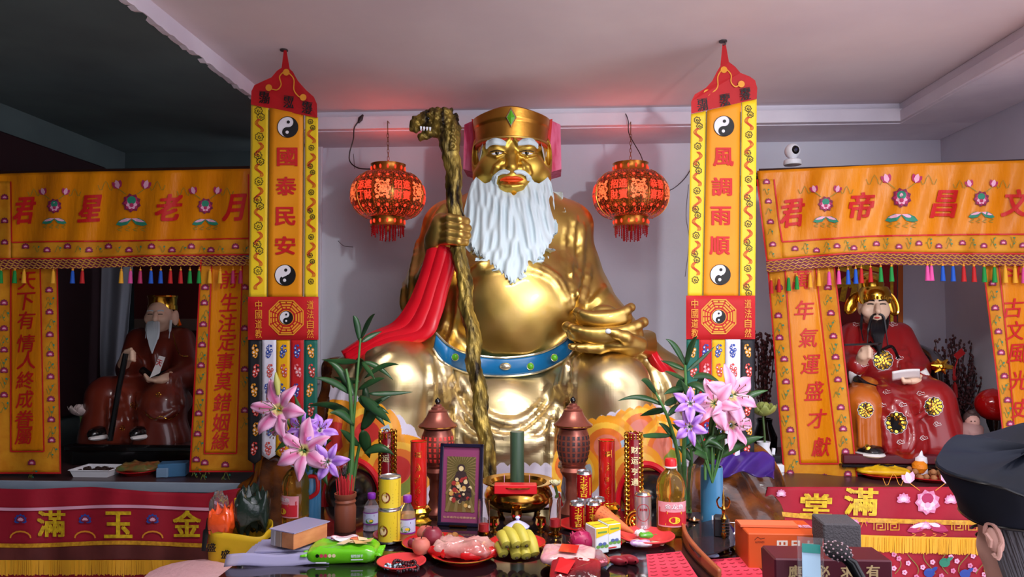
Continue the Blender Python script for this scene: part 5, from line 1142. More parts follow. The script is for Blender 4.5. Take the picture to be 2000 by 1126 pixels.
for x, y in ((1694, 876), (1862, 874)):
    mb = MB(); mb.ell(C2(x, y, .38 if x < 1700 else .34), (.075, .12, .04), 18); b_ = build('shoe', mb, M_lacq, SF); mb = MB(); mb.ell(C2(x+1, y+8, .40 if x < 1700 else .36), (.08, .12, .018), 18); build('sole', mb, M_cuff, b_); mb = MB(); mb.tube([C2(x+5*cos(a)*(1-a/14), y-4+5*sin(a)*(1-a/14), .52 if x < 1700 else .47) for a in np.linspace(0, 9, 20)], .005, 5); build('gold_scroll', mb, M_gilt, b_)
mb = MB(); mb.grid(lambda u, v: P(lerp(1742, 1796, u), lerp(725, 742, v)-5*u-2*sin(u*3), 4.00+.05*v), 14, 4); o = build('paper_scroll', mb, M_cuff, solid=.006); tag(o, 'cream paper scroll held open in the scholar figure hand', 'scroll')
mb = MB(); mb.tube([P(1650, 673, 3.98), P(1715, 671, 4.0)], .006, 8); mb.tube([P(1715, 671, 4.0), P(1722, 670.5, 4.005)], [.008, .002], 8); o = build('writing_brush', mb, M_lacq); tag(o, 'thin dark writing brush held in the scholar figure raised hand', 'brush')
# its chair, plinth and red panel
t = thing('carved_armchair', 'black lacquer armchair with gilt arm end behind the red robed scholar', 'chair', tuple(P(1770, 885, 4.45)))
mb = MB(); mb.tube(bez([P(1740, 668, 4.72), P(1790, 684, 4.67), P(1822, 700, 4.47), P(1834, 718, 4.24)], 6), .045, 10); build('arm_rail', mb, M_lacq, t)
mb = MB(); p = P(1834, 714, 4.2); mb.ell(p, (.045, .05, .035), 14)
for k in range(7): mb.tube([p+Vector((.02*cos(k), -.03, .02*sin(k))), p+Vector((.06*cos(k), -.03, .045*sin(k)))], [.014, .004], 6)
build('dragon_finial', mb, M_gilt, t)
mb = MB(); p = P(1828, 720, 4.26); mb.tube([p, p+Vector((.03, .02, -.30)), (p.x+.02, 4.32, ZR+.15)], .035, 10); mb.tube([P(1640, 680, 4.6), (P(1640, 680, 4.6).x, 4.65, ZR+.15)], .04, 8); mb.box((P(1745, 800, 4.6).x, 4.64, ZR+.30), (.5, .3, .32), b=.02); build('seat_frame', mb, M_lacq, t)
t = thing('scholar_plinth', 'black stepped plinth with maroon top carrying the scholar figure', 'plinth', (1.92, 4.35, ZR))
mb = MB(); a = P(1655, 900, 3.72); mb.box((1.92, 4.35, ZR+.095), (.74, .86, .05), b=.006); build('top_slab', mb, M_mar, t, smooth=False); mb = MB(); mb.box((1.92, 4.36, ZR+.035), (.70, .82, .07), b=.006); mb.box((1.92, 4.35, ZR+.06), (.76, .88, .016), b=.004); build('base', mb, M_lacq, t, smooth=False)
t = thing('red_backboard', 'red backboard with gold character behind the scholar figure', 'panel', tuple(P(1700, 640, 4.93)))
SBK = lambda x, y, off=0: P(x, y, 4.93-off)
mb = MB(); mb.prism([(1610, 470), (1752, 470), (1752, 690), (1610, 690)], -.03, 0, SBK); build('board', mb, mat('red_board', (150, 14, 22), .4), t, smooth=False); mb = MB(); put_text(mb, '福', SBK, 1674, 552, 80, 80, .004, 0, .2, .03); put_line(mb, [(1742, 480), (1742, 680)], SBK, 6, .004); build('gold_lettering', mb, M_gl, t, smooth=False, recalc=False)
mb = MB(); mb.prism([(1754, 470), (1764, 470), (1764, 690), (1754, 690)], -.03, .0, SBK); build('frame_strip', mb, M_orobe, t, smooth=False)
# dried red berry branches in dark vases
M_twig = mat('dark_twig', (48, 22, 20), .7); M_berry = mat('dark_red_berry', (96, 20, 24), .45, col2=(60, 12, 16), scale=30)
def berries(label, cx, ybase, Y, n, spread, h0, h1, vis=True):
    t = thing('berry_branches', label, 'dried plant', tuple(P(cx, ybase, Y)), 'dried berry branches in vases')
    b0 = P(cx, ybase, Y); b0.z = ZR; mb = MB(); mb.lathe([(.04, 0), (.07, .03), (.075, .12), (.045, .2), (.05, .23), (.042, .23), (.038, .1)], tuple(b0), 20); build('vase', mb, M_lacq, t)
    for k in range(n):
        x = cx+spread*(2*(k+.5)/n-1)+RNG.uniform(-6, 6); tp = P(x, RNG.uniform(h0, h1), Y+RNG.uniform(-.08, .08)); mid = b0.lerp(tp, .55)+Vector((RNG.uniform(-.03, .03), 0, .03)); pts = bez([b0+Vector((0, 0, .2)), mid, tp], 6); mb = MB(); mb.tube(pts, .0035, 4, 0)
        for j in range(22):
            q_ = pts[min(len(pts)-1, 4+int(j*9/22))].lerp(pts[min(len(pts)-1, 5+int(j*9/22))], RNG.uniform()); mb.ell(q_+Vector((RNG.normal(0, .008), RNG.normal(0, .008), RNG.normal(0, .012))), (.0075, .0075, .010), 5, 1)
        build('branch', mb, [M_twig, M_berry], t)
berries('dark red berry branches behind the scholar figure chair', 1874, 868, 4.66, 26, 58, 652, 735)
berries('dark red berry branches between the yellow banner and bright curtain strip', 1494, 905, 4.5, 14, 20, 640, 690)
# red charm hanging in the branches
t = thing('red_charm', 'red knotted luck charm with tassel hanging among the berry branches', 'charm', tuple(P(1864, 774, 4.4)))
S_ = lambda x, y, off=0: P(x, y, 4.42-off)
mb = MB(); mb.prism([(1862, 693), (1878, 679), (1886, 690), (1870, 702)], 0, .01, S_); build('plaque', mb, M_redt, t, smooth=False)
mb = MB(); mb.tube([S_(1873, 692), S_(1866, 715), S_(1864, 736)], .004, 5); mb.ell(S_(1864, 738), (.012, .012, .018), 10); mb.tube([S_(1862, 715), S_(1862, 738)], .004, 5); build('cord', mb, M_redt, t)
mb = MB(); mb.lathe([(.004, 0), (.012, -.02), (.015, -.09)], tuple(S_(1865, 746)), 12, rfn=lambda a, z: 1+.15*sin(6*a)); build('tassel', mb, M_redt, t)
# round red lamps on black stands
M_rgl = mat('red_glass_globe', (196, 16, 20), .12, coat=.8)
def globe(label, x, y, r, Y, y2):
    t = thing('globe_lamp', label, 'lamp', (P(x, y, Y).x, Y, ZR), 'red globe lamps beside the scholar'); u = Y/FPX; c = P(x, y, Y)
    mb = MB(); mb.lathe([(r*u*.35, -r*u*.88)]+[(r*u*cos(a), r*u*sin(a)*.95) for a in np.linspace(-1.15, 1.45, 18)]+[(1e-5, r*u*.97)], tuple(c), 32); build('globe', mb, M_rgl, t)
    b0 = P(x, y, Y); b0.z = ZR; h_ = c.z-r*u*.86-b0.z; mb = MB(); mb.lathe([(.07, 0), (.075, .012), (.05, .02), (.024, .035), (.018, h_*.5), (.03, h_*.6), (.03, h_*.66), (.02, h_*.75), (r*u*.4, h_*.93), (r*u*.42, h_)], tuple(b0), 24); build('stand', mb, M_lacq, t)
globe('round red globe lamp on black stand near the person', 1941, 790, 32, 4.08, 900); globe('round red globe lamp mostly behind the bright curtain strip', 1655, 789, 31, 4.35, 880)
# small pale child figurine
t = thing('child_figurine', 'small pinkish standing child figurine beside the red globe lamp', 'figurine', tuple(P(1896, 872, 4.0)))
s = mksdf(1865, 1930, 795, 925, -.2, .2, .0055, 4.0); Q_ = lambda x, y, d=0: P(x, y, 4.0-d)
s.cap(Q_(1896, 842), Q_(1896, 880), .055, .08); s.cap(Q_(1882, 838), Q_(1890, 856, .06), .026, .02, .01); s.cap(Q_(1911, 838), Q_(1904, 856, .06), .026, .02, .01); sdf_obj('gown', s, mat('dusty_rose', (168, 128, 124), .6), t)
mb = MB(); mb.ell(Q_(1899, 823), (.036, .036, .042), 16); hd_ = build('head', mb, mat('rosy_skin', (206, 158, 146), .5), t); mb = MB(); mb.ell(Q_(1897, 817, -.012), (.04, .036, .043), 16); mb.ell(Q_(1898, 805), (.02, .02, .016), 12); build('hair', mb, mat('brown_hair', (70, 50, 48), .6), hd_); mb = MB()
for d in (-4, 3): mb.ell(Q_(1901+d, 822, .034), (.004, .003, .003), 6)
mb.ell(Q_(1900, 829, .033), (.006, .003, .002), 6); build('face_paint', mb, M_blkh, hd_, kind='stuff')
# offerings on the bright altar
M_rpl = mat('red_plastic_plate', (196, 30, 34), .3, col2=(186, 24, 30), scale=4)
PLATES = {}
def plate(label, cx, cy, r, Z, mt=None, gold=False, depth=.022, group=None):
    c = PZ(cx, cy, Z); t = thing('offering_plate', label, 'plate', tuple(c), group); mb = MB()
    mb.lathe([(r*.62, 0), (r*.66, .004), (r*.86, depth*.7), (r, depth), (r*1.0, depth+.003), (r*.97, depth+.004), (r*.84, depth*.75+.004), (r*.64, .008), (1e-5, .007)], tuple(c), 40); build('dish', mb, mt or M_rpl, t)
    if gold: mb = MB(); mb.tube([c+Vector((r*cos(a), r*sin(a), depth+.002)) for a in np.linspace(0, 2*PI, 48)[:-1]], .0018, 5, closed=True); build('rim_line', mb, M_gilt, t)
    return c
def crumple(mb, c, sx, sy, sz, seed, n=18, amp=.25, rz=0, m=0, colfn=None):
    r_ = np.random.default_rng(seed); ph = r_.uniform(0, 6.3, 8)
    def f(u, v):
        a = 2*PI*u; b_ = PI*v-PI/2; sq = lambda t, e: math.copysign(abs(t)**e, t)
        x, y, z = sq(cos(b_), .5)*sq(cos(a), .45), sq(cos(b_), .5)*sq(sin(a), .45), sq(sin(b_), .8)
        d = 1+amp*(sin(5*x+ph[0]+3*y)*sin(4*y+ph[1])+.6*sin(11*x-7*y+ph[2])*sin(9*y+5*x+ph[3])+.4*sin(19*x+ph[4])*sin(17*y+ph[5]))
        xx, yy = x*sx/2*(1+.05*d), y*sy/2*(1+.05*d); ca, sa = cos(rz), sin(rz)
        return (c[0]+xx*ca-yy*sa, c[1]+xx*sa+yy*ca, c[2]+sz/2+z*sz/2*d*(1-.25*max(abs(x), abs(y))**4))
    mb.grid(f, n*2, n, cu=True, m=m)
c = plate('red plate on the bright altar holding a yellow packet', 1722, 931, .125, ZR)
mb = MB(); crumple(mb, c+Vector((0, 0, .012)), .25, .15, .05, 3, amp=.3, rz=-.1); o = build('yellow_packet', mb, mat('yellow_foil', (238, 196, 30), .25, col2=(220, 160, 20), scale=20)); tag(o, 'crumpled yellow foil packet on the red plate below the scholar', 'packet')
c = plate('red plate on the bright altar holding fruits and an orange', 1812, 936, .13, ZR)
M_lon = mat('longan_skin', (176, 120, 76), .7, col2=(150, 98, 60), scale=40)
for k in range(22):
    a = k*2.4; r = .028+.02*math.sqrt(k)*.98; z = .026+(.022 if k in (2, 5, 9, 12) else 0); q = c+Vector((r*cos(a)*1.0, r*sin(a)*.85, z)); mb = MB(); mb.ell(q, (.0165, .0165, .016), 10); o = build('longan', mb, M_lon); tag(o, 'small round brown longan fruit heaped on the red altar plate', 'fruit', 'longans on the altar plate')
mb = MB(); q = c+Vector((-.03, .02, .062)); mb.lathe([(1e-5, -.035), (.02, -.03), (.038, -.005), (.036, .015), (.02, .03), (1e-5, .028)], tuple(q), 20); o = build('orange', mb, mat('orange_peel', (240, 140, 20), .45, bump=.3, bscale=120)); tag(o, 'orange fruit sitting on the longans beside the person', 'fruit')
t = thing('white_stupa', 'small white stupa ornament behind the orange on the altar', 'ornament', tuple(PZ(1798, 924, ZR+.022))); q = PZ(1798, 924, ZR+.022); mb = MB(); mb.lathe([(.034, 0), (.034, .025), (.025, .03), (.034, .06), (.032, .085), (.015, .095), (.01, .125), (1e-5, .138)], tuple(q), 20); build('body', mb, M_white, t)
# white phone stand and power brick at the altar corner
q = PZ(1512, 925, ZR); t = thing('phone_charger', 'white charging stand with black block on the altar corner', 'charger', tuple(q)); u = q.y/FPX
mb = MB(); mb.lathe([(.05, 0), (.052, .006), (.045, .012), (1e-5, .013)], tuple(q), 24); mb.box(q+Vector((.015, -.02, .035)), (.055, .05, .045), b=.006); build('base', mb, M_white, t); mb = MB(); mb.box(q+Vector((.0, .02, .07)), (.016, .012, .12), M=Matrix.Translation(q+Vector((0, .02, .075))) @ Matrix.Rotation(.1, 4, 'Y')); build('arm', mb, M_white, t, smooth=False); mb = MB(); mb.box(q+Vector((.014, -.0, .08)), (.04, .03, .045), b=.003); build('block', mb, M_black, t, smooth=False)
# pale green lotus in a white vase
def lotusflower(label, cx, cy, Y, r, col, yb, group=None, tilt=.35):
    c = P(cx, cy, Y); t = thing('lotus_flower', label, 'flower', tuple(P(cx, yb, Y)), group); u = Y/FPX
    mp = mat('lotus_'+str(col[0])+str(col[1]), col, .5, col2=tuple(min(255, int(v*1.1)) for v in col), scale=9)
    for ring_, n_, el in ((1.0, 8, .25), (.82, 7, .8), (.6, 5, 1.15)):
        for k in range(n_):
            a = 2*PI*k/n_+ring_*3; mb = MB()
            def f(p, q_): # leaf-like petal
                w = (q_-.5)*2; s_ = sin(PI*min(1, p*.93+.04))**.8*.32*r*u; rad_ = p*r*u*ring_; e = el+.5*p*p
                x = rad_*cos(e); z = rad_*sin(e)+.25*s_*w*w; y = w*s_
                return c+Vector((x*cos(a)-y*sin(a), (x*sin(a)+y*cos(a))-z*tilt*.4, z))
            mb.grid(f, 8, 4); build('petal', mb, mp, t, solid=.002)
    b0 = P(cx, yb, Y); mb = MB(); mb.tube(bez([c, c.lerp(b0, .5)+Vector((.01, 0, 0)), b0+Vector((0, 0, .04))], 5), .006, 6); build('stem', mb, mat('dull_stem', (70, 96, 44), .5), t); return t
lotusflower('pale green lotus flower in white vase behind the curtain strip', 1490, 812, 4.0, 34, (150, 160, 84), 905)
q = P(1492, 905, 4.0); mb = MB(); z0 = q.z-ZR; mb.lathe([(.035, -z0), (.05, -z0+.02), (.055, -z0+.07), (.03, -z0+.14), (.036, -z0+.17), (.028, -z0+.17), (.02, -z0+.1)], tuple(q), 20); o = build('white_vase', mb, M_white); tag(o, 'small white vase behind the bright curtain strip holding pale lotus', 'vase')
# ------------------------------------------------------------ brown robed elder figure in the dim shrine
M_brobe = mat('brown_lacquer_robe', (120, 48, 30), .3, col2=(104, 36, 26), scale=5, coat=.5)
C3 = lambda x, y, d=0: P(x, y, 4.47-d)
EF = thing('elder_figure', 'seated elder deity figure in brown robe with long white beard in dim shrine', 'figurine', tuple(P(270, 862, 4.3)))
s = mksdf(165, 390, 640, 880, -.35, .6, .0095, 4.47)
s.ell(C3(318, 700), (.18, .15, .2)); s.cap(C3(275, 662), C3(352, 662), .065, .065, .05); s.chain([C3(272, 665), C3(256, 720, .12), C3(252, 700, .3)], [.08, .08, .05], .03); s.chain([C3(356, 665), C3(366, 730, .12), C3(328, 742, .3)], [.08, .09, .055], .03)
s.ell(C3(290, 785, .1), (.26, .22, .15), .05); s.chain([C3(290, 780, .1), C3(212, 775, .3), C3(200, 855, .3)], [.13, .115, .13], .05); s.chain([C3(310, 780, .1), C3(320, 790, .3), C3(318, 862, .3)], [.13, .12, .14], .05); s.cap(C3(205, 858, .3), C3(335, 862, .3), .10, .11, .06)
for pts in ([(235, 770), (250, 820), (245, 860)], [(270, 770), (275, 830), (262, 870)], [(215, 780), (212, 850)], [(290, 805), (318, 815), (345, 800)], [(350, 740), (358, 790)], [(300, 690), (305, 720)]):
    q = [hit(s, x, y, 3.6, 4.85) for x, y in pts]; q = [p for p in q if p]
    if len(q) > 1: s.chain(bez(q, 4), .011, .02)
rb = sdf_obj('robe', s, M_brobe, EF); SE = lambda x, y, off=0: (hit(s, x, y, 3.6, 4.85) or P(x, y, 4.2))+Vector((0, -off, 0))
mb = MB()
for pts in ([(281, 803), (300, 818), (315, 812), (332, 818), (350, 806)], [(338, 650), (350, 690), (368, 695)], [(258, 790), (266, 800), (270, 788)]): put_line(mb, [p[:2] for p in bez([(x, y, 0) for x, y in pts], 5)], SE, 1.4, .004)
for x, y in ((310, 770), (260, 790), (240, 835)): rosette(mb, SE, x, y, 5, 0, 1, .004)
build('gold_embroidery', mb, M_gilt, rb, kind='stuff', smooth=False, recalc=False)
mb = MB(); mb.tube(bez([C3(278, 722, .26), C3(300, 735, .28), C3(330, 728, .26)], 5), .024, 8); build('sash', mb, M_lacq, EF)
hs = mksdf(280, 360, 585, 665, -.25, .3, .0055, 4.47); hs.ell(C3(312, 617, .08), (.075, .085, .10)); hs.cap(C3(316, 630, .04), C3(320, 655, 0), .05, .05, .02); hs.chain([C3(304, 612, .17), C3(303, 622, .185)], [.013, .018], .015); hs.ell(C3(292, 622, .12), (.03, .03, .03), .02); hs.ell(C3(318, 622, .13), (.03, .03, .03), .02); hs.ell(C3(343, 620, .03), (.016, .03, .05), .01)
hf = sdf_obj('head', hs, M_skin, EF); SH3 = lambda x, y, off=0: (hit(hs, x, y, 3.8, 4.75, .003) or P(x, y, 4.3))+Vector((0, -off, 0))
for sx in (-1, 1):
    mb = MB(); x = 304+sx*10; mb.tube([SH3(x+d, 613+.02*d*d, .002) for d in (-5, -2, 1, 4)], .003, 5); mb.tube([SH3(x+d, 606+.03*d*d, .002) for d in (-6, -2, 2, 6)], .004, 5, 1); build('eye_and_brow', mb, [M_blkh, M_beard], hf)
mb = MB()
for k in range(11): d = k-5; mb.tube(bez([SH3(301+d*1.8, 628+abs(d)*.4, .006), C3(299+d*1.8, 655, .24), C3(297+d*.6, 690-abs(d)*2.4, .25)], 6), [.011]*8+[.007]*4+[.002], 6)
for sx, x0 in ((-1, 288), (1, 334)): mb.tube(bez([C3(x0, 625, .1), C3(x0-2, 645, .12), C3(x0-4, 660, .14)], 5), [.008]*6+[.003]*5, 6)
build('beard', mb, M_beard, EF)
mb = MB(); c = C3(318, 590, .04); mb.lathe([(.088, -.045), (.088, -.02), (.082, -.018), (.086, .028), (.092, .034), (.09, .042), (1e-5, .04)], tuple(c), 28); mb.tube([C3(343, 600, .02), C3(345, 618, 0), C3(351, 636, 0)], [.01, .012, .014], 6); build('hat', mb, M_gilt, EF)
smallhand(250, 694, .38, EF, 1, None, 4.47)
g_ = mksdf(275, 340, 715, 765, .2, .5, .0045, 4.47); Cq = lambda x, y, dd=0: P(x, y, 4.47-.35-dd); g_.ell(Cq(312, 741), (.055, .035, .022)); g_.cap(Cq(318, 740), Cq(332, 734, -.05), .026, .03, .01)
for j in range(4): g_.chain([Cq(302, 742, .03-.02*j), Cq(290, 740+j, .035-.02*j), Cq(283, 731+j, .03-.02*j)], [.012, .011, .008], .004)
sdf_obj('hand', g_, M_skin, EF)
for x, y in ((196, 848), (277, 847)):
    mb = MB(); mb.ell(C3(x, y-4, .40), (.05, .1, .042), 16); b_ = build('shoe', mb, M_lacq, EF); mb = MB(); mb.ell(C3(x, y+4, .42), (.045, .09, .02), 16); build('sole', mb, M_cuff, b_)
mb = MB(); mb.tube([P(246, 690, 4.04), P(232, 760, 4.02), P(215, 860, 4.0)], .016, 8); o = build('walking_staff', mb, M_lacq); tag(o, 'dark walking staff held by the brown robed elder figure', 'staff')
S_ = lambda x, y, off=0: P(x, y, 4.05-off); mb = MB(); mb.prism([(292, 738), (311, 694), (323, 697), (312, 728)], 0, .012, S_); o = build('fate_book', mb, M_cuff, smooth=False); tag(o, 'white tablet book with red character held by the brown robed elder', 'book')
mb = MB(); put_text(mb, '天', S_, 311, 708, 12, 11, .014, 0, .35, .02); q = build('lettering', mb, M_redt, smooth=False, recalc=False); q.parent = o; q.location = Vector(q.location)-o.location
t = thing('elder_plinth', 'black stepped plinth under the brown robed elder figure', 'plinth', (-2.42, 4.45, ZL)); a = P(270, 866, 4.3); mb = MB(); zt = P(270, 868, 4.02).z; a = P(256, 880, 4.0); mb.box((a.x, 4.42, (ZL+zt)/2), (.72, .82, zt-ZL), b=.008); mb.box((a.x, 4.42, zt-.02), (.78, .86, .03), b=.006); build('base', mb, M_lacq, t, smooth=False)
# drape, boxes and dark board behind the elder
mb = MB(); mb.grid(lambda u, v: P(lerp(lerp(168, 170, v), lerp(262, 240, v), u), lerp(490, 765, v), 5.0+.03*sin(u*14+v)), 40, 20); o = build('white_drape', mb, mat('grey_white_drape', (150, 156, 166), .8), solid=.004); tag(o, 'pale hanging drape behind the brown robed elder figure', 'drape')
mb = MB(); S_ = lambda x, y, off=0: P(x, y, 4.9-off); mb.prism([(262, 500), (400, 500), (400, 905), (262, 905)], -.03, 0, S_); mb.prism([(262, 622), (400, 622), (400, 645), (262, 645)], 0, .03, S_, 1); o = build('dark_backboard', mb, [mat('dull_red_board', (70, 14, 18), .5), mat('dull_board_foot', (98, 84, 74), .5)], smooth=False); tag(o, 'dull red backboard behind the brown robed elder head', 'panel')
t = thing('storage_shelf', 'dark shelf with red cartons at the dim shrine side', 'shelf', tuple(P(142, 900, 4.9)))
mb = MB()
for y in (666, 760): mb.box(P(143, y, 4.9), (.22, .3, .02))
build('board', mb, M_lacq, t, smooth=False)
for y, lb in ((650, 'red carton with pale label on the upper dim shelf board'), (745, 'dark red carton on the lower dim shelf board')):
    mb = MB(); p = P(143, y, 4.85); mb.box(p, (.2, .2, .075), b=.003); o = build('carton', mb, mat('dull_red_carton', (120, 20, 26), .5), smooth=False); tag(o, lb, 'box')
    mb = MB(); mb.box(p+Vector((-.04, -.101, 0)), (.03, .002, .07)); q = build('label_strip', mb, M_cuff, smooth=False); q.parent = o; q.location = Vector(q.location)-o.location
lotusflower('white lotus flower ornament beside the brown robed elder feet', 158, 812, 4.1, 30, (188, 172, 168), 900)
# offerings on the dim altar
c = PZ(192, 926, ZL); t = thing('snack_tray', 'white plastic tray of dark dates on the dim altar edge', 'tray', tuple(c)); mb = MB(); mb.lathe([(.13, 0), (.15, .035), (.16, .037), (.157, .04), (.145, .036), (.125, .006), (1e-5, .006)], tuple(c), 4, a0=PI/4, sy=.75); build('tray', mb, M_white, t, smooth=False); mb = MB()
for i in range(30): mb.ell(c+Vector((RNG.uniform(-.09, .09), RNG.uniform(-.06, .06), .024)), (.016, .012, .012), 7)
build('dates', mb, mat('date_brown', (50, 30, 26), .4), t, kind='stuff')
c = plate('dark red plate of wrapped sweets on the dim altar', 272, 924, .11, ZL); mb = MB(); crumple(mb, c+Vector((0, 0, .01)), .2, .14, .045, 9, amp=.4); o = build('sweet_packet', mb, mat('brown_foil', (150, 84, 46), .3, col2=(90, 110, 60), scale=22)); tag(o, 'crumpled brown sweet packet on the dim altar plate', 'packet')
c = PZ(333, 930, ZL); mb = MB(); mb.box(c+Vector((0, .03, .035)), (.14, .1, .07), rz=.3, b=.004); o = build('blue_box', mb, mat('blue_carton', (60, 110, 150), .5), smooth=False); tag(o, 'small blue box on the dim altar edge', 'box')
mb = MB(); mb.box(c+Vector((-.03, -.015, .026)), (.06, .05, .05), rz=.1, b=.004); o = build('blue_packet', mb, mat('pale_blue_pack', (120, 150, 180), .4), smooth=False); tag(o, 'pale blue small packet in front of the blue box', 'packet')
# ============================================================ OFFERING TABLE
M_glass_t = mat('black_table_glass', (26, 20, 24), .06, coat=.5); M_edge = mat('table_edge_wood', (92, 50, 40), .35)
tbl = thing('offering_table', 'dark glossy offering table crowded with offerings before the golden statue', 'table', (-.165, 2.35, 0))
mb = MB(); mb.box((-.165, 2.3, TZ-.012), (1.77, 1.64, .024), b=.004); build('glass_top', mb, M_glass_t, tbl, smooth=False)
mb = MB(); mb.box((-.165, 2.3, TZ-.065), (1.75, 1.62, .08), b=.006); build('apron', mb, M_edge, tbl, smooth=False)
for x in (-1.0, .67):
    for y in (1.54, 3.06): mb = MB(); mb.box((x, y, .39), (.07, .07, .78), b=.006); build('leg', mb, M_edge, tbl, smooth=False)
T = lambda x, y, z=TZ: PZ(x, y, z)
M_cg = mat('clear_glass', (255, 255, 255), .03, trans=1, ior=1.35); M_rg = mat('red_clear_glass', (240, 60, 50), .05, trans=.75, ior=1.25, emit=(200, 16, 16), estr=.10); M_brass = mat('brass', c8(190, 142, 62), .18, 1); M_bronze = mat('rosy_bronze', (150, 86, 72), .32, .55, col2=(132, 70, 58), scale=10); M_plas = mat('clear_plastic', (245, 248, 252), .06, trans=.95, ior=1.15)
M_alu = mat('aluminium', (206, 208, 212), .25, .9)
def cyl_S(c, r, a0=-PI/2):
    """label surface around a cylinder: x metres along the girth, y metres downwards from c"""
    return lambda x, y, off=0: Vector((c.x+(r+off)*cos(a0+x/r), c.y+(r+off)*sin(a0+x/r), c.z-y))
def wrap(mb, S, x0, x1, y0, y1, m=0, n=16, off=.0006): mb.grid(lambda u, v: S(lerp(x0, x1, u), lerp(y0, y1, v), off), n, 2, m=m)
# ------------------------------------------------------------ incense burner, incense bundle and red box
c = T(1012, 1004); u = c.y/FPX; bz = thing('incense_burner', 'polished brass incense burner bowl at the table centre', 'incense burner', tuple(c)); R = 69*u
mb = MB(); mb.lathe([(R*.45, .028), (R*.75, .034), (R*.93, .062), (R*.96, .085), (R*.88, .112), (R*.80, .122), (R*.84, .130), (R*1.0, .137), (R*1.0, .142), (R*.80, .138), (R*.74, .125), (R*.80, .09), (R*.5, .08), (1e-5, .08)], tuple(c), 56); build('bowl', mb, M_brass, bz)
for k in range(3):
    a = 2*PI*k/3-PI/2; mb = MB(); q = c+Vector((R*.62*cos(a), R*.62*sin(a), 0)); mb.tube([q, q+Vector((-.006*cos(a), -.006*sin(a), .018)), q+Vector((-.012*cos(a), -.012*sin(a), .045))], [.014, .012, .024], 10); build('leg', mb, M_brass, bz)
mb = MB(); mb.ell(c+Vector((0, 0, .098)), (R*.76, R*.76, .012), 24); build('ash', mb, mat('incense_ash', (150, 132, 110), .95), bz)
for x in (985, 1034): mb = MB(); q = P(x, 950, c.y); mb.tube([q, q+Vector((0, 0, .05))], .0012, 5); build('incense_stick', mb, M_lpk, bz)
q = c+Vector((-.005, .02, .105)); gt = thing('incense_bundle', 'dark green incense bundle standing upright in the brass burner', 'incense', tuple(q)); hz = P(1009, 842, q.y).z-q.z; r = 13.5*u
mb = MB(); mb.lathe([(r, 0), (r, hz-.003), (r*.96, hz), (r*.92, hz-.004), (1e-5, hz-.006)], tuple(q), 28, rfn=lambda a, z: 1+.02*cos(14*a)); build('wrapper', mb, mat('dark_green_paper', (62, 84, 62), .45, col2=(48, 70, 54), scale=14, stretch=(4, 4, .4)), gt)
mb = MB(); mb.lathe([(r*.93, hz-.006), (r*.93, hz-.002), (1e-5, hz-.002)], tuple(q), 20); build('stick_ends', mb, mat('stick_ends', (128, 130, 112), .8), gt)
q = P(1007, 954, c.y-R*.78); mb = MB(); mb.box(q+Vector((0, 0, .002)), (79*u, .05, 17*u), rz=.03, b=.003); o = build('red_box', mb, mat('red_card', (206, 22, 34), .4), smooth=False); tag(o, 'flat red paper box lying across the brass burner rim', 'box')
# ------------------------------------------------------------ framed picture
c = T(897, 1027); u = c.y/FPX; fr = thing('picture_frame', 'black framed gold deity picture with plum mat standing on the table', 'picture frame', tuple(c)); TL = math.radians(9)
Mf = Matrix.Translation(c) @ Matrix.Rotation(-.10, 4, 'Z') @ Matrix.Rotation(-TL, 4, 'X'); fw, fh = 87*u, 156*u
SFm = lambda x, y, off=0: Mf @ Vector((x, -off, y))   # x across, y up from the base
mb = MB()
for (x, z, w, h_) in ((-fw/2+.007, fh/2, .014, fh), (fw/2-.007, fh/2, .014, fh), (0, .007, fw, .014), (0, fh-.007, fw, .014)): mb.box(0, (w, .018, h_), M=Mf @ Matrix.Translation((x, 0, z)), b=.002)
build('frame', mb, mat('black_frame', (26, 22, 44), .25), fr, smooth=False)
mb = MB(); mb.box(0, (fw-.02, .008, fh-.02), M=Mf @ Matrix.Translation((0, .004, fh/2))); build('mat_board', mb, mat('plum_mat', (128, 50, 92), .7), fr, smooth=False)
gw, g0, g1 = fw*.33, fh*.17, fh*.84; mb = MB(); put_poly(mb, [(-gw, g0), (gw, g0), (gw, g1), (-gw, g1)], SFm, off=.002); gp = build('gold_panel', mb, mat('gold_foil', c8(206, 182, 112), .25, .9), fr, smooth=False, recalc=False)
mb = MB()
for k in range(30):
    a = 2*PI*k/30; cy_ = fh*.70
    L_ = min(gw/max(1e-3, abs(cos(a))), ((g1-cy_) if sin(a) > 0 else (cy_-g0))/max(1e-3, abs(sin(a))))
    put_poly(mb, [(.02*cos(a), cy_+.02*sin(a)), (L_*cos(a-.04), cy_+L_*sin(a-.04)), (L_*cos(a+.04), cy_+L_*sin(a+.04))], SFm, off=.0025)
build('rays', mb, mat('ray_print', (120, 100, 58), .5), gp, kind='stuff', smooth=False, recalc=False)
mb = MB(); r_ = np.random.default_rng(3)
put_poly(mb, [(-.018, fh*.66), (.018, fh*.66), (.042, fh*.46), (.046, fh*.36), (.02, fh*.3), (-.03, fh*.31), (-.046, fh*.36), (-.04, fh*.46)], SFm, off=.003, m=0); put_poly(mb, circ(.016, 16), SFm, 0, fh*.70, 1, .0032, 0); put_poly(mb, circ(.010, 14), SFm, 0, fh*.695, 1, .0036, 3)
for k in range(46): x, y = r_.uniform(-.042, .042), fh*r_.uniform(.24, .60); put_poly(mb, circ(r_.uniform(.004, .010), 7), SFm, x, y, 1, .0036+.0001*k, int(r_.integers(0, 4)), rot=r_.uniform(0, 3))
build('robed_figure_print', mb, [mat('print_dark', (52, 34, 34), .5), mat('print_red', (150, 44, 40), .5), mat('print_gold', (196, 150, 80), .4), mat('print_pale', (206, 186, 140), .5)], gp, kind='stuff', smooth=False, recalc=False)
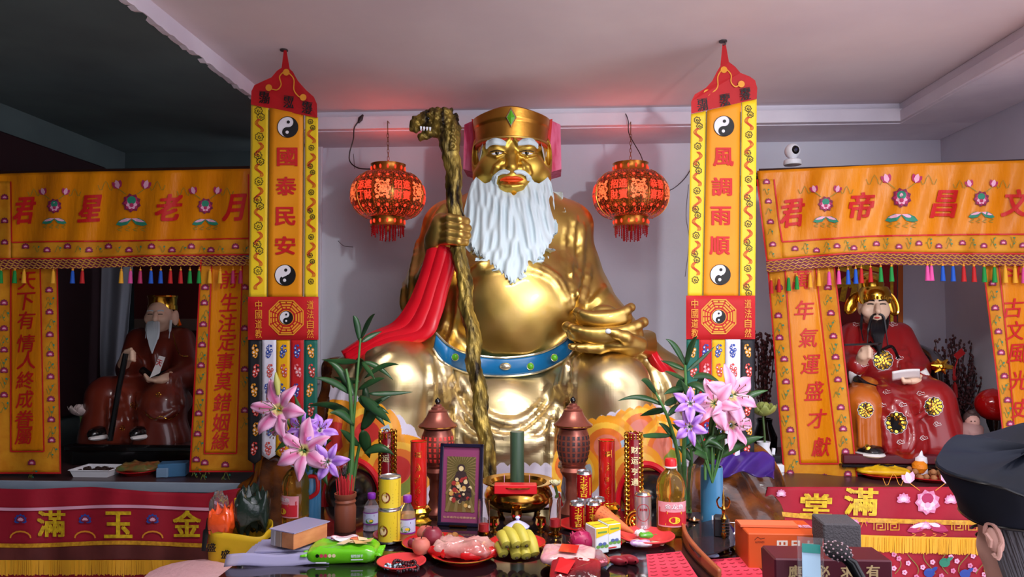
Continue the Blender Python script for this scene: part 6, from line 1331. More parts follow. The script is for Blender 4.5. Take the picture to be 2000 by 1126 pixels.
mb = MB(); put_text(mb, '弘合道月仙福壽德張道', lambda x, y, o: SFm(x, fh*.105-y, o), 0, 0, .008, fw*.74, .0022, bold=0); build('caption', mb, mat('caption_gold', (206, 170, 120), .5), fr, smooth=False, recalc=False)
mb = MB(); mb.box(0, (.07, .03, .006), M=Mf @ Matrix.Translation((0, -.012, .003))); mb.box(0, (.05, .004, .2), M=Mf @ Matrix.Translation((0, .045, .10)) @ Matrix.Rotation(.42, 4, 'X')); build('easel_back', mb, M_brass, fr, smooth=False)
# ------------------------------------------------------------ pagoda lamps
def pagoda(label, cx, red):
    c = T(cx, 1003); u = c.y/FPX; Z = lambda py: (1003-py)*u; t = thing('pagoda_lamp', label, 'lamp', tuple(c), 'bronze pagoda lamps flanking the burner')
    mb = MB(); mb.lathe([(30*u, 0), (31*u, Z(998)), (20*u, Z(988)), (15*u, Z(975)), (17*u, Z(965)), (15*u, Z(955)), (16*u, Z(935)), (24*u, Z(925)), (26*u, Z(920)), (22*u, Z(913)), (25*u, Z(908))], tuple(c), 32); build('pedestal', mb, M_bronze, t)
    mb = MB(); BP = [(22*u, Z(908)), (28*u, Z(897)), (31.5*u, Z(880)), (32*u, Z(865)), (30*u, Z(850)), (27*u, Z(843)), (27*u, Z(840))]; mb.lathe(BP, tuple(c), 40); bd = build('pierced_body', mb, M_bronze, t)
    mb = MB(); rz = lambda z: np.interp(z, [p[1] for p in BP], [p[0] for p in BP])
    for i in range(5):
        for k in range(20):
            a0 = 2*PI*k/20; z = Z(897-10.5*i); w = .30/2*.62; hh = 3.4*u
            if sin(a0) > .3: continue
            vs = []
            for (da, dz) in ((-w, -hh), (w, -hh), (w*.7, 0), (w, hh), (-w, hh), (-w*.7, 0)): r = rz(z+dz)+.0012; vs.append((c.x+r*cos(a0+da), c.y+r*sin(a0+da), c.z+z+dz))
            mb.add(vs, [[0, 1, 2, 3, 4, 5]])
    build('window_cells', mb, mat('lit_cells', (196, 60, 54), .5, emit=(200, 40, 36), estr=.25) if red else mat('dark_cells', (52, 40, 44), .5), bd, kind='stuff', smooth=False, recalc=False)
    mb = MB(); mb.lathe([(22*u, Z(840)), (37*u, Z(836)), (38*u, Z(832)), (30*u, Z(826)), (22*u, Z(815)), (18*u, Z(806)), (19*u, Z(804)), (13*u, Z(801)), (13*u, Z(798)), (8*u, Z(795)), (8*u, Z(792)), (1e-5, Z(791))], tuple(c), 40); rf = build('roof', mb, M_bronze, t)
    mb = MB(); mb.tube([c+Vector((37.5*u*cos(a), 37.5*u*sin(a), Z(833.5))) for a in np.linspace(0, 2*PI, 40)[:-1]], .0022, 6, closed=True); build('roof_rim', mb, M_brass, rf)
    mb = MB(); mb.lathe([(4*u, Z(793)), (3*u, Z(791)), (5.8*u, Z(787)), (5*u, Z(783)), (1.5*u, Z(780)), (1e-5, Z(778))], tuple(c), 16); build('finial', mb, M_black, rf)
pagoda('bronze pagoda lamp with red lit cells behind the framed picture', 854, True); pagoda('bronze pagoda lamp with dark cells behind the old man figurine', 1120, False)
# ------------------------------------------------------------ tall red candles
def red_candle(label, cx, top, base):
    c = T(cx, base); u = c.y/FPX; H = (base-top)*u; t = thing('red_candle', label, 'candle', tuple(c), 'smooth red glass candles'); r = 16*u
    mb = MB(); mb.lathe([(22*u, 0), (24*u, 6*u), (17*u, 12*u), (19*u, 20*u), (24*u, 26*u), (21*u, 32*u), (15*u, 30*u), (13*u, 36*u)], tuple(c), 24, rfn=lambda a, z: 1+.10*cos(8*a)*(z < 30*u)); build('gilt_base', mb, M_gilt, t)
    mb = MB(); mb.lathe([(r*.9, 32*u), (r, 36*u), (r, H-2*u), (r*1.04, H), (r*.9, H), (r*.88, H-4*u), (1e-5, H-6*u)], tuple(c), 28); g_ = build('glass_tube', mb, mat('red_candle_glass', (200, 24, 26), .08, coat=.8, col2=(214, 44, 36), scale=10), t)
    mb = MB(); mb.tube([c+Vector((r*1.01*cos(a), r*1.01*sin(a), H)) for a in np.linspace(0, 2*PI, 28)[:-1]], .0016, 5, closed=True); mb.tube([c+Vector((r*1.01*cos(a), r*1.01*sin(a), 36*u)) for a in np.linspace(0, 2*PI, 28)[:-1]], .0016, 5, closed=True); build('gilt_rim', mb, M_gilt, g_)
    S = cyl_S(c+Vector((0, 0, H-24*u)), r); mb = MB(); put_line(mb, [(-8*u, -7*u), (8*u, -7*u), (8*u, 7*u), (-8*u, 7*u)], S, .0012, .0008, 0, True); put_text(mb, '福', S, 0, 0, 11*u, 12*u, .0008, bold=0)
    for k in range(4): y = (26+22*k)*u; put_line(mb, [(5*u*sin(q*5+k)*(1-q*.3), y+(q-.5)*20*u) for q in np.linspace(0, 1, 12)], S, .0014, .0008); rosette(mb, S, 2*u*(-1)**k, y, 4.5*u, 0, .0012, .0008)
    build('gilt_print', mb, M_gilt, g_, kind='stuff', smooth=False, recalc=False)
red_candle('smooth red glass candle with gold print beside the framed picture', 817, 863, 1022); red_candle('smooth red glass candle with gold print right of the red cans', 1186, 863, 1016)
def ornate(label, cx, top, base, text, ring_):
    c = T(cx, base); u = c.y/FPX; H = (base-top)*u; r = 15*u; t = thing('ornate_candle', label, 'candle', tuple(c), 'ornate gilt filigree candles')
    mb = MB(); mb.lathe([(r*1.2, 0), (r*1.25, .006), (r*.98, .014), (r*.96, H-.004), (r*.9, H), (r*.85, H-.004), (1e-5, H-.008)], tuple(c), 28); g_ = build('red_core', mb, mat('deep_red_core', (120, 12, 22), .15, coat=.6), t)
    mb = MB(); n = int(H/(9*u))
    for k in range(10):
        a = 2*PI*(k+.5)/10-PI/2
        if abs(cos(a)) < .45 and sin(a) < 0: continue
        for j in range(n): q = c+Vector((r*1.06*cos(a), r*1.06*sin(a), .012+(j+.5)*9*u)); mb.tube([q+Vector((-sin(a)*4*u*cos(b_)+cos(a)*1.2*u*sin(2*b_), cos(a)*4*u*cos(b_)+sin(a)*1.2*u*sin(2*b_), 5*u*sin(b_))) for b_ in np.linspace(0, 2*PI, 9)[:-1]], 1.3*u, 4, closed=True)
    for z in (H-.004, H-.016, .012):
        for k in range(16): a = 2*PI*k/16; q = c+Vector((r*1.07*cos(a), r*1.07*sin(a), z)); mb.ell(q, (1.6*u, 1.6*u, 2.6*u), 5)
    build('gilt_filigree', mb, M_gilt, t, kind='stuff')
    S = cyl_S(c+Vector((0, 0, H-.06)), r); mb = MB()
    for k, ch in enumerate(text): put_text(mb, ch, S, 0, k*20*u, 13*u, 13*u, .001, bold=.02)
    build('lettering', mb, mat('pale_gold_letters', (236, 222, 170), .3), g_, smooth=False, recalc=False)
    if ring_:
        mb = MB(); q = c+Vector((0, -r*1.25, 22*u)); mb.tube([q+Vector((17*u*cos(a), 0, 20*u*sin(a))) for a in np.linspace(0, 2*PI, 24)[:-1]], 2*u, 6, closed=True); mb.tube([q+Vector((11*u*cos(a), 0, 13*u*sin(a))) for a in np.linspace(0, 2*PI, 20)[:-1]], 1.6*u, 5, closed=True)
        for k in range(6): a = k*PI/3; mb.ell(q+Vector((6*u*cos(a), 0, 7*u*sin(a))), (3.4*u, 2*u, 4*u), 7)
        build('gilt_roundel', mb, M_gilt, t, kind='stuff')
ornate('ornate gold filigree candle behind the stacked yellow tins', 756, 846, 1000, '财运', False); ornate('ornate gold filigree candle with roundel beside the silver can', 1239, 851, 1036, '财运亨通', True)
# ------------------------------------------------------------ bottles and cans
M_oil = mat('cooking_oil', (250, 196, 80), .03, trans=.92, ior=1.3); M_capr = mat('red_cap', (206, 28, 36), .35); M_lab = mat('red_label', (200, 40, 52), .4); M_labp = mat('pink_label', (226, 150, 160), .4); M_ly = mat('label_yellow', (246, 208, 50), .4)
def oil(label, cx, base, hpx, wpx, handle, rot):
    c = T(cx, base); u = c.y/FPX; H = hpx*u; r = wpx*u/2; t = thing('oil_bottle', label, 'bottle', tuple(c), 'cooking oil bottles')
    pr = [(r*.86, 0), (r*.97, .012*H/.29), (r, .05*H/.29), (r*.96, .09*H), (r*.99, .12*H), (r*.99, .47*H), (r*.93, .50*H), (r*.98, .53*H), (r*.99, .62*H), (r*.9, .72*H), (r*.66, .80*H), (r*.38, .855*H), (r*.32, .87*H), (r*.32, .90*H)]
    mb = MB(); mb.lathe(pr, tuple(c), 36, sy=.85, rfn=lambda a, z: 1+(.03*cos(9*a) if .54*H < z < .74*H else 0)); bd = build('bottle_body', mb, M_oil, t)
    mb = MB(); mb.lathe([(r*.36, .90*H), (r*.40, .905*H), (r*.40, .97*H), (r*.34, H), (1e-5, H)], tuple(c), 22, rfn=lambda a, z: 1+.03*cos(22*a)); build('cap', mb, M_capr, t); mb = MB(); mb.lathe([(r*.42, .885*H), (r*.42, .905*H)], tuple(c), 20); build('neck_ring', mb, M_white, t)
    S = lambda x, y, off=0: Vector((c.x+(r*1.0+off)*cos(-PI/2+rot+x/r), c.y+(r*.85+off)*sin(-PI/2+rot+x/r), c.z+.30*H-y))
    mb = MB(); wrap(mb, S, -r*1.25, r*1.25, -.17*H, .15*H, 1, 20, .0015); wrap(mb, S, -r*1.15, r*1.15, -.04*H, .13*H, 0, 20, .0022)
    for x in (-1, 1): put_poly(mb, [(x*r*.5, -.05*H), (x*r*1.1, -.10*H), (x*r*1.1, -.02*H), (x*r*.6, .01*H)], S, off=.0026, m=0)
    put_text(mb, '金龙鱼', S, 0, -.115*H, .06*H, r*1.25, .0035, 3, bold=.02); put_poly(mb, circ(.045*H, 14, rx=1.6), S, 0, .06*H, 1, .003, 2); put_text(mb, '1:1:1', S, 0, .055*H, .05*H, r*.9, .0042, 0, bold=.01); put_line(mb, [(-r*.6, .115*H), (r*.6, .115*H)], S, .006, .003, 2); put_line(mb, [(-r*.5, -.03*H), (r*.5, -.03*H)], S, .008, .003, 2)
    build('label', mb, [M_lab, M_labp, M_ly, mat('label_white', (236, 228, 232), .4)], t, smooth=False, recalc=False)
    if handle:
        mb = MB(); mb.tube(bez([c+Vector((r*.9, .01, .72*H)), c+Vector((r*1.5, .01, .70*H)), c+Vector((r*1.55, .01, .5*H)), c+Vector((r*.98, .01, .40*H))], 6), r*.16, 8); build('handle', mb, M_capr, t)
oil('cooking oil bottle with red handle before the blue vase beside the block stack', 577, 1025, 130, 53, True, -.75); oil('larger cooking oil bottle with red cap beside the silver can', 1311, 1045, 145, 55, False, .1)
def drink(label, cx, base, hpx, wpx, liq):
    c = T(cx, base); u = c.y/FPX; H = hpx*u; r = wpx*u/2; t = thing('drink_bottle', label, 'bottle', tuple(c), 'small purple capped drink bottles')
    mb = MB(); mb.lathe([(r*.85, 0), (r, .02*H), (r, .12*H), (r*.95, .16*H), (r, .2*H), (r, .52*H), (r*.96, .56*H), (r*.86, .66*H), (r*.6, .76*H), (r*.42, .82*H), (r*.40, .87*H)], tuple(c), 28); build('bottle_body', mb, M_plas, t)
    mb = MB(); mb.lathe([(r*.80, .02*H), (r*.93, .03*H), (r*.93, .5*H), (r*.8, .62*H), (1e-5, .62*H)], tuple(c), 24); build('drink', mb, mat('amber_drink' if liq else 'milky_drink', (240, 190, 110) if liq else (220, 214, 236), .2, trans=.6, ior=1.2), t)
    mb = MB(); mb.lathe([(r*.48, .85*H), (r*.5, .86*H), (r*.5, .98*H), (r*.44, H), (1e-5, H)], tuple(c), 20, rfn=lambda a, z: 1+.03*cos(20*a)); build('cap', mb, mat('purple_cap', (126, 40, 170), .35), t)
    S = cyl_S(c+Vector((0, 0, .36*H)), r); mb = MB(); wrap(mb, S, -r*1.5, r*1.5, -.15*H, .15*H, 0, 18, .001)
    wrap(mb, S, -r*1.5, r*1.5, .13*H, .16*H, 1, 18, .0014); wrap(mb, S, -r*1.5, r*1.5, -.165*H, -.14*H, 1, 18, .0014); put_poly(mb, circ(.07*H, 12, rx=1.5), S, 0, .06*H, 1, .0018, 2); put_poly(mb, circ(.03*H, 10, rx=1.6), S, .2*r, .05*H, 1, .0024, 3); put_line(mb, [(-r*.6, -.08*H), (r*.6, -.08*H)], S, .006, .0018, 1)
    build('label', mb, [mat('pale_blue_label', (196, 206, 236), .4), mat('purple_band', (130, 40, 150), .4), mat('label_green', (70, 130, 60), .4), M_ly], t, smooth=False, recalc=False)
drink('purple capped drink bottle beside the brown incense pot', 725, 1035, 72, 31, False); drink('purple capped drink bottle in front of the lower yellow tin', 795, 1056, 88, 32, True)
M_tin = mat('yellow_tin', (226, 196, 40), .3, col2=(232, 206, 60), scale=12)
def tin(label, c, r, H, rot):
    t = thing('food_tin', label, 'tin', tuple(c), 'stacked yellow tins'); mb = MB(); mb.lathe([(r*.96, 0), (r, .003), (r*.985, .006), (r*.985, H-.006), (r, H-.003), (r*.96, H), (r*.9, H-.003), (1e-5, H-.003)], tuple(c), 36, m=0); build('can', mb, M_alu, t)
    S = cyl_S(c+Vector((0, 0, H/2)), r*.99, -PI/2+rot); mb = MB(); wrap(mb, S, -r*2.2, r*2.2, -H*.44, H*.44, 0, 30, .0006)
    put_line(mb, [(-r*.85, -H*.28), (r*.7, -H*.28)], S, .010, .0012, 1); put_line(mb, [(-r*.7, -H*.12), (r*.6, -H*.12)], S, .004, .0012, 1); put_poly(mb, circ(H*.17, 14, rx=.9), S, -r*.35, H*.12, 1, .0012, 2); put_poly(mb, circ(H*.12, 12, rx=.9), S, -r*.35, H*.12, 1, .0018, 3)
    for k in range(4): put_line(mb, [(r*.3, H*(.02+.09*k)), (r*.9, H*(.02+.09*k))], S, .0025, .0012, 1)
    wrap(mb, S, r*.95, r*1.02, -H*.42, H*.42, 1, 2, .0012); build('label', mb, [M_tin, mat('tin_print', (170, 140, 40), .5), mat('tin_brown', (130, 60, 26), .5), mat('tin_cream', (240, 210, 160), .5)], t, smooth=False, recalc=False)
cp = plate('red plate with gold rim under the yellow tins', 782, 1050, .10, TZ, gold=True, depth=.016)
c1 = T(760, 1056, TZ+.008); u = c1.y/FPX; tin('lower of two stacked yellow food tins', c1, 21.5*u, 64*u, 0); tin('upper of two stacked yellow food tins', c1+Vector((.002, 0, 64*u)), 21*u, 62*u, .15)
M_rcan = mat('red_can', (176, 14, 30), .22, .35); M_can_t = mat('can_text', (236, 190, 50), .35)
def can(label, c, r, H, rot, mt, kind_):
    t = thing('drink_can', label, 'can', tuple(c), 'red drink cans' if kind_ == 'r' else None); mb = MB(); mb.lathe([(r*.75, 0), (r*.8, .002), (r*.99, .010), (r, .014)], tuple(c), 32); build('can_base', mb, M_alu, t); mb = MB(); mb.lathe([(r, H-.012), (r*.86, H-.004), (r*.88, H), (r*.82, H), (r*.8, H-.004), (1e-5, H-.004)], tuple(c), 32); tp_ = build('can_top', mb, M_alu, t); mb = MB(); mb.box(c+Vector((0, -r*.2, H-.002)), (r*.45, r*.7, .0015)); build('ring_pull', mb, M_alu, tp_, smooth=False)
    mb = MB(); mb.lathe([(r, .012), (r, H-.012)], tuple(c), 36); bd = build('can_body', mb, mt, t); S = cyl_S(c+Vector((0, 0, H/2)), r, -PI/2+rot); mb = MB()
    if kind_ == 'r':
        for k, ch in enumerate('王老吉'): put_text(mb, ch, S, 0, (k-1)*H*.24, H*.22, r*.9, .0006, bold=.03)
        put_line(mb, [(-r*.9, -H*.40), (r*.9, -H*.40)], S, .003, .0006); put_line(mb, [(r*.9, -H*.3), (r*.9, H*.3)], S, .004, .0006)
        build('lettering', mb, M_can_t, bd, smooth=False, recalc=False)
    else:
        S0 = S; put_line(mb, circ(H*.2, 26, rx=.8), lambda x, y, o: S0(x, y-H*.03, o), .0022, .0006, 0, True); put_text(mb, '青岛啤酒', S, 0, -H*.10, H*.06, r*.9, .0006, bold=.02); put_poly(mb, [(-r*1.1, H*.2), (0, H*.24), (r*1.1, H*.18), (r*1.1, H*.42), (-r*1.1, H*.42)], S, off=.0007, m=0); put_text(mb, '啤酒', S, 0, H*.31, H*.08, r*.6, .0014, 1, bold=.02); wrap(mb, S, -r*1.4, r*1.4, -H*.42, -H*.40, 0, 10, .0008)
        build('lettering', mb, [mat('can_crimson', (170, 26, 44), .4), M_white], bd, smooth=False, recalc=False)
plate('red plate under the pyramid of red drink cans', 1140, 1028, .10, TZ, depth=.012)
c1 = T(1127, 1033, TZ+.008); u = c1.y/FPX; r = 14.5*u; H = 53*u
can('red drink can, front of its pyramid beside the dragon fruit', c1, r, H, .15, M_rcan, 'r'); can('red drink can below the top one, beside the orange cone', c1+Vector((2.15*r, .01, 0)), r, H, -.1, M_rcan, 'r'); can('red drink can at the back of the pyramid', c1+Vector((1.9*r+.03, .068, 0)), r, H, 0, M_rcan, 'r'); can('red drink can on top of the pyramid', c1+Vector((1.0*r, .025, H)), r*1.02, H*1.06, -.1, M_rcan, 'r')
c1 = T(1256, 1040); u = c1.y/FPX; can('silver beer can with crimson base standing beside the larger oil bottle', c1, 16*u, 79*u, -.05, mat('silver_can', (198, 196, 202), .25, .7), 's')
# ------------------------------------------------------------ old man figurine, glass cups, small cups, lidded tea bowl
c = T(1113, 990); u = c.y/FPX; t = thing('old_man_figurine', 'small painted old man figurine with long grey beard beside the red cans', 'figurine', tuple(c)); Zp = lambda y: (990-y)*u; Fp = lambda x, y, d=0: c+Vector(((x-1113)*u, -d, Zp(y)))
mb = MB(); mb.lathe([(22*u, 0), (22*u, 12*u), (17*u, 14*u), (16*u, 40*u), (13*u, 62*u)], tuple(c), 20, sy=.7); build('gown', mb, mat('cream_gown', (206, 190, 172), .5, col2=(130, 150, 110), scale=20), t)
mb = MB(); mb.ell(Fp(1113, 922), (16*u, 15*u, 19*u), 18); mb.ell(Fp(1113, 926, 14*u), (3.4*u, 4*u, 4*u), 8); mb.ell(Fp(1113, 907), (18*u, 16*u, 14*u), 18); hd_ = build('head', mb, mat('rosy_face', (200, 120, 116), .45), t)
mb = MB()
for k in range(9): mb.ell(Fp(1113+18*cos(PI*k/8), 911-13*sin(PI*k/8), 5*u), (5.5*u, 6*u, 5*u), 9)
build('hair_curls', mb, mat('fair_curls', (206, 180, 150), .6), hd_, kind='stuff'); mb = MB()
for d in (-6, 6): mb.ell(Fp(1113+d, 921, 14*u), (2.6*u, 1.5*u, 1.6*u), 8); mb.tube([Fp(1113+d*1.7, 917, 13*u), Fp(1113+d, 915, 15*u), Fp(1113+d*.4, 917, 15*u)], 1.2*u, 5)
build('eyes', mb, M_blkh, hd_, kind='stuff'); mb = MB()
for k in range(9): d = k-4; mb.tube([Fp(1113+d*2.6, 930, 12*u), Fp(1113+d*3.6, 950, 15*u), Fp(1113+d*2.0, 972-abs(d), 14*u)], [2.6*u, 3.2*u, 1.2*u], 6)
build('beard', mb, mat('grey_beard', (164, 160, 176), .6), t)
mb = MB(); mb.tube(bez([Fp(1092, 960, 12*u), Fp(1096, 975, 16*u), Fp(1101, 990, 18*u), Fp(1106, 1004, 20*u)], 5), 2.2*u, 6); build('red_ribbon', mb, M_redt, t)
lotusflower('small cream lotus cup between the brass burner and old man figurine', 1084, 948, 2.98, 15, (206, 200, 160), 988)
def glasscup(label, cx, base, hpx):
    c = T(cx, base); u = c.y/FPX; H = hpx*u; r = 11.5*u; t = thing('votive_glass', label, 'votive glass', tuple(c), 'slim votive glasses beside the burner')
    mb = MB(); mb.lathe([(r*1.1, 0), (r*1.15, 3*u), (r*.6, 5*u), (r*.55, 9*u), (r*1.05, 12*u), (r*1.05, 18*u)], tuple(c), 20); build('gold_foot', mb, M_brass, t)
    mb = MB(); mb.lathe([(r*.9, 14*u), (r, 17*u), (r, H), (r*.9, H), (r*.9, 19*u), (1e-5, 17*u)], tuple(c), 24); build('glass', mb, M_cg, t)
    mb = MB(); mb.lathe([(r*.85, 18*u), (r*.85, 32*u), (1e-5, 33*u)], tuple(c), 18); build('red_wax', mb, mat('red_wax', (200, 40, 50), .4), t)
glasscup('slim votive glass with red wax beside the framed picture', 945, 1054, 77); glasscup('slim votive glass with red wax beside the red drink cans', 1084, 1045, 70)
def goldcup(label, cx, base):
    c = T(cx, base); u = c.y/FPX; t = thing('offering_cup', label, 'cup', tuple(c), 'small gilt offering cups'); mb = MB(); mb.lathe([(7*u, 0), (7.5*u, 2*u), (4*u, 4*u), (4*u, 8*u), (9*u, 12*u), (10.5*u, 20*u), (9.5*u, 27*u), (10.5*u, 29*u), (9*u, 29*u), (8.5*u, 20*u), (1e-5, 14*u)], tuple(c), 24); build('cup', mb, M_brass, t); mb = MB()
    for k in range(6): a = k*PI/3; put_poly(mb, circ(2.6*u, 8), cyl_S(c+Vector((0, 0, 19*u)), 10.6*u, a), 0, 0, 1, .0006)
    build('red_dots', mb, M_rthr, t, kind='stuff', smooth=False, recalc=False)
goldcup('small gilt offering cup between the framed picture and lidded bowl', 965, 1040); goldcup('small gilt offering cup behind the lidded white bowl', 1009, 1024); goldcup('small gilt offering cup between the lidded bowl and votive glass', 1056, 1040)
c = T(1011, 1038); u = c.y/FPX; t = thing('tea_bowl', 'small white lidded tea bowl behind the bananas', 'tea bowl', tuple(c)); M_porc = mat('lilac_porcelain', (206, 206, 244), .2)
mb = MB(); mb.lathe([(10*u, 0), (11*u, 2*u), (18*u, 8*u), (20*u, 10*u), (1e-5, 9*u)], tuple(c), 28); build('bowl', mb, M_porc, t); mb = MB(); mb.lathe([(22.5*u, 9*u), (23*u, 11*u), (16*u, 16*u), (8*u, 20*u), (3*u, 22*u), (3.5*u, 25*u), (5*u, 27*u), (3*u, 30*u), (1e-5, 31*u)], tuple(c), 28); build('lid', mb, M_porc, t)
# ------------------------------------------------------------ plates of food
cp = plate('red plate holding peaches and walnuts beside the candle', 848, 1070, 62*2.55/FPX, TZ, gold=True)
M_peach = mat('peach_skin', (196, 84, 84), .5, col2=(222, 150, 120), scale=6); M_apple = mat('plum_red_apple', (126, 36, 56), .3, col2=(150, 60, 70), scale=8)
def fruit(label, x, y, rpx, mt, z, cat='fruit', heart=0):
    u = cp.y/FPX; r = rpx*u; c = PZ(x, y, z+r); mb = MB()
    mb.lathe([(1e-5, -r*.86), (r*.3, -r*.9), (r*.75, -r*.62), (r, -.05*r), (r*.92, r*.42), (r*.6, r*.8), (r*.22, r*.84), (1e-5, r*.70)], tuple(c), 24, rfn=lambda a, q: 1+.03*cos(a+1)-.05*math.exp(-((a-1.2)/.2)**2)); t = thing(mt.name.split('_')[0] if False else 'round_fruit', label, cat, tuple(c-Vector((0, 0, r)))); build('flesh', mb, mt, t); mb = MB(); mb.tube([c+Vector((0, 0, r*.7)), c+Vector((.003, 0, r*1.02))], .0018, 5); build('stem', mb, M_twig, t)
fruit('fuzzy pink peach at the front of the fruit plate', 822, 1066, 17.5, M_peach, TZ+.012); fruit('dark red apple in the middle of the fruit plate', 844, 1047, 20, M_apple, TZ+.022); fruit('small pink peach at the back of the fruit plate', 831, 1042, 17, M_peach, TZ+.02); fruit('small dark plum at the left edge of the fruit plate', 806, 1060, 10, M_apple, TZ+.014)
M_wal = mat('walnut_shell', (176, 118, 60), .6, col2=(140, 86, 40), scale=60, bump=.8, bscale=90)
for k, (x, y) in enumerate(((860, 1046), (868, 1055), (878, 1048), (888, 1046), (884, 1056), (874, 1060))): mb = MB(); q = PZ(x, y, TZ+.03); mb.ell(q, (.0145, .0135, .0145), 14); o = build('walnut', mb, M_wal); tag(o, ('walnut touching the dark apple at the plate back', 'walnut at the front left of the walnut heap', 'walnut in the middle of the heap, behind the front ones', 'walnut at the far right end of the heap', 'walnut at the front right of the heap', 'walnut nearest the red meat packet')[k]+', brown and wrinkled', 'nut', 'walnuts on the fruit plate')
cb = plate('small coral plate holding bead bracelets at the table front', 784, 1106, 48*2.36/FPX, TZ, mat('coral_plate', (214, 60, 64), .35), depth=.018)
def bracelet(label, x, y, r, m, bead, n, sq=1, rot=0):
    c = PZ(x, y, TZ+.016); t = thing('bead_bracelet', label, 'bracelet', tuple(c))
    for k in range(n): a = 2*PI*k/n; dx, dy = r*cos(a), r*sin(a)*sq; mb = MB() if k == 0 else mb; mb.ell(c+Vector((dx*cos(rot)-dy*sin(rot), dx*sin(rot)+dy*cos(rot), .004*sin(3*a))), (bead,)*3, 8, k % len(m))
    build('beads', mb, m, t, kind='stuff')
M_b1 = mat('garnet_bead', (70, 24, 34), .12); M_b2 = mat('onyx_bead', (20, 16, 22), .1); M_b3 = mat('pale_blue_bead', (170, 206, 222), .2)
bracelet('dark garnet bead bracelet, front one on the coral plate', 796, 1110, .034, [M_b1, M_b2], .0062, 22, .6, .3); bracelet('dark onyx bead bracelet, rear one on the coral plate', 790, 1099, .036, [M_b2, M_b1, M_b1], .006, 24, .5, -.1); bracelet('pale blue bead bracelet on the coral plate', 767, 1106, .024, [M_b3, M_b3, M_b2], .0055, 18, .7)
cp2 = plate('coral plate under the red vacuum packed meat', 906, 1092, 64*2.42/FPX, TZ, gold=True)
M_meat = mat('vacuum_pack', (214, 168, 160), .12, col2=(190, 96, 90), scale=7, coat=1, bump=.5, bscale=16); M_redpk = mat('red_pack_print', (206, 26, 30), .2, coat=.8)
t = thing('meat_packet', 'glossy red and clear vacuum packed meat on the coral plate', 'packet', tuple(cp2+Vector((0, 0, .014)))); q = cp2+Vector((0, .005, .014)); mb = MB(); crumple(mb, q, .20, .125, .05, 11, n=24, amp=.35, rz=-.15); build('pouch', mb, M_meat, t)
mb = MB()
for sx, sy, k in ((-.085, -.03, 1), (.08, -.035, 2), (-.06, .05, 3), (.03, -.055, 4)): crumple(mb, q+Vector((sx, sy, .004)), .07, .035, .03, 20+k, n=8, amp=.4, rz=sx*5)
build('red_printed_ends', mb, M_redpk, t, kind='stuff')
cp3 = plate('red plate with gold rim holding the bananas', 1010, 1068, 57*2.5/FPX, TZ, gold=True, depth=.018)
mb = MB(); mb.box(cp3+Vector((.07, -.0, .016)), (.05, .09, .004), rz=.3); o = build('red_envelope', mb, mat('red_card', (206, 22, 34), .4), smooth=False); tag(o, 'red paper envelope under the bananas', 'envelope')
M_ban = mat('banana_skin', (206, 186, 74), .5, col2=(168, 170, 62), scale=7, bump=.05); M_bant = mat('banana_tip', (60, 46, 24), .7)
for k, (x0, y0, x1, y1, z0, z1, lb) in enumerate(((978, 1044, 990, 1066, .93, .918, 'banana at the upper layer left end'), (988, 1036, 1010, 1066, .945, .92, 'banana second in the upper layer, above the front pair'), (1008, 1029, 1028, 1064, .955, .92, 'topmost greenish banana on the bunch'), (1030, 1041, 1045, 1085, .935, .885, 'long banana leaning down the right side of the bunch'), (974, 1066, 984, 1084, .895, .884, 'short banana low at the left of the plate'), (1000, 1062, 1009, 1088, .90, .882, 'banana in the middle of the lower layer'), (1018, 1062, 1029, 1088, .90, .882, 'banana at the right of the lower layer'))):
    a, e = PZ(x0, y0, z0), PZ(x1, y1, z1); m_ = (a+e)/2+Vector((0, -.004, .013)); t = thing('banana', lb+', yellow green skin', 'banana', tuple(e-Vector((0, 0, .018))), 'bananas on the gold rimmed plate'); pts = bez([a, m_, e], 6); n = len(pts)
    mb = MB(); mb.tube(pts, [.006]+[.0165+.0035*sin(PI*i/(n-1)) for i in range(1, n-1)]+[.008], 5 if False else 10); build('peel', mb, M_ban, t); mb = MB(); mb.tube([a+(a-m_)*.22, a], [.004, .006], 6); mb.ell(e+(e-m_)*.06, (.006, .006, .005), 7); build('tips', mb, M_bant, t)
# snack packs, dragon fruit, yellow cartons
cp4 = plate('red plate with dark rim under the snack packs at the table front', 1123, 1105, 67*2.36/FPX, TZ, mat('dark_red_plate', (150, 24, 26), .3), gold=True)
def slab(name, label, c, w, d, h_, rz, mt, mt2, tilt=0, seed=1, cat='packet'):
    t = thing(name, label, cat, tuple(c)); M_ = Matrix.Translation(c) @ Matrix.Rotation(rz, 4, 'Z') @ Matrix.Rotation(tilt, 4, 'X'); r_ = np.random.default_rng(seed); ph = r_.uniform(0, 6, 6)
    def f(u, v):
        a = 2*PI*u; b_ = PI*v-PI/2; sq = lambda t_, e: math.copysign(abs(t_)**e, t_); x, y, z = sq(cos(b_), .3)*sq(cos(a), .3), sq(cos(b_), .3)*sq(sin(a), .3), sq(sin(b_), .7)
        wr = 1+.16*sin(9*x+ph[0]+3*y)*sin(7*y+ph[1])+.10*sin(21*x+ph[2])*sin(17*y-5*x+ph[3]); return (x*w/2, y*d/2, h_/2+z*h_/2*wr)
    mb = MB(); mb.grid(f, 44, 20, cu=True, M=M_); build('pouch', mb, mt, t)
    ST_ = lambda x, y, off=0: M_ @ Vector((x, y, h_*1.0*(1+.10*sin(9*x/w*2+ph[0]))+.002+off)); SF_ = lambda x, y, off=0: M_ @ Vector((x, -d/2-off-.002, h_*.5+y)); return t, ST_, SF_
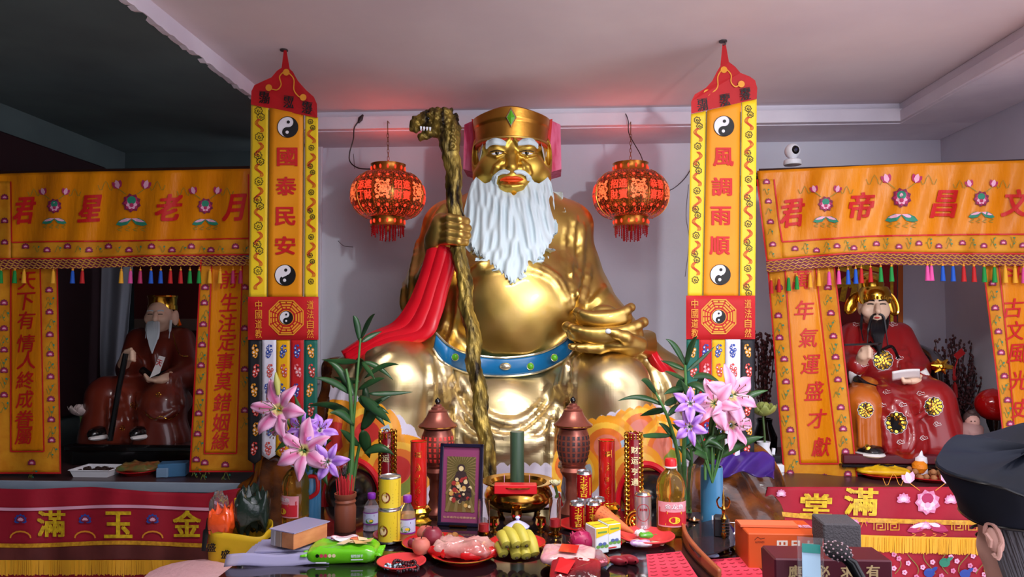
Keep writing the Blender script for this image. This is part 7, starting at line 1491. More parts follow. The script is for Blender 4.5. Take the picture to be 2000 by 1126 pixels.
t, ST_, SF_ = slab('wafer_pack', 'pale pink wafer pack, top of the front snack stack', PZ(1110, 1092, TZ+.045), .17, .12, .03, -.15, mat('pink_foil_print', (206, 140, 150), .2, col2=(226, 196, 190), scale=14, coat=.6, bump=.3, bscale=20), None, .12, 5)
mb = MB(); put_poly(mb, [(-.028, -.03), (.03, -.035), (.034, .025), (-.024, .03)], ST_, off=.004, m=0); put_poly(mb, circ(.016, 12), ST_, 0, -.004, 1, .005, 1); put_text(mb, '福', lambda x, y, o: ST_(x, -y, o), .002, .004, .02, .02, .006, 2, bold=.02); build('front_print', mb, [M_redpk, M_ly, M_redt], t, smooth=False, recalc=False)
t, ST_, SF_ = slab('biscuit_pack', 'dark red glossy biscuit pack at the very front of the snack stack', PZ(1124, 1120, TZ+.028), .155, .10, .026, -.12, mat('dark_red_foil', (160, 22, 30), .12, col2=(60, 14, 20), scale=9, coat=1, bump=.5, bscale=18), None, .42, 8)
mb = MB(); put_line(mb, [(-.07, .006), (.0, .009), (.07, .004)], SF_, .003, .002, 0); put_line(mb, [(-.07, -.004), (.07, -.006)], SF_, .004, .002, 1); put_poly(mb, [(-.06, -.03), (-.02, -.035), (.0, .02), (-.05, .03)], ST_, off=.004, m=1); build('front_print', mb, [M_white, M_redpk], t, smooth=False, recalc=False)
t, ST_, SF_ = slab('biscuit_pack', 'silver and red biscuit pack leaning on the snack stack', PZ(1150, 1098, TZ+.03), .11, .08, .026, .25, mat('silver_foil', (190, 180, 196), .15, .6, col2=(190, 40, 50), scale=10, bump=.5, bscale=20), None, .2, 12)
c = PZ(1137, 1056, TZ+.04); t = thing('dragon_fruit', 'pink scaly dragon fruit behind the wafer pack', 'fruit', tuple(c-Vector((0, 0, .035)))); mb = MB(); mb.ell(c, (.042, .036, .036), 20); build('flesh', mb, mat('dragonfruit_pink', (176, 34, 90), .4, col2=(150, 24, 70), scale=12), t); mb = MB()
for k in range(26):
    a = k*2.4; zz_ = 1-2*(k+.5)/26; rr = math.sqrt(1-zz_*zz_); d = Vector((rr*cos(a), rr*sin(a), zz_)); p = c+Vector((d.x*.042, d.y*.036, d.z*.036)); tng = Vector((-.7, .1, .7)); tng = (tng-d*tng.dot(d)).normalized(); sd = d.cross(tng); mb.add([p-sd*.009-d*.002, p+sd*.009-d*.002, p+tng*.016+d*.007], [[0, 1, 2]])
build('scales', mb, mat('scale_pink', (200, 70, 110), .5), t, kind='stuff', recalc=False)
plate('coral plate under the yellow juice cartons', 1174, 1066, .075, TZ, depth=.014)
def carton(label, x, y, rz):
    c = PZ(x, y, TZ+.008); u = c.y/FPX; w, d, h_ = .052, .075, .088; t = thing('juice_carton', label, 'carton', tuple(c), 'small yellow juice cartons'); M_ = Matrix.Translation(c) @ Matrix.Rotation(rz, 4, 'Z')
    mb = MB(); mb.box(0, (w, d, h_), M=M_ @ Matrix.Translation((0, 0, h_/2)), b=.003); build('box', mb, mat('carton_pale', (226, 232, 236), .35), t, smooth=False); S = lambda x, y, off=0: M_ @ Vector((x, -d/2-off, h_/2+y)); S2 = lambda x, y, off=0: M_ @ Vector((x, y, h_+off)); S3 = lambda x, y, off=0: M_ @ Vector((w/2+off, x, h_/2+y)); mb = MB()
    put_poly(mb, [(-w/2+.002, -d/2+.002), (w/2-.002, -d/2+.002), (w/2-.002, d/2-.002), (-w/2+.002, d/2-.002)], S2, off=.0008, m=0); put_poly(mb, [(-w/2+.002, .01), (w/2-.002, .022), (w/2-.002, h_/2-.002), (-w/2+.002, h_/2-.002)], S, off=.0008, m=0); put_poly(mb, [(-d/2+.002, .022), (d/2-.002, .012), (d/2-.002, h_/2-.002), (-d/2+.002, h_/2-.002)], S3, off=.0008, m=0)
    for k in range(5): put_poly(mb, circ(.006, 8, rx=1.4), S, -.016+.008*k, -.02+.008*(k % 2), 1, .001, 1 if k % 2 else 2); put_poly(mb, circ(.006, 8, rx=1.4), S3, -.024+.012*k, -.016-.01*(k % 2), 1, .001, 1)
    put_line(mb, [(-.018, .028), (.018, .028)], S, .006, .0012, 2); put_line(mb, [(-.02, .0), (.02, .0)], S2, .006, .0012, 3); build('print', mb, [mat('carton_yellow', (236, 206, 40), .4), mat('carton_blue', (90, 110, 170), .4), mat('carton_green', (110, 160, 80), .4), mat('carton_brown', (170, 120, 40), .5)], t, smooth=False, recalc=False)
carton('yellow topped juice carton nearest the dragon fruit', 1166, 1074, .45); carton('yellow topped juice carton nearest the candy plate', 1190, 1066, .45)
cp5 = plate('large coral red plate holding a few candies', 1261, 1058, 58*2.55/FPX, TZ, mat('coral_plate', (214, 60, 64), .35), depth=.026)
def candy(label, x, y, ln, w, rz, mt, z):
    c = PZ(x, y, z); t = thing('wrapped_candy', label, 'candy', tuple(c)); d = Vector((cos(rz), sin(rz), 0)); mb = MB(); crumple(mb, c, ln, w, .02, int(x), n=10, amp=.3, rz=rz); build('wrapper', mb, mt, t); mb = MB()
    for s_ in (-1, 1): p = c+d*(s_*ln*.48)+Vector((0, 0, .01)); sd = Vector((-d.y, d.x, 0)); mb.add([p, p+d*s_*.016+sd*.014, p+d*s_*.016-sd*.014+Vector((0, 0, .005))], [[0, 1, 2]])
    build('twist', mb, mt, t, recalc=False)
candy('green twist wrapped candy on the coral plate', 1262, 1050, .05, .026, .2, mat('green_foil', (90, 170, 50), .2, coat=.6), TZ+.024); candy('purple clear packet of white sweets on the coral plate', 1252, 1066, .075, .03, -.05, mat('lilac_wrap', (176, 130, 190), .15, col2=(220, 206, 214), scale=30, coat=.8), TZ+.012); candy('white twist wrapped candy behind the green candy', 1250, 1045, .04, .02, .6, mat('white_foil', (220, 220, 224), .2), TZ+.016)
for x, y, rz, lb in ((1240, 1056, .5, 'cream paper slip by the green candy'), (1284, 1060, -.4, 'cream paper slip under the candies')): mb = MB(); mb.box(PZ(x, y, TZ+.010), (.05, .035, .002), rz=rz); o = build('paper_slip', mb, mat('kraft_cream', (222, 190, 160), .8), smooth=False); tag(o, lb, 'paper')
for x, y, rz, lb in ((1207, 1094, 1.1, 'red crescent moon block lying before the candy plate'), (1229, 1092, .9, 'red crescent moon block leaning on its twin')):
    c = PZ(x, y, TZ+.016); mb = MB()
    def f(u, v):
        t_ = lerp(-1.15, 1.15, u); a = 2*PI*v; w = .021*max(.05, cos(t_*1.25)); R_ = .036; p = Vector((R_*cos(t_)-R_*.8, R_*sin(t_), 0)); return p+Vector((w*cos(a)*cos(t_), w*cos(a)*sin(t_), .016*max(.1, cos(t_*1.2))*sin(a)))
    mb.grid(f, 18, 12, cv=True, M=Matrix.Translation(c) @ Matrix.Rotation(rz, 4, 'Z') @ Matrix.Rotation(.25, 4, 'Y')); o = build('moon_block', mb, mat('dull_red_lacquer', (150, 40, 52), .35, col2=(120, 26, 40), scale=12)); tag(o, lb, 'moon block')
# woven paper cone
a, e = P(1172, 1004, 2.72), P(1238, 1040, 2.62); t = thing('joss_cone', 'orange printed paper cone lying beside the red cans', 'paper cone', tuple(PZ(1200, 1040, TZ))); d = (e-a); mb = MB(); mb.tube([a, a+d*.02, a+d*.96, e], [.034, .036, .006, .001], 28); cn = build('cone', mb, mat('orange_paper', (226, 120, 66), .7, col2=(206, 100, 54), scale=14), t); mb = MB(); dn = d.normalized(); sd = dn.cross(Vector((0, 0, 1))).normalized(); up = sd.cross(dn)
for k in range(9):
    q = .1+.085*k; r = .0365*(1-q)+.001
    for j in range(18 if k < 4 else 1):
        if k < 4: b_ = j*2*PI/18; mb.tube([a+d*q+(sd*cos(b_)+up*sin(b_))*r, a+d*(q+.04)+(sd*cos(b_)+up*sin(b_))*(r-.0014)], .0008, 4)
        else: mb.tube([a+d*q+(sd*cos(b_)+up*sin(b_))*r for b_ in np.linspace(0, 2*PI, 20)[:-1]], .0008, 4, closed=True)
build('printed_lines', mb, mat('joss_print', (150, 66, 40), .7), cn, kind='stuff')
# ------------------------------------------------------------ block stack, clear folder, green snack bag
c = T(566, 1082); mb = MB(); t = thing('plastic_folder', 'stack of translucent lilac plastic sheets under the wood blocks', 'folder', tuple(c)); M_film = mat('lilac_film', (206, 202, 236), .15, trans=.55, ior=1.2)
for k in range(4): mb = MB(); mb.box(c+Vector((.004*k, .003*k, .004+.009*k)), (.30-.02*k, .17-.012*k, .007), rz=.12+.03*k, b=.001); build('sheet', mb, M_film, t, smooth=False)
mb = MB()
def flap(u, v): x = lerp(-.17, .17, u); return c+Vector((x*cos(.12), -.10+x*sin(.12)-.02*v, .034*(1-v)+.001+.004*sin(u*9)))
mb.grid(flap, 16, 4); build('overhang', mb, M_film, t, recalc=False, solid=.001)
c2 = c+Vector((.03, .01, .042)); t = thing('wood_block_box', 'pale wood block box resting on the plastic folder', 'box', tuple(c2)); M_ = Matrix.Translation(c2) @ Matrix.Rotation(-.45, 4, 'Z')
for k, (x, w, mt) in enumerate(((-.044, .022, mat('silver_board', (186, 180, 186), .4, .3)), (-.018, .026, mat('grey_wood', (170, 146, 132), .5))  , (.026, .056, mat('pale_wood', (226, 150, 100), .5, col2=(206, 128, 82), scale=10, stretch=(3, .4, 3))))): mb = MB(); mb.box(0, (w, .16, .052), M=M_ @ Matrix.Translation((x, 0, .026)), b=.002); build('block', mb, mt, t, smooth=False)
mb = MB(); mb.box(0, (.118, .17, .003), M=M_ @ Matrix.Translation((-.002, .004, .0545))); build('wrap', mb, M_film, t, smooth=False)
t, ST_, SF_ = slab('cracker_bag', 'bright green cracker bag at the table front edge', T(672, 1090), .235, .135, .052, .10, mat('lime_foil', (112, 206, 30), .22, col2=(96, 186, 24), scale=6, coat=.6, bump=.25, bscale=12), None, .0, 4)
mb = MB(); put_poly(mb, circ(.028, 24, rx=1.7), ST_, -.005, .035, 1, .006, 0); put_line(mb, circ(.026, 24, rx=1.72), lambda x, y, o: ST_(x-.005, y+.035, o), .002, .007, 1, True); put_line(mb, [(-.035, .037), (.025, .037)], ST_, .004, .007, 1); put_line(mb, [(-.03, .029), (.02, .029)], ST_, .003, .007, 1)
for k, (x, y, r) in enumerate(((.03, -.005, .022), (.055, -.02, .02), (.005, -.02, .021), (.08, -.005, .018), (.06, .015, .018))): put_poly(mb, [(-r, -r*.8), (r, -r), (r*1.1, r*.7), (-r*.8, r)], ST_, x, y, 1, .0065+.0005*k, 2 if k % 2 else 3, rot=k*.5)
put_poly(mb, circ(.018, 12), ST_, .035, .012, 1, .0062, 4)
for k in range(5): put_poly(mb, circ(.0062, 10), SF_, -.075+.0135*k, .006, 1, .001, (5, 1, 1, 3, 3)[k])
put_text(mb, '韧性饼干', lambda x, y, o: SF_(x, -y, o), .055, -.004, .010, .04, .001, 0, bold=.02); put_line(mb, [(.035, -.008), (.075, -.008)], SF_, .003, .001, 0); put_line(mb, [(-.08, -.016), (-.045, -.016)], SF_, .004, .001, 0); build('front_print', mb, [M_white, mat('rose_print', (206, 60, 90), .4), mat('cracker_tan', (222, 184, 120), .5), mat('cracker_pale', (236, 214, 170), .5), mat('tomato_print', (220, 120, 80), .5), M_black], t, smooth=False, recalc=False)
mb = MB(); M_ = Matrix.Translation(T(672, 1090)) @ Matrix.Rotation(.10, 4, 'Z')
for s_ in (-1, 1): mb.grid(lambda u, v: M_ @ Vector((s_*(.112+.022*u), lerp(-.06, .06, v), .026+.012*(1-u)*sin(v*20)*.3+.004*sin(v*30))), 3, 20)
build('crimped_end', mb, MATS['lime_foil'], t, recalc=False, solid=.001)
# ------------------------------------------------------------ brown incense pot and clear vases
c = T(674, 1035); u = c.y/FPX; t = thing('incense_pot', 'turned brown wooden incense pot beside the purple capped bottle', 'pot', tuple(c)); r = 20.5*u; H = 72*u
mb = MB(); mb.lathe([(r*.95, 0), (r*1.02, .006), (r, H*.3), (r*1.02, H*.62), (r*.92, H*.70), (r*.92, H*.73), (r*1.0, H*.78), (r*.9, H*.84), (r*1.02, H*.9), (r*1.04, H), (r*.9, H), (r*.88, H*.7), (1e-5, H*.6)], tuple(c), 36); build('pot', mb, mat('turned_wood', (150, 84, 58), .45, col2=(118, 60, 42), scale=9, stretch=(1, 1, .3)), t)
for k in range(26):
    a = k*2.4; rr = r*.8*math.sqrt((k+.5)/26); b0 = c+Vector((rr*.8*cos(a), rr*.8*sin(a), H*.62)); mb = MB(); tp = c+Vector((rr*1.12*cos(a), rr*1.12*sin(a), H+(30+6*sin(k*3))*u)); mb.tube([b0, tp], .0016, 5); o = build('incense_stick', mb, mat('red_stick', (200, 40, 50), .6)); tag(o, 'thin red incense stick standing in the brown wooden pot', 'incense stick', 'red incense sticks in the brown pot')
def fluted(label, cx, base, hpx, rtop, rbot):
    c = T(cx, base); u = c.y/FPX; H = hpx*u; t = thing('glass_vase', label, 'vase', tuple(c)); fl_ = lambda a, z: 1+.035*cos(14*a)*min(1, z/H*1.5); mb = MB()
    mb.lathe([(rbot*u, 0), (rbot*u, .004), (rbot*.9*u, .05), (rbot*1.0*u, H*.6), (rtop*.85*u, H*.9), (rtop*u, H), (rtop*.93*u, H), (rtop*.78*u, H*.9), (rbot*.9*u, H*.6), (rbot*.8*u, .05), (1e-5, .012)], tuple(c), 56, rfn=fl_); build('glass', mb, M_cg, t); return c, H
fluted('fluted clear glass vase holding bamboo behind the incense pot', 676, 1000, 92, 24, 16); fluted('fluted clear glass vase holding bamboo beside the blue vase', 1337, 1014, 104, 22, 15)
M_bvase = mat('blue_glaze', (74, 136, 176), .25, col2=(60, 120, 164), scale=5)
def bluevase(label, cx, base, top, rp):
    c = T(cx, base); u = c.y/FPX; H = (base-top)*u; r = rp*u; mb = MB(); t = thing('blue_vase', label, 'vase', tuple(c), 'blue cylinder vases'); mb.lathe([(r*.96, 0), (r, .006), (r, H-.004), (r*.97, H), (r*.88, H), (r*.87, H-.02), (1e-5, H-.10)], tuple(c), 36); build('body', mb, M_bvase, t); return c, H
bluevase('tall blue cylinder vase behind the oil bottle with red handle', 606, 1018, 914, 20); bluevase('tall blue cylinder vase beside the brass trident', 1391, 1020, 914, 21)
c = T(1356, 1018); t = thing('tealight_dish', 'tiny brass dish with lit wick beside the blue vase', 'dish', tuple(c)); mb = MB(); mb.lathe([(.012, 0), (.02, .004), (.022, .008), (.018, .007), (1e-5, .005)], tuple(c), 18); build('dish', mb, M_brass, t); mb = MB(); mb.lathe([(.003, .006), (.004, .012), (1e-5, .02)], tuple(c), 8); build('flame', mb, mat('flame', (255, 200, 150), .5, emit=(255, 200, 150), estr=3), t)
# ------------------------------------------------------------ right end: paper sheets, curved rail, smoked tray, trident, bell
M_pp = mat('pink_print_paper', (226, 70, 92), .6, col2=(210, 52, 76), scale=6); M_ppt = mat('paper_print', (150, 30, 44), .6)
def sheet(label, pts, z, nrow, ncol):
    q = [PZ(x, y, z) for x, y in pts]; mb = MB(); mb.add(q+[p-Vector((0, 0, .0012)) for p in q], [[0, 1, 2, 3], [7, 6, 5, 4], [0, 4, 5, 1], [1, 5, 6, 2], [2, 6, 7, 3], [3, 7, 4, 0]]); t = thing('prayer_sheet', label, 'paper sheet', tuple(sum(q, Vector())/4)); build('paper', mb, M_pp, t, smooth=False); mb = MB()
    B = lambda x, y, off=0: (q[0]*(1-x)*(1-y)+q[1]*x*(1-y)+q[2]*x*y+q[3]*(1-x)*y)+Vector((0, 0, off))
    for i in range(nrow):
        for j in range(ncol): x = (j+.5)/ncol; y = (i+.5)/nrow; put_line(mb, [(x-.3/ncol, y), (x-.02/ncol, y+.02), (x+.3/ncol, y-.01)], B, .10/nrow*2.2, .0006)
    build('printed_rows', mb, M_ppt, t, kind='stuff', smooth=False, recalc=False)
sheet('pink printed prayer sheet under the candy plate edge', [(1262, 1082), (1330, 1076), (1372, 1140), (1268, 1140)], TZ+.0016, 9, 4); sheet('pink printed prayer sheet along the table front corner', [(1384, 1092), (1462, 1086), (1512, 1140), (1402, 1140)], TZ+.0016, 7, 5); sheet('pink printed prayer sheet inside the smoked tray', [(1342, 1052), (1400, 1046), (1428, 1068), (1378, 1084)], TZ+.010, 5, 4)
t = thing('smoked_tray', 'curved wood railed tray with smoked dark panel and black vent block', 'tray', tuple(T(1385, 1070))); mb = MB(); rl = bez([(1331, 1046, 0), (1338, 1068, 0), (1358, 1094, 0), (1384, 1120, 0), (1402, 1136, 0)], 8); n = len(rl)
rp_ = [PZ(p[0], p[1], TZ+.001) for p in rl]
mb.grid(lambda u, v: rp_[round(u*(n-1))]+Vector((0, 0, .052*v*(1-.25*u))), n-1, 4); build('wooden_rail', mb, mat('warm_wood', (176, 94, 56), .4, col2=(150, 76, 44), scale=7, stretch=(1, 1, 4)), t, solid=.012)
mb = MB(); pl = [PZ(x, y, TZ+.036) for x, y in ((1340, 1040), (1362, 1022), (1392, 1014), (1424, 1020), (1436, 1050), (1434, 1064), (1400, 1078), (1364, 1086), (1346, 1062))]; k = len(pl)
mb.add(pl+[p-Vector((0, 0, .004)) for p in pl], [list(range(k)), list(range(k, 2*k))[::-1]]+[[i, k+i, k+(i+1) % k, (i+1) % k] for i in range(k)]); build('smoked_panel', mb, mat('smoked_acrylic', (120, 110, 118), .08, trans=.9, ior=1.1), t, smooth=False)
mb = MB(); q = PZ(1411, 1046, TZ+.04); mb.box(q+Vector((0, .02, .03)), (.05, .06, .07), rz=-.25, b=.006); vb = build('vent_block', mb, mat('matt_black', (28, 26, 32), .5), t, smooth=False)
for k in range(5): mb = MB(); mb.box(q+Vector((.012, .0, .012+.010*k)), (.026, .064, .003), rz=-.25); build('vent_slot', mb, M_iron, vb, smooth=False)
c = T(1414, 1072); u = c.y/FPX; t = thing('brass_trident', 'brass handled ritual trident standing before the blue vase', 'ritual trident', tuple(c)); mb = MB(); mb.lathe([(9*u, 0), (10*u, 4*u), (4*u, 9*u), (3*u, 20*u), (5.5*u, 28*u), (3*u, 34*u), (3*u, 52*u), (6*u, 58*u), (3*u, 63*u), (3*u, 72*u), (5*u, 76*u), (2*u, 82*u), (2.4*u, 96*u), (.4*u, 112*u)], tuple(c), 16); build('handle', mb, M_brass, t)
for s_ in (-1, 1): mb = MB(); mb.tube(bez([c+Vector((0, 0, 78*u)), c+Vector((s_*8*u, 0, 78*u)), c+Vector((s_*12*u, 0, 90*u)), c+Vector((s_*7*u, 0, 98*u))], 5), 1.6*u, 6); build('prong', mb, M_brass, t)
mb = MB(); mb.tube(bez([c+Vector((0, 0, 6*u)), c+Vector((10*u, -.005, 12*u)), c+Vector((16*u, -.01, 6*u)), c+Vector((20*u, -.02, 0.002))], 5), [3*u]*10+[5*u]*6, 8); build('curved_foot', mb, M_brass, t)
for x, y, lb in ((1398, 1032, 'white square cable hook before the blue vase'), (1430, 1046, 'white square cable hook right of the trident')): mb = MB(); q = PZ(x, y, TZ+.001); w = .024; mb.tube([q+Vector((-w/2, 0, 0)), q+Vector((-w/2, 0, .05)), q+Vector((w/2, 0, .05)), q+Vector((w/2, 0, .015)), q+Vector((0, -.02, .012))], .0032, 6); o = build('cable_hook', mb, M_white); tag(o, lb, 'hook')
mb = MB(); q = T(1452, 1062); mb.box(q+Vector((0, 0, .004)), (.05, .16, .006), rz=-.55); o = build('grey_folder', mb, mat('slate_board', (120, 128, 150), .3), smooth=False); tag(o, 'slate grey flat board along the table end behind the bell', 'board')
mb = MB(); crumple(mb, PZ(1388, 1088, TZ+.004), .055, .018, .014, 31, n=8, amp=.3); o = build('white_sachet', mb, mat('pale_blue_pack', (120, 150, 180), .4)); tag(o, 'small pale sachet lying at the smoked tray edge', 'sachet')
c = T(1467, 1100); u = c.y/FPX; t = thing('hand_bell', 'small silver bell with gold cord on the pink sheet', 'bell', tuple(c)); mb = MB(); mb.lathe([(8*u, 0), (8*u, 3*u), (6*u, 8*u), (5*u, 14*u), (2*u, 18*u), (3*u, 21*u), (2*u, 25*u), (1e-5, 26*u)], tuple(c), 18); build('bell', mb, M_silver, t); mb = MB(); mb.tube(bez([c+Vector((0, 0, 24*u)), c+Vector((4*u, 0, 32*u)), c+Vector((16*u, 0, 28*u)), c+Vector((24*u, -.01, 14*u)), c+Vector((27*u, -.015, 3*u))], 6), 1.2*u, 5); build('cord', mb, M_gth, t)
mb = MB(); q = T(1494, 1108); mb.tube([q+Vector((0, 0, .003)), q+Vector((.01, -.12, .003))], .0035, 6); o = build('white_stick', mb, M_white); tag(o, 'thin white plastic stick beside the silver bell', 'stick')
# ============================================================ LILIES AND BAMBOO
M_lily = mat('lily_petal', (255, 255, 255), .45, attr=True); M_leaf = mat('dark_leaf', (38, 74, 34), .35, col2=(58, 98, 46), scale=12); M_leafb = mat('bamboo_leaf', (30, 62, 36), .35, col2=(44, 84, 44), scale=10); M_stem = mat('green_stem', (70, 116, 58), .45); M_anth = mat('anther', (120, 60, 40), .6)
def leaf(a, b_, w, parent, mt, droop=.02, nm='leaf'):
    a, b_ = Vector(a), Vector(b_); d = b_-a; sd = d.cross(Vector((.2, -1, .5))).normalized(); nr = sd.cross(d).normalized(); mb = MB()
    def f(u, v): s_ = (v-.5)*2; ww = w*math.sin(PI*min(1, u**.75*.97+.03))**.85; return a+d*u+Vector((0, 0, droop*4*u*(1-u)))+sd*(s_*ww)-nr*(abs(s_)*ww*.35)
    mb.grid(f, 10, 4); return build(nm, mb, mt, parent, recalc=False, solid=.0012)
def lily(label, x, y, r, Y, face, cols, vx, vy, vY, seed, closed=0):
    c = P(x, y, Y); u = Y/FPX; R_ = r*u; b0 = P(vx, vy, vY); t = thing('lily', label, 'flower', tuple(b0), 'artificial lilies in the blue vases'); F = Vector(face).normalized(); q = F.to_track_quat('Z', 'Y').to_matrix(); rn = np.random.default_rng(seed); ph = rn.uniform(0, 6)
    c0, c1, c2_ = [np.array(c8(*k)) for k in cols]
    for k in range(6):
        a = ph+PI/3*k; inner = k % 2; L_ = R_*(1.05 if inner else 1)*rn.uniform(.92, 1.08); W_ = R_*(.27 if inner else .21); mb = MB(); op = .35+closed
        def f(p, v):
            s_ = (v-.5)*2; ww = W_*math.sin(PI*min(1, p**.8*.95+.05))**.8; rad_ = L_*(.06+.94*p*cos(op*(1-p))); z = L_*(.62*math.sin(min(p*1.5, 1.5))*(.5+closed)-.28*p**3); z -= abs(s_)*ww*.25-.05*L_*sin(9*p+k)*abs(s_)
            y_ = s_*ww; return c+q @ Vector((rad_*cos(a)-y_*sin(a), rad_*sin(a)+y_*cos(a), z-R_*.35))
        mb.grid(f, 12, 6); ca = []
        for i in range(13):
            for j in range(7): p = i/12; s_ = abs(j/6-.5)*2; m_ = max(0, 1-s_*1.5)*(1-.35*p); ca.append(c1*(1-m_)+c0*m_ if p > .12 else c2_)
        build('petal', mb, M_lily, t, recalc=False, solid=.0012, colattr=ca)
    mb = MB()
    for k in range(6): a = ph+.5+PI/3*k; e = c+q @ Vector((R_*.22*cos(a), R_*.22*sin(a), R_*.38)); mb.tube([c-F*R_*.2, e], .0012, 4); mb.ell(e, (.0022, .0022, .005), 6, 1)
    build('stamens', mb, [M_stem, M_anth], t, kind='stuff')
    mb = MB(); mb.tube(bez([c-F*R_*.3, c-F*R_*.75+Vector((0, 0, -.015)), c.lerp(b0, .55)+Vector((0, .01, 0)), b0+Vector((0, 0, -.06))], 6), .0038, 6); build('stem', mb, M_stem, t); return t
PK = ((200, 60, 130), (226, 172, 206), (206, 190, 120)); PU = ((134, 58, 190), (196, 150, 230), (226, 200, 220)); PP = ((206, 100, 146), (224, 170, 198), (200, 176, 120))
VL = (606, 912, 2.87); VR = (1391, 912, 2.87)
for i, (lb, x, y, r, Y, f, cc, V_, cl) in enumerate((('large pink lily at the top of the bouquet over the white ribbon', 532, 796, 62, 2.80, (-.25, -1, .3), PK, VL, 0), ('pink lily hanging below the top pink lily', 540, 838, 44, 2.84, (-.5, -.8, -.5), PK, VL, .25), ('large pink lily just above the cooking oil bottle with red handle', 586, 876, 62, 2.74, (-.1, -1, .35), PK, VL, 0), ('violet lily between two pink lilies before the red ribbon', 584, 832, 33, 2.82, (-.2, -1, .5), PU, VL, .2), ('violet lily before the green ribbon', 627, 835, 36, 2.82, (.5, -.8, .6), PU, VL, .25), ('lowest violet lily facing front beside the incense pot', 638, 902, 39, 2.74, (.1, -1, .1), PU, VL, 0), ('large pale pink lily before the white ribbon end', 1440, 768, 60, 2.80, (.35, -1, .3), PP, VR, 0), ('pale pink lily tilted toward the violet lilies', 1394, 786, 50, 2.78, (-.4, -1, .3), PP, VR, .1), ('lowest pale pink lily opening toward the curtain strip', 1442, 828, 50, 2.82, (.6, -.8, .2), PP, VR, .15), ('upper violet lily before the green ribbon by the bamboo', 1348, 786, 36, 2.78, (-.2, -1, .3), PU, VR, .1), ('lower violet lily near the blue vase rim', 1346, 833, 36, 2.78, (-.3, -1, .1), PU, VR, .15))):
    t = lily(lb, x, y, r, Y, f, cc, *V_, seed=i+1, closed=cl); c = P(x, y, Y); b0 = P(*V_)
    m_ = c.lerp(b0, .6); s_ = 1 if i % 2 else -1; leaf(m_, m_+Vector((s_*.075, -.02, .012 if i % 3 else -.03)), .013, t, M_leaf)
t = thing('lily_bud', 'pale green closed lily bud above the top pink lily', 'flower', tuple(P(*VL)), None); mb = MB(); c = P(541, 746, 2.84); mb.tube([c+Vector((.006, 0, -.05)), c, c+Vector((-.006, 0, .04))], [.008, .014, .003], 10); build('bud', mb, mat('bud_green', (176, 176, 96), .5), t); mb = MB(); mb.tube(bez([c+Vector((.006, 0, -.05)), P(560, 820, 2.86), P(606, 925, 2.87)], 6), .003, 5); build('stem', mb, M_stem, t)
t = thing('lily_leaf_spray', 'broad green leaf spray rising from the blue vase beside the trident', 'foliage', tuple(P(*VR)), None)
for (x0, y0, x1, y1, w, dY) in ((1392, 905, 1372, 862, .022, -.03), (1390, 900, 1352, 868, .018, -.05), (1388, 895, 1355, 886, .02, -.06), (1395, 895, 1492, 852, .022, 0), (1400, 880, 1388, 812, .02, -.02), (1398, 885, 1368, 836, .014, 0), (1420, 800, 1500, 762, .016, .03), (1402, 900, 1412, 850, .014, -.03)): leaf(P(x0, y0, 2.87), P(x1, y1, 2.85+dY), w, t, M_leaf, .015)
mb = MB(); mb.tube(bez([P(1391, 925, 2.87), P(1398, 860, 2.87), P(1420, 800, 2.87)], 6), .006, 6); build('stem', mb, M_stem, t)
mb = MB(); q = P(1377, 906, 2.86); mb.tube([q+Vector((0, 0, -.06)), q, q+Vector((0, 0, .015))], [.005, .006, .002], 7); o = build('cut_stem', mb, M_stem); tag(o, 'short cut green stem poking from the blue vase rim', 'stem')
t = thing('leaf_spray', 'dark leaf spray below the violet lily beside the incense pot', 'foliage', tuple(P(*VL)))
for (x0, y0, x1, y1, w) in ((612, 905, 640, 948, .02), (615, 900, 668, 905, .016), (605, 900, 560, 850, .016), (615, 890, 648, 860, .015), (600, 880, 575, 770, .014)): leaf(P(x0, y0, 2.86), P(x1, y1, 2.82), w, t, M_leaf)
def bamboo(label, pts, leaves, rad_, Y, n_node=6):
    t = thing('bamboo_stalk', label, 'bamboo', tuple(P(*pts[0], Y)), 'bamboo stalks in the glass vases'); pp = bez([P(x, y, Y+.02*sin(i*2)) for i, (x, y) in enumerate(pts)], 8); n = len(pp); mb = MB(); mb.tube(pp, [rad_*(1-.6*i/n)*(1.18 if i % n_node == 0 else 1) for i in range(n)], 8); build('stalk', mb, M_stem, t)
    for k, (x0, y0, x1, y1, w) in enumerate(leaves): leaf(P(x0, y0, Y), P(x1, y1, Y-.10*sin(k*1.9)), w, t, M_leafb, .012+.014*cos(k))
YB = 2.96
bamboo('tall bamboo stalk left of the framed picture reaching the highest leaf tips', [(672, 985), (683, 900), (694, 780), (704, 660)], [(703, 668, 690, 616, .013), (704, 664, 733, 612, .011), (705, 668, 746, 647, .012), (700, 705, 628, 702, .014), (707, 706, 732, 740, .010), (710, 706, 768, 742, .012), (706, 700, 694, 750, .018), (712, 738, 780, 712, .012), (700, 760, 752, 738, .014), (702, 745, 650, 735, .014)], .0095, YB)
bamboo('thicker bamboo stalk in the glass vase behind incense sticks', [(678, 985), (688, 880), (684, 770), (676, 720)], [(684, 760, 640, 706, .015), (686, 770, 612, 738, .014), (690, 772, 660, 718, .020), (720, 768, 806, 765, .011), (704, 772, 764, 826, .022), (700, 776, 752, 832, .02), (690, 812, 600, 792, .016), (692, 830, 644, 806, .018), (705, 838, 742, 792, .024), (708, 840, 722, 894, .024)], .012, YB-.02)
bamboo('shorter bamboo stalk leaning toward the ornate candle', [(684, 985), (696, 900), (708, 840), (716, 780)], [(712, 884, 770, 888, .020), (708, 820, 748, 780, .014), (712, 800, 768, 770, .012), (716, 790, 712, 745, .016), (702, 870, 664, 838, .016), (714, 800, 760, 808, .014)], .009, YB+.03)
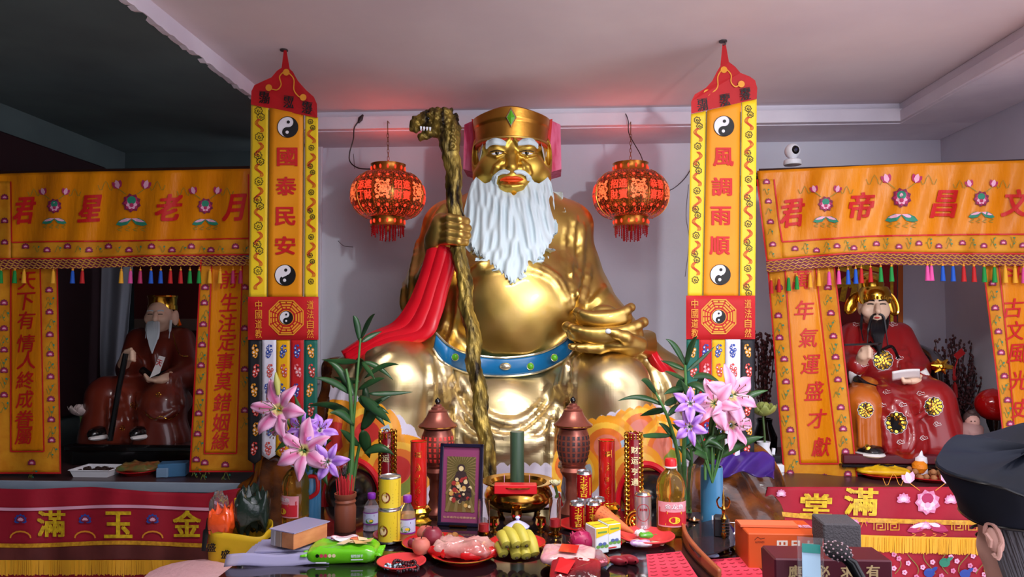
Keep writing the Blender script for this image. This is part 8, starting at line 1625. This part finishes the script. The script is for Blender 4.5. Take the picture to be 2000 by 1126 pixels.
bamboo('bamboo stalk leaning over toward the golden knee', [(1332, 1000), (1326, 900), (1306, 820), (1280, 765)], [(1296, 792, 1206, 783, .012), (1284, 770, 1252, 742, .018), (1300, 800, 1250, 812, .014), (1298, 790, 1332, 770, .014), (1312, 850, 1240, 852, .011), (1318, 860, 1286, 826, .012), (1304, 812, 1350, 800, .014)], .010, YB)
bamboo('tall bamboo stalk beside the green ribbon of the banner', [(1338, 1000), (1336, 880), (1340, 780), (1338, 712)], [(1340, 716, 1300, 662, .014), (1340, 714, 1362, 655, .013), (1338, 722, 1290, 704, .012), (1340, 726, 1396, 676, .008), (1338, 740, 1298, 724, .010), (1340, 738, 1318, 790, .02), (1352, 738, 1412, 752, .014), (1342, 750, 1382, 772, .02), (1338, 760, 1296, 770, .014), (1340, 800, 1372, 842, .02)], .011, YB+.02)
bamboo('bamboo stalk with dense dark leaves behind the violet lilies', [(1345, 1000), (1350, 900), (1352, 820), (1362, 760)], [(1352, 820, 1320, 776, .022), (1352, 830, 1384, 790, .02), (1350, 850, 1312, 828, .018), (1350, 870, 1380, 842, .02), (1356, 790, 1330, 742, .018), (1350, 900, 1322, 872, .016), (1360, 770, 1388, 730, .016), (1352, 880, 1392, 880, .016), (1354, 810, 1402, 806, .018)], .010, YB+.04)
# ============================================================ DRAPES, BAGS, BOXES, STOOL
mb = MB(); mb.grid(lambda u, v: P(lerp(1392, 1512, u), lerp(892, 938, v)-14*sin(u*3.2)+4*sin(u*13+v*5), 3.50-.10*v+.02*sin(u*17+v*6)), 40, 16); o = build('purple_drape', mb, mat('purple_satin', (70, 40, 130), .3, col2=(52, 26, 100), scale=8), solid=.004, recalc=False); tag(o, 'crumpled purple satin cloth over the brown throne arm', 'cloth')
bg0 = P(470, 1030, 2.78); t = thing('tote_bag', 'yellow tote bag stuffed with plastic bags left of the table', 'bag', (bg0.x, bg0.y, .52)); M_bag = mat('yellow_tote', (216, 176, 24), .6, col2=(200, 158, 18), scale=5, bump=.2, bscale=8); zr = bg0.z-.0
def bagS(a, v, off=0): w = lerp(.088, .118, v); d = lerp(.06, .08, v); e = lambda q: math.copysign(abs(q)**.6, q); return Vector((bg0.x+(w+off)*e(cos(a)), bg0.y+(d+off)*e(sin(a)), lerp(.52, zr+.016*sin(2*a), v)))
mb = MB(); mb.grid(lambda u, v: bagS(2*PI*u, v)+Vector((.004*sin(9*v+20*u), .004*sin(17*u), 0)), 48, 14, cu=True); mb.add([bagS(2*PI*k/24, 0) for k in range(24)], [list(range(24))]); build('bag_body', mb, M_bag, t, solid=.004); SB_ = lambda x, y, off=0: Vector((bg0.x+x, bg0.y-lerp(.06, .08, max(0, min(1, (zr-y-.52)/(zr-.52))))-off-.006, zr-y)); mb = MB()
for ch, x, y in (('盛', -.02, .075), ('盛', -.075, .05), ('安', -.02, .125)): put_text(mb, ch, SB_, x, y, .032, .034, .003, bold=.03)
build('lettering', mb, M_blk, t, smooth=False, recalc=False); mb = MB(); mb.tube(bez([bagS(PI*1.12, .98, .004), P(400, 1040, 2.72), P(398, 1075, 2.70), P(408, 1012, 2.72), bagS(PI*1.3, .98, .006)], 6), .008, 6, flat=.4); build('strap', mb, M_blk, t)
mb = MB(); crumple(mb, P(492, 1030, 2.80), .13, .12, .14, 41, n=22, amp=.5, rz=.3); o = build('dark_plastic_bag', mb, mat('green_black_plastic', (30, 44, 36), .2, coat=.6, bump=.5, bscale=14)); tag(o, 'crumpled green black plastic bag in the yellow tote', 'plastic bag')
mb = MB(); crumple(mb, P(435, 1038, 2.74), .09, .09, .085, 43, n=18, amp=.5); o = build('orange_plastic_bag', mb, mat('orange_plastic', (236, 84, 30), .3, coat=.5, bump=.4, bscale=14)); tag(o, 'crumpled orange plastic bag in the yellow tote', 'plastic bag')
mb = MB(); crumple(mb, P(427, 1010, 2.80), .06, .06, .09, 45, n=14, amp=.4); o = build('clear_plastic_bag', mb, M_plas); tag(o, 'clear crumpled plastic bag above the orange bag in the tote', 'plastic bag')
mb = MB(); p = P(478, 1008, 2.86); mb.box(p+Vector((0, 0, -.01)), (.10, .012, .16), rz=-.25, b=.003); o = build('yellow_card', mb, mat('yellow_card', (226, 186, 30), .5), smooth=False); tag(o, 'upright yellow card at the back of the yellow tote', 'card')
st = thing('wooden_stool', 'dark square stool under the yellow tote bag', 'stool', (bg0.x, bg0.y, 0)); mb = MB(); mb.box((bg0.x, bg0.y, .50), (.27, .24, .035), b=.006); build('seat', mb, M_edge, st, smooth=False)
for sx in (-1, 1):
    for sy in (-1, 1): mb = MB(); mb.box((bg0.x+sx*.11, bg0.y+sy*.095, .242), (.03, .03, .484)); build('leg', mb, M_edge, st, smooth=False)
c = PZ(371, 1112, .745); st = thing('round_stool', 'round stool with pale pink cushion at the bottom of the view', 'stool', (c.x, c.y, 0)); R_ = 84*c.y/FPX
mb = MB(); mb.lathe([(R_*.9, .68), (R_, .695), (R_*1.02, .715), (R_*.96, .735), (R_*.7, .745), (1e-5, .748)], (c.x, c.y, 0), 48, rfn=lambda a, z: 1+.012*cos(30*a)); build('cushion', mb, mat('pale_pink_cushion', (222, 176, 182), .8, col2=(212, 162, 170), scale=6, bump=.3, bscale=60), st)
mb = MB(); mb.tube([(c.x+R_*1.01*cos(a), c.y+R_*1.01*sin(a), .706+.004*cos(40*a)) for a in np.linspace(0, 2*PI, 160)[:-1]], .006, 5, closed=True); build('frill', mb, M_lpk, st); mb = MB(); mb.lathe([(R_*.85, .64), (R_*.88, .68), (1e-5, .68)], (c.x, c.y, 0), 32); build('seat', mb, M_edge, st)
for k in range(4): a = PI/4+k*PI/2; mb = MB(); mb.tube([(c.x+R_*.7*cos(a), c.y+R_*.7*sin(a), .65), (c.x+R_*.95*cos(a), c.y+R_*.95*sin(a), 0)], .014, 8); build('leg', mb, M_iron, st)
# low side table with the almond carton, sign, card and microphone
sd_ = thing('side_table', 'low dark side table beyond the offering table end carrying cartons', 'table', (1.14, 2.25, 0)); mb = MB(); mb.box((1.14, 2.25, .685), (.72, 1.0, .03), b=.005); build('top', mb, M_edge, sd_, smooth=False)
for x in (.82, 1.46):
    for y in (1.8, 2.7): mb = MB(); mb.box((x, y, .335), (.045, .045, .67)); build('leg', mb, M_edge, sd_, smooth=False)
M_alm = mat('orange_carton', (206, 84, 34), .5, col2=(196, 74, 28), scale=4)
a, e = P(1461, 1041, 2.42), P(1606, 1041, 2.42); zt = a.z; w = e.x-a.x; c = Vector(((a.x+e.x)/2, 2.42+.085, .70)); t = thing('almond_carton', 'orange almond carton with white lettering beside the bell', 'carton', tuple(c)); mb = MB(); mb.box(c+Vector((0, 0, (zt-.7)/2)), (w, .17, zt-.7), b=.003); build('box', mb, M_alm, t, smooth=False)
SF2 = lambda x, y, off=0: P(x, y, 2.42-off); mb = MB()
for ch, x in (('巴', 1529), ('旦', 1554), ('木', 1579)): put_text(mb, ch, SF2, x, 1066, 21, 21, .002, bold=.045)
put_text(mb, 'ALMONDS', SF2, 1540, 1084, 6.5, 40, .002, bold=.02); put_text(mb, 'ALMONDS', SF2, 1484, 1058, 4, 18, .002, bold=0, m=1); put_line(mb, [(1474, 1054), (1480, 1048), (1486, 1052), (1494, 1050)], SF2, 1, .002, 1); S_ = lambda x, y, off=0: Vector((c.x+x, c.y-y, zt+off)); put_text(mb, '巴旦木果园', S_, .05, -.0, .034, .12, .002, bold=.02, m=2); build('lettering', mb, [mat('off_white_print', (236, 220, 206), .5), M_blk, M_lpk], t, smooth=False, recalc=False)
mb = MB(); mb.box(c+Vector((-.03, .01, zt-.7+.006)), (w*.8, .06, .008), rz=-.02); build('lid_flap', mb, mat('carton_flap', (212, 110, 70), .6), t, smooth=False)
a, e = P(1613, 1024, 2.30), P(1686, 1024, 2.30); mb = MB(); mb.box(((a.x+e.x)/2, 2.37, (a.z+.70)/2), (e.x-a.x, .12, a.z-.70), rz=-.06, b=.004); o = build('grey_box', mb, mat('felt_grey', (74, 70, 74), .9, bump=.4, bscale=160), smooth=False); tag(o, 'plain dark grey box right of the almond carton', 'box')
t = thing('wish_sign', 'maroon sign box with gold 有求必應 lettering at the bottom of the view', 'sign', tuple(P(1628, 1126, 2.02).xy)+(.70,)); a, e = P(1513, 1090, 2.02), P(1743, 1090, 2.02); mb = MB(); mb.box(((a.x+e.x)/2, 2.08, (a.z+.70)/2), (e.x-a.x, .12, a.z-.70), b=.004); build('box', mb, mat('maroon_board', (82, 22, 38), .4), t, smooth=False); mb = MB(); S_ = lambda x, y, off=0: P(x, y, 2.02-off)
for ch, x in (('應', 1553), ('必', 1608), ('求', 1655), ('有', 1705)): put_text(mb, ch, S_, x, 1116, 25, 25, .002, bold=.03)
build('lettering', mb, mat('pale_gold_paint', (206, 180, 130), .5), t, smooth=False, recalc=False)
mb = MB(); q = [P(1486, 1068, 2.2), P(1512, 1098, 2.06), P(1516, 1140, 2.06), P(1490, 1140, 2.2)]; mb.add(q+[p+Vector((.004, .004, 0)) for p in q], [[0, 1, 2, 3], [7, 6, 5, 4], [0, 4, 5, 1], [1, 5, 6, 2], [2, 6, 7, 3], [3, 7, 4, 0]]); put_poly(mb, circ(5, 12, rx=.6), lambda x, y, o: P(x, y, 2.125-o), 1501, 1092, 1, .0, 1); o = build('brown_flap', mb, [mat('brown_board', (96, 54, 44), .6), M_blk], smooth=False, recalc=False); tag(o, 'brown slanted board with round hole beside the maroon sign', 'board')
c = P(1584, 1140, 1.93); t = thing('card_stand', 'clear acrylic stand with pale blue card and teal header before the sign', 'card stand', tuple(c)); M_ = Matrix.Translation(c) @ Matrix.Rotation(.07, 4, 'Y') @ Matrix.Rotation(-.2, 4, 'X'); u = 1.93/FPX
mb = MB(); mb.box(0, (48*u, .005, 84*u), M=M_ @ Matrix.Translation((0, 0, 42*u))); build('acrylic', mb, M_plas, t, smooth=False); mb = MB(); mb.box(0, (34*u, .002, 66*u), M=M_ @ Matrix.Translation((0, -.005, 38*u))); cd = build('card', mb, mat('pale_blue_card', (176, 212, 236), .4), t, smooth=False); mb = MB(); mb.box(0, (34*u, .002, 16*u), M=M_ @ Matrix.Translation((0, -.0065, 64*u))); build('header', mb, mat('teal_header', (40, 140, 130), .4), cd, smooth=False)
mb = MB(); mb.box(0, (24*u, .002, 2*u), M=M_ @ Matrix.Translation((0, -.0065, 12*u))); mb.box(0, (52*u, .05, .004), M=Matrix.Translation(c+Vector((0, .01, .001)))); build('foot', mb, M_plas, cd, smooth=False)
c = P(1636, 1076, 1.92); u = 1.92/FPX; t = thing('microphone', 'black microphone with dotted net cover leaning over the maroon sign', 'microphone', tuple(P(1684, 1140, 1.90))); mb = MB(); mb.ell(c, (26*u, 22*u, 17*u), 22, M=Matrix.Rotation(.25, 3, 'Y')); hd_ = build('net_cover', mb, mat('black_net', (34, 30, 34), .6, bump=.6, bscale=200), t); mb = MB()
for k in range(60):
    a = k*2.4; zz_ = 1-2*(k+.5)/60; rr = math.sqrt(1-zz_*zz_); d = Vector((rr*cos(a), rr*sin(a), zz_)); p = Matrix.Rotation(.25, 3, 'Y') @ Vector((d.x*26*u, d.y*22*u, d.z*17*u)); mb.ell(c+p, (2.0*u, 2.0*u, 2.0*u), 5)
build('net_dots', mb, mat('pale_net_dot', (190, 160, 168), .7), hd_, kind='stuff'); mb = MB(); mb.tube([c+Vector((.008, -.01, -.01)), P(1664, 1100, 1.90), P(1692, 1150, 1.88)], [8*u, 11*u, 10*u], 14); build('handle', mb, M_black, t)
# ============================================================ THE PERSON IN THE BLACK CAP
YP = 1.5; H0 = P(2016, 1046, YP); t = thing('person', 'person in black cap seen from behind with head bowed beside the shrine', 'person', (H0.x+.06, H0.y+.02, 0)); M_psk = mat('person_skin', (206, 160, 146), .5, col2=(190, 140, 128), scale=9)
fd = Vector((-.40, .89, -.25)).normalized(); lt = fd.cross(Vector((0, 0, 1))).normalized(); upv = lt.cross(fd); L3 = lambda f, l, z: H0+fd*f-lt*l+upv*z
s = SDF((H0.x-.22, H0.y-.22, 1.0-.75), (H0.x+.36, H0.y+.30, H0.z+.16), .0075)
Mh = Matrix((( -lt.x, fd.x, upv.x), (-lt.y, fd.y, upv.y), (-lt.z, fd.z, upv.z)))
s.ell(L3(-.005, 0, .03), (.078, .098, .095), 0, Mh); s.ell(L3(.045, 0, -.045), (.062, .06, .068), .03, Mh); s.ell(L3(.062, 0, -.085), (.04, .04, .03), .03, Mh)
s.chain([L3(.088, 0, .005), L3(.108, 0, -.03)], [.010, .015], .012); s.ell(L3(.085, .0, -.058), (.024, .015, .010), .008, Mh)
for l in (-1, 1): s.ell(L3(.06, l*.04, -.02), (.026, .026, .028), .02, Mh)
nb = Vector((H0.x+.06, H0.y+.01, H0.z-.20)); s.cap(L3(-.04, 0, -.04), nb, .058, .062, .03)
body = sdf_obj('body', s, M_psk, t); ec = P(1941, 1054, 1.44); mb = MB()
ex = (ec-H0).normalized(); e1 = (fd-ex*fd.dot(ex)).normalized(); e2 = ex.cross(e1); e2 = e2 if e2.z > 0 else -e2
er = [ec+e1*(.016*cos(a)*(1.0 if sin(a) > -.2 else .6))+e2*(.031*sin(a))-ex*.002*cos(a) for a in np.linspace(.4, 2*PI-.9, 22)]; mb.tube(er, [.0045]*18+[.006]*4, 8)
mb.ell(ec-ex*.004, (.016, .012, .026), 14, M=Matrix((e1, ex, e2)).transposed()); mb.tube([ec+e1*.008+e2*.012+ex*.006, ec+ex*.008+e2*.0, ec+e1*.006-e2*.012+ex*.005], .004, 6); build('ear', mb, M_psk, body)
for l in (-1, 1): mb = MB(); mb.ell(L3(.086, l*.032, .005), (.012, .008, .006), 8, M=Mh); mb.tube([L3(.095, l*(.018+.012*k), .022-.003*(k == 2)) for k in range(3)], .003, 5, 1); build('eye', mb, [M_black, mat('grey_hair', (92, 90, 96), .7)], body)
mb = MB(); mb.ell(L3(.098, 0, -.058), (.02, .008, .006), 10, M=Mh); build('lips', mb, M_lip, body)
mb = MB()
for k in range(190):
    a = RNG.uniform(-1.75, 1.75); z0 = RNG.uniform(-.05, .05); p0 = L3(-.094*cos(a), .088*sin(a), z0); p1 = L3(-.098*cos(a)-.004, .088*sin(a), z0-.05); p2 = L3(-.086*cos(a), .078*sin(a), z0-.095); mb.tube(bez([p0, p1, p2], 4), [.004]+[.006]*7+[.002], 5)
build('hair', mb, MATS['grey_hair'], t, kind='stuff')
mb = MB(); ax = (upv*.9-fd*.30).normalized(); ay = lt; axx = ay.cross(ax); 
Cb = P(2016, 1004, 1.5)
def capf(u, v):
    a = 2*PI*u; sq = lambda q, e: math.copysign(abs(q)**e, q); k = [0, .06, .55, .6, .64, .85, 1]; rx = np.interp(v, k, [.118, .121, .158, .160, .152, .08, 0]); ry = np.interp(v, k, [.112, .116, .138, .140, .132, .07, 0]); w = np.interp(v, k, [0, .02, .93, 1, 1.02, 1.06, 1.08])
    x, y = rx*sq(cos(a), .86), ry*sq(sin(a), .86); wr = .005*sin(5*a+4*v)*min(1, v*3)+.004*sin(9*a-6*v)*v
    return Vector((Cb.x+x+wr, Cb.y+y-wr, Cb.z-.002+.012*x/.12+w*(.118+.14*x*.5+.22*y+.004*sin(7*a))+wr))
mb.grid(capf, 56, 26, cu=True); build('cap', mb, mat('navy_black_cap', (13, 21, 38), .7, col2=(9, 14, 25), scale=6, spec=.25), t); mb = MB(); mb.tube([capf(k/40, .07)+Vector((0, 0, .001)) for k in range(40)], .003, 5, closed=True); mb.tube([capf(k/40, .56)+Vector((0, 0, .001)) for k in range(40)], .0025, 5, closed=True); build('cap_seam', mb, M_black, t)
s = SDF((H0.x-.28, H0.y-.26, 0.0), (H0.x+.50, H0.y+.30, H0.z-.1), .014); B0 = Vector((H0.x+.09, H0.y+.02, 0)); zn = H0.z-.21
s.ell((B0.x, B0.y, zn-.25), (.19, .12, .27)); s.cap((B0.x-.11, B0.y-.10, zn-.09), (B0.x+.11, B0.y+.10, zn-.09), .075, .075, .06); s.cap((B0.x, B0.y, zn-.4), (B0.x, B0.y, .25), .17, .21, .08); s.cap((B0.x, B0.y, .3), (B0.x, B0.y, .06), .2, .2, .05)
for k in (-1, 1): s.chain([(B0.x+k*.13, B0.y+k*.12, zn-.11), (B0.x+k*.19, B0.y+k*.16, zn-.36), (B0.x+k*.12-.06, B0.y+k*.1+.10, zn-.56)], [.068, .06, .05], .03)
sdf_obj('robe', s, mat('dark_robe', (40, 42, 56), .8, col2=(32, 34, 46), scale=5), t)
for k in (-1, 1):
    hp_ = Vector((B0.x+k*.12-.085, B0.y+k*.1+.135, zn-.60)); g_ = SDF(hp_-Vector((.09, .09, .12)), hp_+Vector((.09, .09, .09)), .005); g_.ell(hp_, (.03, .03, .04))
    for j in range(4): o_ = Vector((.012*(j-1.5), .010*(1.5-j), 0)); g_.chain([hp_+o_+Vector((0, 0, -.02)), hp_+o_*1.2+Vector((-.008, .012, -.06)), hp_+o_*1.2+Vector((.004, .02, -.082+.004*abs(j-1.5)))], [.0105, .0095, .007], .004)
    g_.chain([hp_+Vector((k*.02, 0, .0)), hp_+Vector((k*.038, .01, -.03))], [.011, .008], .006); sdf_obj('hand', g_, M_psk, t)
